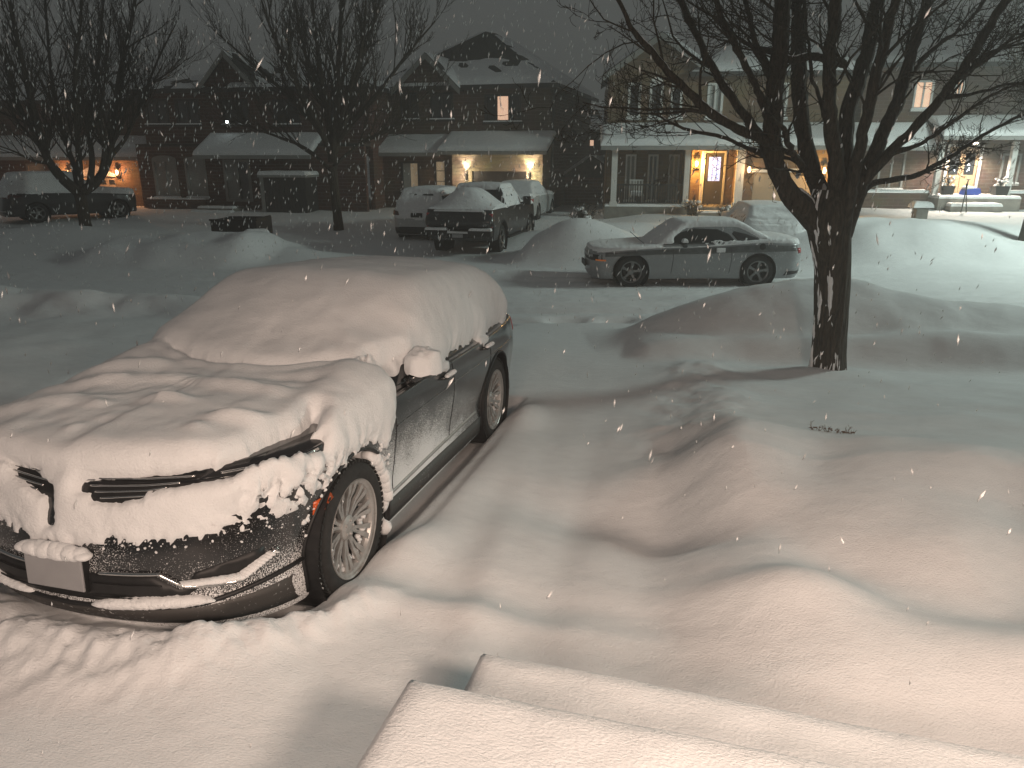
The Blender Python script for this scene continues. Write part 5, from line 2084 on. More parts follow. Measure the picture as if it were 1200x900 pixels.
# ------------------------------------------------ house D: orange porch behind the silver coupe
HD = House('brick_house', 'tan brick house with a gable, its porch glowing orange behind the silver coupe', 712, 30.0, -.1)
at = HD.at
zf = 1.0                                   # porch floor
PB = 1.5                                   # depth of the porch
winD = []
for (ua, ub, va, vb) in ((731, 746, 181, 238), (757, 772, 181, 238), (781, 797, 181, 238)):
    a, b_ = at(ua, vb, PB), at(ub, va, PB)
    winD.append((a[0], b_[0], max(a[1], zf + .12), b_[1]))
dr0, dr1 = at(818, 241, PB), at(852, 177, PB)
xg = at(868, 200)[0]
xend = at(1004, 200)[0]
HD.wall('front_wall', at(712, 200, PB)[0], xg + .1, 0, 3.6, BR_TAN, PB, winD + [(dr0[0], dr1[0], zf, dr1[1])])
for w_ in winD:
    HD.window(*w_, PB, WHITE, None, 2, 1, .07, panes=[CURT] if w_ is not winD[1] else [PANE])
# door: frame, side light, slab with a bright leaded pane
m = MB()
f_ = .07
m.box(dr0[0], dr0[0] + f_, PB - .03, PB + .14, zf, dr1[1])
m.box(dr1[0] - f_, dr1[0], PB - .03, PB + .14, zf, dr1[1])
m.box(dr0[0] + f_, dr1[0] - f_, PB - .03, PB + .14, dr1[1] - f_, dr1[1])
xs_ = at(824.5, 200, PB)[0]
m.box(xs_ - .03, xs_ + .03, PB - .028, PB + .13, zf, dr1[1] - f_)
dfr = m.build('door_frame', WHITE, HD.T)
m = MB()
m.box(dr0[0] + f_, xs_ - .03, PB + .06, PB + .09, zf + .05, dr1[1] - f_)
m.build('sidelight', LIT_SIDE, dfr)
dx0, dx1 = xs_ + .032, dr1[0] - f_ - .002
p0_, p1_ = at(829.5, 212, PB), at(845.5, 184, PB)
m = MB()
m.box(dx0, p0_[0], PB + .05, PB + .10, zf + .02, dr1[1] - f_ - .002)
m.box(p1_[0], dx1, PB + .05, PB + .10, zf + .02, dr1[1] - f_ - .002)
m.box(p0_[0], p1_[0], PB + .05, PB + .10, zf + .02, p0_[1])
m.box(p0_[0], p1_[0], PB + .05, PB + .10, p1_[1], dr1[1] - f_ - .002)
dd = m.build('front_door', DOORB, HD.T)
m = MB()
m.box(p0_[0], p1_[0], PB + .07, PB + .08, p0_[1], p1_[1])
m.build('door_glass', LIT_BLUE, dd)
m = MB()
pw_, ph_ = p1_[0] - p0_[0], p1_[1] - p0_[1]
for k in range(5):
    zc = p0_[1] + ph_ * (.1 + .2 * k)
    m.tube([(p0_[0] + pw_ * .1, PB + .06, zc), (p0_[0] + pw_ * .5, PB + .06, zc + .07 * (-1) ** k), (p0_[0] + pw_ * .9, PB + .06, zc)], .008, 4)
m.tube([(p0_[0] + pw_ * .30, PB + .06, p0_[1]), (p0_[0] + pw_ * .35, PB + .06, p0_[1] + ph_ * .5), (p0_[0] + pw_ * .3, PB + .06, p1_[1])], .009, 4)
m.tube([(p0_[0] + pw_ * .72, PB + .06, p0_[1]), (p0_[0] + pw_ * .66, PB + .06, p0_[1] + ph_ * .5), (p0_[0] + pw_ * .72, PB + .06, p1_[1])], .009, 4)
m.build('leading', METAL_BK, dd)
m = MB()
m.lathe([(.001, -.08), (.03, -.07), (.03, -.04), (.012, -.03), (.012, 0)], 'y', (dx0 + .08, PB + .05, zf + 1.0), 10)
m.build('handle', METAL_BK, dd)
# inner return walls of the entrance
ex0, ex1 = at(806, 200)[0], at(868, 200)[0]
m = MB()
m.box(ex1 - .001, ex1 + .22, 0, PB - .002, 0, 3.3)
m.build('entry_side_wall', BR_TAN, HD.T)
m = MB()
m.box(ex0 - .05, ex0 + .15, .16, PB - .002, 1.0, 3.28)
m.build('entry_side_wall', BR_TAN, HD.T)
# porch floor, steps
m = MB()
m.box(-.05, ex1 - .003, -.15, PB - .002, .2, zf)
pf_ = m.build('porch_floor', STONE, HD.T)
snow_slab('porch_snow', -.04, ex0 - .1, -.14, .5, zf, .10, pf_, .2, .03, .06, 1, SNOW_FAR)
for k in range(3):
    m = MB()
    m.box(ex0 + .35, ex1 - .1, -.16 - .35 * (k + 1), -.152 - .35 * k, .2, zf - .19 * (k + 1))
    st = m.build('step', STONE, HD.T)
    snow_slab('step_snow', ex0 + .36, ex1 - .11, -.16 - .35 * (k + 1), -.16 - .35 * k, zf - .19 * (k + 1), .08, st, .1, .02, .05, k, SNOW_FAR)
# posts
for (ua, wd) in ((720, .11), (805, .10), (867, .15)):
    x = at(ua, 200)[0]
    m = MB()
    m.box(x - wd, x + wd, -.10, .12, zf - .0, 3.28)
    m.box(x - wd - .04, x + wd + .04, -.14, .16, zf + .001, zf + .18)
    m.box(x - wd - .04, x + wd + .04, -.14, .16, 3.12, 3.279)
    m.build('post', WHITE, HD.T)
# railing along the porch
m = MB()
x0_, x1_ = at(724, 200)[0], at(800, 200)[0]
m.box(x0_, x1_, -.03, .03, zf + .80, zf + .86)
m.box(x0_, x1_, -.02, .02, zf + .12, zf + .16)
for k in range(26):
    xx = x0_ + (x1_ - x0_) * (k + .5) / 26
    m.box(xx - .015, xx + .015, -.015, .015, zf + .161, zf + .799)
m.build('railing', DKFRAME, HD.T)
HD.shed(-.25, xend + .2, -.4, at(760, 171)[1], PB - .003, at(760, 150, PB)[1], snow=.22)
# garage
G0, G1 = at(884, 200)[0], at(958, 200)[0]
gt2 = at(900, 202)[1]
HD.wall('garage_wall', ex1 + .224, xend, 0, 3.3, BR_TAN, 0, [(G0, G1, 0, gt2)])
m = MB()
m.box(G0 + .003, G1 - .003, .10, .15, 0, gt2 - .003)
for r_ in range(1, 4):
    m.box(G0 + .02, G1 - .02, .088, .099, gt2 * r_ / 4 - .012, gt2 * r_ / 4 + .012)
m.build('garage_door', DOORG, HD.T)
m = MB()
m.box(G0 - .12, G1 + .12, -.03, .05, gt2 + .0, gt2 + .14)
m.build('garage_lintel', WHITE, HD.T)
# upper storey
zeD = at(712, 86, PB)[1]
upw = []
for (ua, ub, va, vb) in ((735, 752, 97, 138), (760, 778, 97, 138), (785, 801, 97, 138), (827, 849, 97, 138), (905, 925, 97, 138)):
    a, b_ = at(ua, vb, PB), at(ub, va, PB)
    upw.append((a[0], b_[0], a[1], b_[1]))
HD.wall('upper_wall', 0.0, xend, 3.5, zeD, BR_TAN, PB, upw)
for k, w_ in enumerate(upw):
    HD.window(*w_, PB, WHITE, PANE if k < 3 else None, 1 if k < 3 else 2, 1, .09, arch=.22 if k == 1 else 0, panes=[CURT] if k >= 3 else None)
m = MB()
m.box(0, .22, PB + .222, 11, 0, zeD)
m.build('side_wall', BR_TAN, HD.T)
m = MB()
m.box(xend - .22, xend, PB + .222, 11, 0, zeD)
m.build('side_wall', BR_TAN, HD.T)
m = MB()
m.box(0, xend, 11, 11.2, 0, zeD)
m.build('side_wall', BR_TAN, HD.T)
gx0, gx1, gpx = at(708, 86, PB)[0], at(838, 86, PB)[0], at(775, 43, PB)
gable(HD, gx0 + .25, gx1 - .25, gpx[0], zeD, gpx[1], PB - .002, 7, BR_TAN, over=.3)
hip_roof(HD, gx1 - .6, xend, PB, 11, zeD, zeD + 2.6, (gx1 + 2.5, 6, xend - 2.5, 6.2), bare=lambda W, nz: nz < -.38)
wall_lantern(HD, at(816, 192, PB)[0], at(816, 192, PB)[1], PB, 300, (1, .50, .12), BULB, 'left porch lantern glowing orange beside the blue-lit door', 'orange lanterns of the tan brick house')
wall_lantern(HD, at(861.5, 203, PB - .1)[0], at(861.5, 203, PB - .1)[1], PB, 230, (1, .52, .14), BULB, 'right porch lantern glowing orange between the blue-lit door and the white post', 'orange lanterns of the tan brick house')
wall_lantern(HD, at(965, 200)[0], at(965, 200)[1], 0, 110, (1, .55, .18), BULB, 'orange lantern glowing behind the fork of the big tree', 'orange lanterns of the tan brick house')
wall_lantern(HD, at(877, 201)[0], at(877, 199)[1], 0, 20, (1, .62, .3), BULB, 'small lantern between the white post and the tan garage door', 'orange lanterns of the tan brick house')
# shrubs and a chair at the porch
rnd = random.Random(44)
for (u, v, Y, w_, lab) in ((812, 240, 29.0, .5, 'bare snowy shrub left of the orange-lit steps'), (850, 262, 27.2, .3, 'little dark shrub at the foot of the orange-lit steps'), (680, 262, 25.0, .5, 'dark clump of stalks sticking out of the snow left of the coupe')):
    b0 = view_point(u, v, Y)
    b0.z = gh(b0.x, b0.y) - .05 if u != 812 else .7
    S = thing('shrub', lab, 'shrub', b0)
    m = MB()
    for k in range(26):
        a = rnd.uniform(0, 6.28)
        twig(m, rnd, Vector((rnd.uniform(-w_, w_) * .4, rnd.uniform(-.2, .2), 0)), Vector((math.cos(a) * .6, math.sin(a) * .6, 1)), rnd.uniform(.35, .8), .012, 2, 4, kids=3, minr=.006)
    m.build('branches', BARK_FAR, S)
    m = MB()
    for k in range(7):
        blob(m, (rnd.uniform(-w_, w_) * .7, rnd.uniform(-.2, .2), rnd.uniform(.25, .6)), (.10, .09, .06), k, 2)
    m.build('snow_tufts', SNOW_FAR, S, smooth=True)
cw = HD.world(at(745, 240, .7)[0], .7, zf)
CH = thing('porch_chair', 'snow-covered chair on the porch in front of the white-framed windows', 'chair', cw, HD.yaw)
m = MB()
m.box(-.28, .28, -.25, .25, .38, .43)
m.build('seat', WHITE, CH)
m = MB()
for k in range(5):
    m.box(-.26 + .115 * k, -.20 + .115 * k, .22, .26, .431, .95)
m.box(-.28, .28, .21, .27, .951, 1.0)
m.build('backrest', WHITE, CH)
for sx in (-.27, .23):
    for sy in (-.24, .20):
        m = MB()
        m.box(sx, sx + .04, sy, sy + .04, 0, .379)
        m.build('leg', WHITE, CH)
snow_slab('snow_cap', -.27, .27, -.24, .20, .431, .14, CH, .06, .02, .07, 2, SNOW_FAR)

# ------------------------------------------------ house E: double door under a bright lamp, right
HE = House('brick_house', 'dim brick house on the right with a brightly lit snowy porch and pale double door', 1010, 32.0, -.1)
at = HE.at
q0, q1 = at(1104, 229, .8), at(1150, 172, .8)
zE = q0[1] - .02
xr = at(1300, 200)[0]
eu = [(1068, 1096, 94, 128), (1118, 1132, 94, 112)]
eh = []
for (ua, ub, va, vb) in eu:
    a, b_ = at(ua, vb, .8), at(ub, va, .8)
    eh.append((a[0], b_[0], a[1], b_[1]))
HE.wall('front_wall', 0, xr, 0, at(1100, 74, .8)[1], BR_BROWN, .8, [(q0[0], q1[0], zE, q1[1])] + eh)
for w_ in eh:
    HE.window(*w_, .8, WHITE, LIT_WARM, 2, 1, .08)
gl = at(1056, 225, .8), at(1036, 180, .8)
HE.window(at(1026, 222, .8)[0], at(1056, 222, .8)[0], at(1026, 222, .8)[1], at(1026, 178, .8)[1], .795, GREYW, PANE, 2, 1, .08)
HE.window(at(1170, 210, .8)[0], at(1192, 210, .8)[0], at(1170, 215, .8)[1], at(1170, 180, .8)[1], .795, GREYW, PANE, 2, 1, .08)
xm = (q0[0] + q1[0]) / 2
m = MB()
m.box(q0[0] - .10, q0[0], .74, .95, zE, q1[1] + .10)
m.box(q1[0], q1[0] + .10, .74, .95, zE, q1[1] + .10)
m.box(q0[0], q1[0], .74, .95, q1[1], q1[1] + .10)
m.build('door_frame', WHITE, HE.T)
zg = at(1120, 205, .8)[1]
for (a, b_) in ((q0[0] + .002, xm - .01), (xm + .01, q1[0] - .002)):
    m = MB()
    m.box(a, b_, .86, .91, zE, zg)
    m.box(a, a + .1, .86, .91, zg, q1[1] - .002)
    m.box(b_ - .1, b_, .86, .91, zg, q1[1] - .002)
    m.box(a + .1, b_ - .1, .86, .91, q1[1] - .25, q1[1] - .002)
    d_ = m.build('front_door', WOOD, HE.T)
    m = MB()
    m.box(a + .1, b_ - .1, .88, .89, zg, q1[1] - .25)
    m.build('door_glass', PANE, d_)
# christmas lights in the door glass
for k, (u, v) in enumerate(((1107, 199), (1119, 197), (1135, 195), (1134, 201))):
    x, z = at(u, v, .85)
    m = MB()
    for j in range(5):
        blob(m, (x + rnd.uniform(-.05, .05), .845, z + rnd.uniform(-.12, .12)), (.018, .012, .022), j + k * 5, 1)
    s_ = m.build('light_string', simple('cool_lights_%d' % k, (.8, .85, 1), .5, emit=(.7, .8, 1.0), estr=5), HE.T)
# porch platform and ledges
m = MB()
x0_, x1_ = at(1088, 235)[0], at(1182, 235)[0]
m.box(x0_, x1_, -.9, .738, .1, zE - .02)
pl_ = m.build('porch_floor', STONE, HE.T)
snow_slab('porch_snow', x0_, x1_, -.9, .6, zE - .02, .13, pl_, .12, .04, .10, 5, SNOW_FAR)
m = MB()
m.box(x0_ + .3, x1_ - .9, -1.4, -.902, .1, zE - .30)
stp = m.build('step', STONE, HE.T)
snow_slab('step_snow', x0_ + .3, x1_ - .9, -1.4, -.91, zE - .30, .14, stp, .12, .04, .10, 5, SNOW_FAR)
m = MB()
lx0, lz = at(1000, 226)
m.box(lx0, x0_ + .05, .1, .797, .1, lz)
lg = m.build('ledge_wall', BR_BROWN, HE.T)
snow_slab('ledge_snow', lx0, x0_ + .05, .1, .79, lz, .12, lg, .12, .03, .08, 7, SNOW_FAR)
lx1 = at(1182, 226)[0]
m = MB()
m.box(lx1 + .02, xr, .1, .797, .1, lz)
lg = m.build('ledge_wall', BR_BROWN, HE.T)
snow_slab('ledge_snow', lx1 + .02, xr, .1, .79, lz, .12, lg, .12, .03, .08, 9, SNOW_FAR)
m = MB()
m.box(0, .2, 1.022, 10, 0, at(1100, 74, .8)[1])
m.build('side_wall', BR_BROWN, HE.T)
HE.shed(-.3, at(1095, 150)[0], -.3, at(1050, 172)[1], .797, at(1050, 148, .8)[1])
HE.shed(at(1096, 150)[0], xr, -.9, at(1120, 160)[1], .797, at(1120, 140, .8)[1])
for u in (1099, 1184):
    x = at(u, 200)[0]
    m = MB()
    m.box(x - .10, x + .10, -.12, .08, zE - .1, at(1120, 160)[1] - .2)
    m.build('post', WHITE, HE.T)
hip_roof(HE, 0, xr, .8, 10, at(1100, 74, .8)[1], at(1100, 74, .8)[1] + 2.6, (3.5, 5, xr - 3, 5.2), bare=lambda W, nz: nz < -.3)
# bright lamp under the porch roof
lw = HE.world(at(1140, 168)[0], -.2, at(1120, 160)[1] - .22)
LT = thing('ceiling_lamp', 'bright lamp under the porch roof above the pale double door', 'lamp', lw, HE.yaw)
m = MB()
m.lathe([(.001, -.10), (.07, -.09), (.10, -.03), (.10, 0)], 'z', (0, 0, 0), 14)
m.build('diffuser', BULB_W, LT, smooth=True)
m = MB()
m.lathe([(.12, -.002), (.12, .04), (.001, .04)], 'z', (0, 0, 0), 14)
m.build('base', METAL_BK, LT)
spot_light('ceiling_lamp_light', lw - Vector((0, 0, .14)), lw - Vector((0, -.1, 3)), 850, (1, .84, .68), .08, 150, .4)


def planter(u, v, y, lab, w_=.22, h_=.42, tuft=True):
    x, z = HE.at(u, v, y)
    w = HE.world(x, y, zE + .04)
    P_ = thing('plant_pot', lab, 'plant pot', w, HE.yaw, 'pots on the lit porch')
    m = MB()
    m.prism([(-w_ * .75, 0), (w_ * .75, 0), (w_, h_), (-w_, h_)], -w_ * .8, w_ * .8)
    m.build('pot', METAL_BK, P_)
    m = MB()
    for k in range(12):
        a = rnd.uniform(0, 6.28)
        twig(m, rnd, Vector((0, 0, h_ - .02)), Vector((math.cos(a) * .7, math.sin(a) * .5, 1)), rnd.uniform(.3, .6), .012, 1, 4, kids=3, minr=.007)
    m.build('stems', BARK_FAR, P_)
    m = MB()
    for k in range(12):
        blob(m, (rnd.uniform(-.28, .28), rnd.uniform(-.12, .12), h_ + rnd.uniform(.0, .35)), (.06, .06, .05), k, 2)
    m.build('snow_tufts', SNOW_FAR, P_, smooth=True)


planter(1109, 230, -.35, 'dark pot with snowy stems left of the pale double door')
planter(1170, 230, -.35, 'dark wide pot with snow-laden plant right of the pale double door', .28)
sw = HE.world(HE.at(1135, 234, -.5)[0], -.5, zE + .12)
SL = thing('plastic_sled', 'blue plastic sled half buried in the bright porch snow', 'sled', sw, HE.yaw + .2)
m = MB()
m.prism([(-.38, .0), (-.30, .22), (.30, .26), (.40, .05), (.2, -.04), (-.2, -.04)], -.16, .16)
m.build('hull', simple('blue_plastic', (.04, .09, .42), .4), SL)
snow_slab('snow_cap', -.30, .05, -.15, .15, .225, .12, SL, .05, .02, .06, 1, SNOW_FAR)
for k, (u, lab) in enumerate(((1126, 'snow shovel with a long dark handle stuck upright in front of the lit porch'), (1133, 'dark pole leaning in the snow beside the snow shovel before the lit porch'))):
    x, z = HE.at(u, 248, -1.7)
    w = HE.world(x, -1.7, .3)
    w.z = gh(w.x, w.y)
    S_ = thing('snow_shovel' if k == 0 else 'leaning_pole', lab, 'shovel' if k == 0 else 'pole', w, HE.yaw)
    m = MB()
    top_ = (.12, .1, 1.25) if k == 0 else (-.16, .1, 1.1)
    m.tube([(0, 0, -.1), top_], .022, 8)
    m.build('shaft', METAL_BK, S_)
    if k == 0:
        m = MB()
        m.tube([(top_[0] - .07, top_[1], top_[2] + .02), (top_[0] + .07, top_[1], top_[2] + .02)], .02, 8)
        m.build('grip', METAL_BK, S_)
sb = view_point(1075, 268, 26.5)
sb.z = gh(sb.x, sb.y)
SB = thing('stone_pillar', 'short grey stone post with a snow cap in the snowbank before the right house', 'post', sb, -.1)
m = MB()
m.box(-.20, .20, -.2, .2, -.3, .42, .02)
m.build('pillar', STONE, SB)
snow_slab('snow_cap', -.34, .34, -.26, .26, .42, .22, SB, .06, .03, .16, 3, SNOW_FAR)

# ------------------------------------------------ house B: dark row left of the middle
HB = House('brick_house', 'unlit dark red brick house with arched windows behind the left trees', 160, 35.5, -.2)
at = HB.at
UPB = .8
xB1 = at(428, 200)[0]
lw_ = []
for (ua, ub, va, vb) in ((184, 206, 187, 231), (221, 240, 187, 231), (266, 292, 187, 236)):
    a, b_ = at(ua, vb), at(ub, va)
    lw_.append((a[0], b_[0], a[1], b_[1]))
HB.wall('front_wall', 0, xB1, 0, 3.3, BR_RED, 0, lw_)
HB.window(*lw_[0], 0, GREYW, CURT, 2, 1, .10, arch=.18)
HB.window(*lw_[1], 0, GREYW, CURT, 1, 1, .10, arch=.12)
# porch door
HB.window(*lw_[2], 0, GREYW, None, 2, 1, .12, sill=False, panes=[CURT, PANE], name='front_door')
zB = at(250, 104, UPB)[1]
uw = []
for (ua, ub, va, vb) in ((172, 196, 116, 146), (208, 232, 116, 146), (262, 290, 116, 146), (322, 350, 116, 146), (385, 412, 116, 146)):
    a, b_ = at(ua, vb, UPB), at(ub, va, UPB)
    uw.append((a[0], b_[0], a[1], b_[1]))
HB.wall('upper_wall', 0, xB1, 3.2, zB, BR_RED, UPB, uw)
for w_ in uw:
    HB.window(*w_, UPB, DKFRAME, PANE, 2, 1, .08)
m = MB()
m.box(0, .22, UPB + .222, 10, 0, zB)
m.build('side_wall', BR_RED, HB.T)
m = MB()
m.box(xB1 - .22, xB1, UPB + .222, 10, 0, zB)
m.build('side_wall', BR_RED, HB.T)
m = MB()
m.box(0, xB1, .02, UPB, 3.30, 3.42)
m.build('ledge', SHING, HB.T)
HB.shed(at(238, 180)[0], at(372, 180)[0], -.7, at(300, 182, -.7)[1], UPB - .003, at(300, 160, UPB)[1])
# low knee wall under the windows
m = MB()
kz = at(200, 233)[1]
m.box(at(178, 233)[0], at(246, 233)[0], -.35, -.002, 0, kz)
kw = m.build('knee_wall', BR_RED, HB.T)
snow_slab('ledge_snow', at(178, 233)[0], at(246, 233)[0], -.35, -.01, kz, .07, kw, .2, .02, .05, 2, SNOW_FAR)
hip_roof(HB, 0, xB1, UPB, 10, zB, zB + 1.3, (3, 5, xB1 - 3, 5.2), bare=lambda W, nz: nz < .05)
g0_, g1_, gp_ = at(238, 104, UPB), at(302, 104, UPB), at(266, 64, UPB)
gable(HB, g0_[0], g1_[0], gp_[0], zB, gp_[1], UPB - .1, 5, BR_RED, bare=lambda W, nz: nz < .1)
for k in range(3):
    m = MB()
    xa, xc = at(248 + 3 * k, 240)[0], at(298 - 2 * k, 240)[0]
    m.box(xa, xc, -2.2 + .35 * k, -.003, 0, .38 + .16 * k)
    st = m.build('step', STONE, HB.T)
    snow_slab('step_snow', xa, xc, -2.2 + .35 * k, -1.85 + .35 * k, .38 + .16 * k, .10, st, .15, .03, .06, k, SNOW_FAR)
x, z = at(268, 143, UPB - .1)
ww = HB.world(x, UPB - .12, z)
FL = thing('flood_lamp', 'tiny white lamp shining high on the dark brick house', 'lamp', ww, HB.yaw)
m = MB()
m.lathe([(.001, -.14), (.06, -.13), (.06, -.10)], 'y', (0, 0, 0), 12)
m.build('bulb', simple('cold_lamp', (1, 1, 1), .5, emit=(.85, 1, 1), estr=30), FL, smooth=True)
m = MB()
m.lathe([(.08, -.11), (.08, -.02), (.001, .0)], 'y', (0, 0, 0), 12)
m.build('housing', METAL_BK, FL)
# dark shelter with a pale frame
sx0, sz1 = at(305, 205, -1.2)
sx1 = at(357, 205, -1.2)[0]
w = HB.world(sx0, -1.2, 0)
SH = thing('storage_shed', 'boxy black shed with a pale corner post and snow on its flat roof', 'shed', w, HB.yaw)
wd = sx1 - sx0
m = MB()
m.box(.12, wd, 0, 1.1, .1, sz1 - .1)
for k in range(8):
    m.box(.14 + (wd - .16) * k / 8, .14 + (wd - .16) * (k + .93) / 8, -.02, -.002, .15, sz1 - .15)
m.build('wall', DKFRAME, SH)
m = MB()
m.box(-.04, .118, -.04, .12, .1, sz1 - .1)
m.build('corner_post', GREYW, SH)
m = MB()
m.box(-.10, wd + .08, -.10, 1.2, sz1 - .098, sz1)
m.build('roof', GREYW, SH)
snow_slab('roof_snow', -.10, wd + .08, -.10, 1.2, sz1, .16, SH, .1, .03, .10, 4, SNOW_FAR)

# ------------------------------------------------ house A: far left, warm garage lamps
HA = House('brick_house', 'brick house at far left, pale garage door glowing between two warm lamps', 162, 36.5, -.12)
at = HA.at
xa0 = at(-60, 200)[0]
gA0, gA1, gAt = at(92, 205)[0], at(134, 205)[0], at(100, 207)[1]
wl0, wl1 = at(27, 222), at(42, 192)
HA.wall('garage_wall', at(62, 200)[0], 0, 0, 3.2, BR_TAN, 0, [(gA0, gA1, 0, gAt)])
HA.wall('front_wall', xa0, at(62, 200)[0] - .002, 0, 3.2, BR_RED, .5, [(wl0[0], wl1[0], wl0[1], wl1[1])])
HA.window(wl0[0], wl1[0], wl0[1], wl1[1], .5, GREYW, CURT, 1, 1, .1)
m = MB()
m.box(gA0 + .003, gA1 - .003, .10, .15, 0, gAt - .003)
for r_ in range(1, 4):
    m.box(gA0 + .02, gA1 - .02, .088, .099, gAt * r_ / 4 - .012, gAt * r_ / 4 + .012)
gd = m.build('garage_door', DOORG, HA.T)
for k in range(4):
    m = MB()
    xx = gA0 + (gA1 - gA0) * (k + .2) / 4
    m.box(xx, xx + (gA1 - gA0) * .15, .07, .087, gAt * .82, gAt * .92)
    m.build('door_window', PANE, gd)
m = MB()
pk = at(114, 199)[1]
m.prism([(gA0 - .3, gAt + .02), (gA1 + .3, gAt + .02), ((gA0 + gA1) / 2, pk + .25)], -.08, -.002)
m.build('pediment', WHITE, HA.T)
zA = at(60, 118, 1.2)[1]
ua0, ub0 = at(62, 156, 1.2), at(84, 128, 1.2)
uc0, ud0 = at(110, 156, 1.2), at(130, 128, 1.2)
HA.wall('upper_wall', xa0, 0, 3.1, zA, BR_RED, 1.2, [(ua0[0], ub0[0], ua0[1], ub0[1]), (uc0[0], ud0[0], uc0[1], ud0[1])])
HA.window(ua0[0], ub0[0], ua0[1], ub0[1], 1.2, GREYW, PANE, 2, 1, .09, arch=.2)
HA.window(uc0[0], ud0[0], uc0[1], ud0[1], 1.2, GREYW, PANE, 2, 1, .09)
m = MB()
m.box(-.22, 0, .222, 10, 0, 3.1)
m.build('side_wall', BR_RED, HA.T)
m = MB()
m.box(-.22, 0, 1.422, 10, 3.10, zA)
m.build('side_wall', BR_RED, HA.T)
HA.shed(xa0, .25, -.5, at(100, 184, -.5)[1], 1.197, at(100, 163, 1.2)[1], snow=.2)
hip_roof(HA, xa0, 0, 1.2, 10, zA, zA + 1.7, (xa0 + 4, 5, -3, 5.2), bare=lambda W, nz: nz < -.05)
x, z = at(82, 203)
wall_lantern(HA, x, z, 0, 95, (1, .45, .20), BULB, 'left one of the two warm lanterns beside the far-left garage door', 'warm lanterns of the far-left garage')
x, z = at(139, 202)
wall_lantern(HA, x, z, 0, 95, (1, .45, .20), BULB, 'right one of the two warm lanterns beside the far-left garage door', 'warm lanterns of the far-left garage')
# rear evergreen-dark roofs behind house D and E stay in the haze

# ================================================================== the other vehicles
PAINT_SILVER = frosted('silver_paint_dusted', (.26, .27, .28), .4, .3, .62, .80, scale=60, zlo=.15, zhi=.80, coat=.4, amount=1.25)
PAINT_TRUCK = frosted('dark_truck_paint', (.02, .02, .022), .35, .1, .66, .80, scale=50, zlo=.3, zhi=1.3, coat=.4, amount=1.0)
BAND_GREY = simple('dark_grey_band', (.085, .088, .09), .35, noise=.3, nscale=9)  # darker grey than the body, for the band along the coupe's upper side
PAINT_WHITE = simple('pale_paint', (.42, .43, .43), .45, noise=.12, nscale=3)
PAINT_DARK = frosted('dark_suv_paint', (.02, .02, .022), .3, .1, .70, .84, scale=50, zlo=.2, zhi=.9, coat=.4, amount=.7)


def make_car(name, label, loc, rz, half, sh, inset, T, wheels, Rw, arch, paint, spine, zb=.2, n=260, nsk=22, nld=40, lidpow=1.15, group=None, snow=None, seed=1, pitch=0.0, rim=None, wheel_x=.8, wheel_w=.23, wheel_detail=1, blend=.07, snowmat=None):
    T_ = thing(name, label, 'car', loc, rz, group)
    T_.rotation_euler = (pitch, 0, rz)
    G = shell_grid(half, n, sh, zb, inset, T, spine, nsk, nld, lidpow, blend)
    N = grid_normals(G)
    bvh = shell_bvh(G)
    kp = cut_arches(G, [(y, Rw) for y in wheels], arch, nsk, .04)
    shell_obj('body', G, kp, paint, T_)
    m = MB()
    C0_ = G[0]
    m.add([(p[0] * .96, p[1] * .98, zb + .03) for p in C0_[::8]], [tuple(range(len(C0_[::8])))])
    m.build('underbody', TRIM, T_)
    xw = float(np.abs(G[nsk // 2, :, 0]).max())
    for wy in wheels:
        for sx in (1, -1):
            arch_liner('wheel_arch_liner', sx, wy, Rw, arch + .002, .34, xw - .01, TRIM, T_)
            make_wheel(T_, sx * wheel_x, wy, Rw, Rw, Rw * .68, wheel_w, sx, TYRE, rim or RIM_DARK, SNOW_FAR, 5 if wheel_detail else 8, wheel_detail, snow=False)
    if snow is not None:
        nzs_ = N.copy()
        for _ in range(6):
            nzs_ = (nzs_ * 2 + np.roll(nzs_, 1, 1) + np.roll(nzs_, -1, 1) + np.concatenate([nzs_[:1], nzs_[:-1]]) + np.concatenate([nzs_[1:], nzs_[-1:]])) / 6
        t = snow(G[..., 0], G[..., 1], G[..., 2], nzs_[..., 2], N, fbm(G[..., 0] * 6 + seed, G[..., 1] * 6, G[..., 2] * 6, 4, .6))
        d = nzs_ + np.array([0, 0, .5])
        d /= np.linalg.norm(d, axis=2, keepdims=True)
        S = G + d * t[..., None]
        S[..., 2] += .0
        MIR_ = (-np.arange(n)) % n
        for it in range(5):
            mirror = S[-2:-1][:, MIR_]
            av = (np.roll(S, 1, 1) + np.roll(S, -1, 1) + np.concatenate([S[:1], S[:-1]]) + np.concatenate([S[1:], mirror])) / 4
            k = (.5 * (t > .03))[..., None]
            k[:2] = 0
            S = S * (1 - k) + av * k
        vis = t > -.004
        kf_ = vis[:-1] | vis[1:] | np.roll(vis, -1, 1)[:-1] | np.roll(vis, -1, 1)[1:]
        shell_obj('snow_cover', S, kf_, snowmat or SNOW_FAR, T_)
    return T_, bvh, G


# ---- silver coupe on the far side of the road
cp_half = [(0, -.95), (.35, -.93), (.65, -.86), (.82, -.72), (.91, -.45), (.955, 0), (.93, .7), (.92, 1.5), (.93, 2.2), (.965, 2.95), (.95, 3.5), (.88, 3.85), (.72, 4.02), (.4, 4.07), (0, 4.08)]


def cp_sh(y, x):
    return spl(y, [-1, -.6, 0, .8, 1.6, 2.3, 2.9, 3.5, 4.1], [.70, .80, .86, .90, .915, .96, 1.01, 1.00, .95])


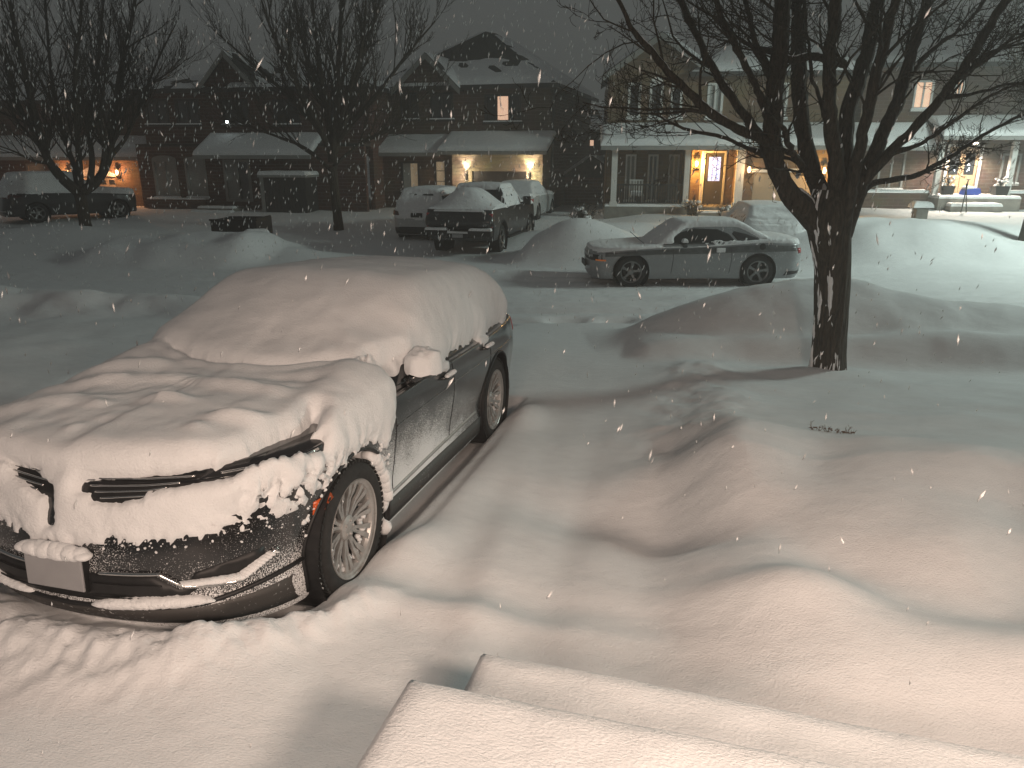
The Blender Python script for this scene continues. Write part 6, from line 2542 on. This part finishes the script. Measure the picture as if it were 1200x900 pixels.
def cp_inset(z, fr, side, re, y):
    f = spl(z, [.15, .3, .45, .6, .75, .9], [.10, .02, 0, .01, .0, .05])
    s = spl(z, [.15, .3, .5, .7, .85, 1.0], [.08, .03, .02, 0, .015, .05])
    r = spl(z, [.2, .35, .55, .75, .95], [.10, .02, .03, .02, .08])
    return f * fr + s * side + r * re


def cp_T(x, y):
    ax = np.abs(x)
    hood = spl(y, [-1, -.6, 0, .8, 1.2, 2.6, 3.2, 3.7, 4.1], [.82, .88, .92, .965, .97, 1.0, 1.05, 1.05, .99]) - .03 * (ax / .9) ** 3
    ws = .97 + (y - (.46 + .2 * (ax / .8) ** 2)) * .60
    side = .97 + (.86 - ax) * 1.9
    rear = 1.04 + (3.30 - .1 * (ax / .7) ** 2 - y) * .48
    roof = 1.435 - .035 * ((y - 2.0) / 1.0) ** 2 - .035 * (ax / .6) ** 2
    return smax(hood, smin(smin(ws, rear, .05), smin(side, roof, .06), .05), .02)


def cp_snow(X, Y, Z, nz, N, cl):
    t = .075 * sm(.55, .9, nz) + .01 * cl
    t = t - .03 * sm(1.0, .6, Y) * sm(.55, .9, nz)
    t = t + .02 * sm(.5, .8, nz) * sm(1.2, 1.3, Z)
    side = (nz < .55)
    # crusts along the window sills and on the rear bumper
    sill = np.exp(-((Z - 1.02 - .04 * cl * 3) / .05) ** 2) * (Y > 1.6) * (Y < 3.0) * .028
    ts = -.03 + sill * 1.6 + .03 * sm(3.6, 3.95, Y) * sm(.9, .3, Z) + .02 * cl * sm(3.4, 3.9, Y)
    ws = sm(1.1, .9, Y) * sm(.5, .7, Y) * sm(.95, 1.0, Z) * .05
    return np.where(side, ts + ws, t + ws * .4)


cy_ = 16.9
cpx = view_point(738, 322, cy_).x
CP, cbvh, cG = make_car('parked_car', 'silver two-door coupe with snow on its roof, thin aerial raised, parked side-on across the road',
                        (cpx, cy_ + .93, gh(4.5, 17.0) - .02), -math.pi / 2 + .03, cp_half, cp_sh, cp_inset, cp_T, (0, 2.946), .36, .42, PAINT_SILVER, (.3, 3.2), .19, 420, 34, 60, snow=cp_snow, wheel_x=.83, seed=4, wheel_w=.24, wheel_detail=1, rim=RIM_DARK)
for sg in (1, -1):
    patch('side_window', cbvh, [(.72, .97), (1.95, .985), (2.40, 1.04), (2.25, 1.20), (2.0, 1.30), (1.45, 1.32), (1.15, 1.24)], 'x', GLASS_DK, CP, .004, .004, .05, sign=sg)
    patch('quarter_window', cbvh, [(2.46, 1.05), (2.98, 1.08), (2.65, 1.20), (2.38, 1.26), (2.33, 1.20)], 'x', PAINT_DARK, CP, .004, .004, .05, sign=sg)
    patch('side_marker', cbvh, [(-.80, .60), (-.58, .60), (-.58, .635), (-.80, .635)], 'x', simple('amber_marker', (.8, .2, .04), .4, emit=(1, .30, .06), estr=.10), CP, .008, .01, .03, sign=sg)
    patch('upper_body_band', cbvh, [(-.6, .70), (.5, .755), (1.6, .765), (2.6, .80), (3.6, .82), (3.85, .82), (3.85, .94), (2.9, .965), (2.2, .925), (1.2, .885), (.2, .85), (-.6, .79)], 'x', BAND_GREY, CP, .003, .004, .06, sign=sg)
patch('headlight', cbvh, [(-.85, .60), (.85, .60), (.85, .74), (-.85, .74)], 'y', TRIM, CP, .004, .01, .06, sign=-1)
patch('tail_light', cbvh, [(-.85, .76), (.85, .76), (.85, .88), (-.85, .88)], 'y', RED_LENS, CP, .004, .01, .06)
patch('rear_diffuser', cbvh, [(3.55, .26), (3.95, .30), (3.95, .38), (3.62, .36)], 'x', TRIM, CP, .004, .01, .04)
m = MB()
for y0 in (.93, 2.28):
    out = []
    for k in range(12):
        z = .32 + .6 * k / 11
        h, nn, _, _ = cbvh.ray_cast(Vector((3, y0 + .03 * math.sin(k / 4), z)), Vector((-1, 0, 0)))
        out.append(h)
    m.tube(out, .006, 4)
m.build('door_seam', TRIM, CP)
m = MB()
m.tube([(.62, .38, .93), (.67, -.02, 1.25)], .008, 6)
m.build('aerial', METAL_BK, CP)
m = MB()
m.lathe([(.001, .02), (.07, .012), (.075, 0)], 'x', (.955, 3.0, .93), 14)
m.build('fuel_cap', METAL_BK, CP)
for sg in (1, -1):
    m = MB()
    m.box(sg * 1.0 - .09, sg * 1.0 + .09, 1.12, 1.24, .93, 1.04, .03)
    mr = m.build('door_mirror', PAINT_DARK, CP)
    snow_slab('mirror_snow', sg * 1.0 - .09, sg * 1.0 + .09, 1.12, 1.24, 1.04, .08, mr, .04, .01, .04, 1, SNOW_FAR)
    h, nn, _, _ = cbvh.ray_cast(Vector((sg * 3, 2.05, .84)), Vector((-sg, 0, 0)))
    m = MB()
    m.box(h.x - .01, h.x + .03 * sg + .005, 1.95, 2.15, .80, .90, .01)
    m.build('door_handle', SNOW_FAR, CP)
m = MB()
m.box(-.30, .30, -1.0, -.96, .42, .54)
m.build('front_plate', TRIM, CP)

# ---- pickup, tail towards the road
tr_half = [(0, -1.0), (.5, -.98), (.85, -.90), (.98, -.70), (1.02, -.3), (1.02, 1), (1.02, 3), (1.02, 4.5), (1.0, 4.70), (.90, 4.74), (.45, 4.75), (0, 4.75)]


def tr_sh(y, x):
    return spl(y, [-1, -.5, 1, 2.9, 3.1, 4.8], [1.08, 1.14, 1.20, 1.26, 1.28, 1.30])


def tr_inset(z, fr, side, re, y):
    s = spl(z, [.3, .5, .8, 1.0, 1.2, 1.35], [.07, .02, .0, .01, .02, .03])
    return s * (fr + side) + re * spl(z, [.3, .6, .75, .78, 1.3], [.10, .06, .06, .0, .0])


def tr_T(x, y):
    ax = np.abs(x)
    hood = spl(y, [-1, .5, 1.0, 2.8, 3.05, 4.8], [1.20, 1.27, 1.27, 1.27, 1.24, 1.26])
    cab = smin(smin(1.26 + (y - .75) * .85, 1.26 + (3.02 - y) * 3.0, .06), smin(1.26 + (.97 - ax) * 2.4, 1.90 - .03 * (ax / .7) ** 2, .06), .06)
    return smax(hood, cab, .02)


def tr_snow(X, Y, Z, nz, N, cl):
    t = .11 * sm(.5, .9, nz) + .01 * cl - .004
    heap = .62 * np.exp(-(np.abs(X) / .78) ** 2.4) * sm(4.78, 4.0, Y) * sm(2.6, 3.3, Y)
    t = np.where((Y > 3.03) & (nz > .5), .05 + heap, t)
    t = np.where(nz < .5, -.02 + .03 * sm(1.25, 1.35, Z) * (cl > -.1) + .02 * (cl - .25), t)
    # side windows of the cab stay plastered
    t = np.where((nz < .5) & (Z > 1.3) & (np.abs(X) > .6) & (Y < 2.85), .015 + .02 * cl, t)
    return t


px_, py_ = view_point(539, 300, 21.7).x, 21.7
tp_ = Vector((px_, py_))
TRz = math.pi + YAW + .0
# tail at local y=4.75 must sit at (px_, py_)
tl = Vector((-math.sin(TRz) * 4.75, math.cos(TRz) * 4.75))
TRK, tbvh, tG = make_car('pickup_truck', 'dark pickup truck seen from behind with a rounded heap of snow in its bed', (px_ - tl.x, py_ - tl.y, gh(px_, py_ + 1) - .03), TRz, tr_half, tr_sh, tr_inset, tr_T, (0, 3.65), .41, .50,
                         PAINT_TRUCK, (.6, 4.0), .42, 300, 26, 60, snow=tr_snow, wheel_x=.86, wheel_w=.27, seed=9, pitch=.01, lidpow=1.0, blend=.03)
TRK['category'] = 'pickup truck'
m = MB()
m.box(-.78, .78, 4.755, 4.775, .78, 1.24, .008)
m.box(-.74, .74, 4.776, 4.79, .84, .88)
m.box(-.74, .74, 4.776, 4.79, 1.10, 1.17)
tg = m.build('tailgate', TRIM, TRK)
m = MB()
m.box(-.22, .22, 4.776, 4.80, 1.02, 1.08)
m.build('handle', METAL_BK, tg)
snow_slab('tailgate_snow', -.76, .76, 4.70, 4.80, 1.245, .05, tg, .06, .02, .03, 3, SNOW_FAR)
m = MB()
m.box(-1.0, -.30, 4.72, 4.95, .56, .72, .02)
m.box(.30, 1.0, 4.72, 4.95, .56, .72, .02)
m.box(-.32, .32, 4.72, 4.93, .50, .64, .02)
bp_ = m.build('rear_bumper', TRIM, TRK)
snow_slab('bumper_snow', -1.0, -.34, 4.77, 4.96, .72, .07, bp_, .06, .02, .03, 5, SNOW_FAR)
snow_slab('bumper_snow', .34, 1.0, 4.77, 4.96, .72, .07, bp_, .06, .02, .03, 6, SNOW_FAR)
snow_slab('bumper_snow', -.32, .32, 4.77, 4.95, .64, .05, bp_, .06, .02, .03, 7, SNOW_FAR)
for sg in (1, -1):
    m = MB()
    m.box(min(sg * .83, sg * 1.0), max(sg * .83, sg * 1.0), 4.70, 4.775, .80, 1.20, .015)
    m.build('tail_light', simple('dim_red_lens_%d' % (sg + 1), (.42, .05, .06), .35), TRK)
    patch('side_window', tbvh, [(1.35, 1.34), (2.85, 1.34), (2.75, 1.74), (1.75, 1.76)], 'x', GLASS_DK, TRK, .004, .004, .08, sign=sg)
    m = MB()
    m.box(sg * 1.18 - .12, sg * 1.18 + .12, 1.15, 1.30, 1.28, 1.55, .03)
    m.tube([(sg * .98, 1.25, 1.33), (sg * 1.1, 1.24, 1.36)], .03, 6)
    mr = m.build('door_mirror', TRIM, TRK)
    snow_slab('mirror_snow', sg * 1.18 - .12, sg * 1.18 + .12, 1.15, 1.30, 1.55, .09, mr, .05, .01, .04, 1, SNOW_FAR)
    m = MB()
    m.box(sg * .99 - .06, sg * .99 + .06, .6, 3.0, .36, .42, .01)
    rb = m.build('running_board', TRIM, TRK)
    m = MB()
    for wy in (0, 3.65):
        pts = [(sg * 1.025, wy + .53 * math.cos(a), .41 + .53 * math.sin(a)) for a in [math.pi * k / 14 for k in range(15)]]
        m.tube(pts, .03, 6)
    m.build('wheel_arch_trim', TRIM, TRK)
patch('rear_window', tbvh, [(-.72, 1.32), (.72, 1.32), (.62, 1.78), (-.62, 1.78)], 'y', GLASS_DK, TRK, .05, .004, .1)
m = MB()
m.box(-.16, .16, 4.94, 4.96, .52, .62)
m.build('licence_plate', PLATE_M, TRK)


# ---- generic hatchback / crossover for the remaining snowed-in vehicles
def gen_shapes(L, W_, H, belt, hoodz, wsy, roof0, roof1, taily, fo=.85, wagon=True):
    hw = W_ / 2
    yt = L - fo
    half = [(0, -fo), (hw * .4, -fo + .02), (hw * .75, -fo + .12), (hw * .93, -fo + .32), (hw * .99, -.1), (hw, .6), (hw, 2.4), (hw * .99, yt - .55), (hw * .93, yt - .2), (hw * .75, yt - .06), (hw * .4, yt), (0, yt)]

    def sh_(y, x):
        return spl(y, [-fo, 0, wsy, 2.2, yt], [hoodz - .12, hoodz - .04, belt - .06, belt, belt + .02])

    def inset_(z, fr, side, re, y):
        s = spl(z, [.15, .3, .5, .7, .9, 1.1], [.10, .03, .015, 0, .015, .05])
        return s * (fr + side) + re * spl(z, [.2, .35, .55, .75, 1.0], [.10, .0, .0, .04, .08])

    def T_(x, y):
        ax = np.abs(x)
        hood = spl(y, [-fo, 0, wsy, wsy + .5, yt], [hoodz - .03, hoodz + .03, hoodz + .08, belt, belt + .03])
        ws = hoodz + .08 + (y - wsy - .2 * (ax / hw) ** 2) * ((H - hoodz - .08) / (roof0 - wsy))
        side = belt + (hw * .93 - ax) * ((H - belt) / (hw * .26))
        rear = belt + .03 + (taily - y) * ((H - belt) / (taily - roof1))
        roof = H - .03 * ((y - (roof0 + roof1) / 2) / 1.2) ** 2 - .04 * (ax / (hw * .7)) ** 2
        return smax(hood, smin(smin(ws, rear, .06), smin(side, roof, .06), .06), .02)
    return half, sh_, inset_, T_


def gen_snow(th, low, wrap=.0, rearcover=None):
    def f(X, Y, Z, nz, N, cl):
        t = th * sm(.45, .9, nz) + .012 * cl
        ts = np.where(Z > low + .08 * cl, .018 + wrap + .012 * cl, -.03)
        if rearcover is not None:
            r = N[..., 1] > .5
            ts = np.where(r, np.where(Z > rearcover + .06 * cl, .03 + .01 * cl, -.03), ts)
        return np.where(nz < .45, ts, t)
    return f


def place_tail(u, v, Y, L, fo, rz):
    p = view_point(u, v, Y)
    d = L - fo
    return (p.x + math.sin(rz) * d, Y - math.cos(rz) * d)


# pale hatchback left of the pickup
sh_ = gen_shapes(4.5, 1.85, 1.62, 1.02, .98, .55, 1.3, 3.1, 3.62)
rzH = math.pi + YAW
hx_, hy_ = place_tail(489, 285, 24.6, 4.5, .85, rzH)
HB_, hbvh, _ = make_car('parked_car', 'pale hatchback with a snow-caked rear window, left of the dark pickup', (hx_, hy_, gh(hx_ * .7, 25) - .03), rzH, *sh_, (0, 2.7), .34, .40, PAINT_WHITE, (.4, 3.0), .22, 240, 20, 44,
                        snow=gen_snow(.12, 1.05, rearcover=.72), wheel_x=.80, seed=14)
patch('rear_window_edge', hbvh, [(-.62, 1.44), (.62, 1.44), (.62, 1.49), (-.62, 1.49)], 'y', TRIM, HB_, .05, .01, .06)
for sg in (1, -1):
    patch('tail_light', hbvh, [(sg * .62, .84), (sg * .90, .84), (sg * .90, 1.0), (sg * .66, .96)], 'y', simple('smoked_lens_%d' % (sg + 1), (.06, .02, .02), .3), HB_, .045, .01, .04)
    patch('side_window', hbvh, [(1.1, 1.08), (3.3, 1.1), (3.1, 1.45), (1.6, 1.5)], 'x', GLASS_DK, HB_, .03, .01, .08, sign=sg)
patch('licence_plate', hbvh, [(-.20, .78), (.20, .78), (.20, .92), (-.20, .92)], 'y', TRIM, HB_, .045, .01, .05)
patch('lower_bumper', hbvh, [(-.82, .24), (.82, .24), (.82, .44), (.5, .48), (-.5, .48), (-.82, .44)], 'y', TRIM, HB_, .006, .01, .06)

# pale sedan ahead of the pickup
sh_ = gen_shapes(4.6, 1.82, 1.46, .98, .92, .6, 1.5, 2.7, 3.4)
sx_, sy_ = place_tail(598, 262, 29.2, 4.6, .85, rzH)
SD_, sbvh, _ = make_car('parked_car', 'pale sedan half hidden ahead of the pickup, beside the right-hand garage lamp', (sx_, sy_, gh(sx_ * .9, 29) - .02), rzH, *sh_, (0, 2.7), .33, .39, PAINT_WHITE, (.4, 3.0), .22, 220, 18, 40,
                        snow=gen_snow(.10, .95), wheel_x=.79, seed=17)
for sg in (1, -1):
    patch('tail_light', sbvh, [(sg * .55, .78), (sg * .86, .78), (sg * .86, .90), (sg * .58, .88)], 'y', RED_LENS, SD_, .006, .01, .04)

# dark wagon-like SUV far left
sh_ = gen_shapes(4.8, 1.92, 1.72, 1.08, 1.02, .6, 1.35, 3.35, 3.9)
rzS = math.atan2(-.80, .60) + math.pi + .0
rzS = math.radians(132)
fx_, fy_ = place_tail(2, 262, 28.6, 4.8, .85, rzS)
FS_, fbvh, _ = make_car('parked_car', 'snow-topped dark crossover at the far left beside the low-forked tree', (fx_, fy_, gh(-17, 30) - .0), rzS, *sh_, (0, 2.85), .36, .43, PAINT_DARK, (.4, 3.2), .25, 240, 20, 44,
                        snow=gen_snow(.16, 1.03, wrap=.02, rearcover=.95), wheel_x=.83, seed=22)
for sg in (1, -1):
    patch('tail_light', fbvh, [(sg * .60, .92), (sg * .93, .92), (sg * .93, 1.06), (sg * .64, 1.02)], 'y', simple('dark_lens_%d' % (sg + 1), (.10, .02, .02), .3), FS_, .008, .01, .04)
patch('rear_spoiler', fbvh, [(-.6, 1.56), (.6, 1.56), (.6, 1.62), (-.6, 1.62)], 'y', TRIM, FS_, .06, .01, .06)
patch('licence_plate', fbvh, [(-.2, .80), (.2, .80), (.2, .92), (-.2, .92)], 'y', PLATE_M, FS_, .008, .01, .05)
patch('bumper_trim', fbvh, [(-.8, .42), (.8, .42), (.8, .46), (-.8, .46)], 'y', RIM, FS_, .008, .01, .05)

# completely snowed-in vehicle behind the coupe's tail
sh_ = gen_shapes(4.7, 1.95, 1.48, 1.02, .98, .6, 1.2, 3.45, 3.82)
rzK = math.pi - .12
kx_, ky_ = place_tail(905, 300, 21.8, 4.7, .85, rzK)
KS_, kbvh, _ = make_car('parked_car', 'vehicle completely coated in smooth snow, behind the tail of the silver coupe', (kx_, ky_, -.05), rzK, *sh_, (0, 2.8), .36, .43, PAINT_DARK, (.4, 3.2), .25, 240, 20, 44,
                        snow=gen_snow(.17, .45, wrap=.08, rearcover=.50), wheel_x=.84, seed=27)

# ---- low black utility box showing above the snow on the left
bp0 = view_point(277, 291, 22.5)
bz = gh(bp0.x, 22.5)
TB = thing('utility_trailer', 'low black open trailer box sunk in the snow left of the sedan roof', 'trailer', (bp0.x, 22.5, bz), -.06)
m = MB()
m.box(-.70, .70, 0, .04, -.25, .44)
m.box(-.70, -.66, .041, 1.2, -.25, .44)
m.box(.66, .70, .041, 1.2, -.25, .50)
m.box(-.70, .70, 1.201, 1.24, -.25, .46)
m.build('side_panel', TRIM, TB)
m = MB()
m.box(-.74, .74, -.03, -.002, .42, .47)
for x in (-.70, -.24, .22, .66):
    m.box(x, x + .04, -.025, -.002, -.25, .419)
m.build('rail', METAL_BK, TB)
m = MB()
for k in range(9):
    blob(m, (.48 + .05 * k, -.10 + .02 * k, -.02 + .0 * k), (.20, .14, .22), k, 3, .03)
m.build('snow_lump', SNOW_FAR, TB, smooth=True)

# ================================================================== falling snow
def snowfall():
    rnd = np.random.RandomState(12)
    n = 9500
    Y = 1.3 + 21 * rnd.rand(n) ** .85
    X = (rnd.rand(n) * 2 - 1) * (1.2 + Y * .82)
    Z = rnd.rand(n) * 6.6
    g = ground_h(X, Y)
    keep = ((Y < 13) | (X < 2.5)) & ~((X > 5) & (Y > 8.5)) & (Z > g + .15) & ~((np.abs(X + 1.2) < 1.6) & (Y > 2.6) & (Y < 8.2) & (Z < 1.95)) & (np.hypot(X, Y) > 1.7)
    X, Y, Z = X[keep], Y[keep], Z[keep]
    vs, fs = [], []
    base = [(1, 0, 0), (-.5, .87, 0), (-.5, -.87, 0)]
    for i in range(len(X)):
        s = .0022 + .0030 * rnd.rand() ** 3 + .00046 * Y[i]
        L = s * rnd.uniform(2.4, 5.6)
        lean = rnd.normal(.16, .28)
        d = np.array([lean, rnd.normal(0, .15), 1.0])
        d /= np.linalg.norm(d)
        a = np.cross(d, [0, 1, 0])
        a /= np.linalg.norm(a)
        b = np.cross(d, a)
        c = np.array([X[i], Y[i], Z[i]])
        k = len(vs)
        jit = rnd.uniform(.7, 1.3, 4)
        vs.append(c + d * L * jit[0])
        for q, (u, w, _) in enumerate(base):
            vs.append(c + (a * u + b * w) * s * jit[1 + q])
        vs.append(c - d * L * jit[1])
        for q in range(3):
            r = (q + 1) % 3
            fs.append((k, k + 1 + q, k + 1 + r))
            fs.append((k + 4, k + 1 + r, k + 1 + q))
    me = mesh_from('falling_snow', np.array(vs), np.array(fs))
    m, nt, b = nodes_of('snowflake')
    b.inputs['Base Color'].default_value = (.9, .9, .9, 1)
    b.inputs['Roughness'].default_value = .6
    b.inputs['Subsurface Weight'].default_value = 0
    tr = nt.nodes.new('ShaderNodeBsdfTranslucent')
    tr.inputs[0].default_value = (.9, .9, .9, 1)
    mx = nt.nodes.new('ShaderNodeMixShader')
    mx.inputs[0].default_value = .45
    nt.links.new(b.outputs[0], mx.inputs[1])
    nt.links.new(tr.outputs[0], mx.inputs[2])
    nt.links.new(mx.outputs[0], nt.nodes['Material Output'].inputs['Surface'])
    me.materials.append(m)
    o = link('falling_snow', me)
    o['kind'] = 'stuff'


snowfall()

# ================================================================== snow-laden air
def haze():
    m = MB()
    m.box(-75, 75, -8, 110, -1.6, 16)
    mat = bpy.data.materials.new('haze')
    mat.use_nodes = True
    nt = mat.node_tree
    nt.nodes.clear()
    out = nt.nodes.new('ShaderNodeOutputMaterial')
    v = nt.nodes.new('ShaderNodeVolumePrincipled')
    v.inputs['Color'].default_value = (.90, .92, .92, 1)
    v.inputs['Density'].default_value = .0075
    v.inputs['Anisotropy'].default_value = .35
    nt.links.new(v.outputs[0], out.inputs['Volume'])
    o = m.build('haze', mat)
    o['kind'] = 'stuff'


haze()
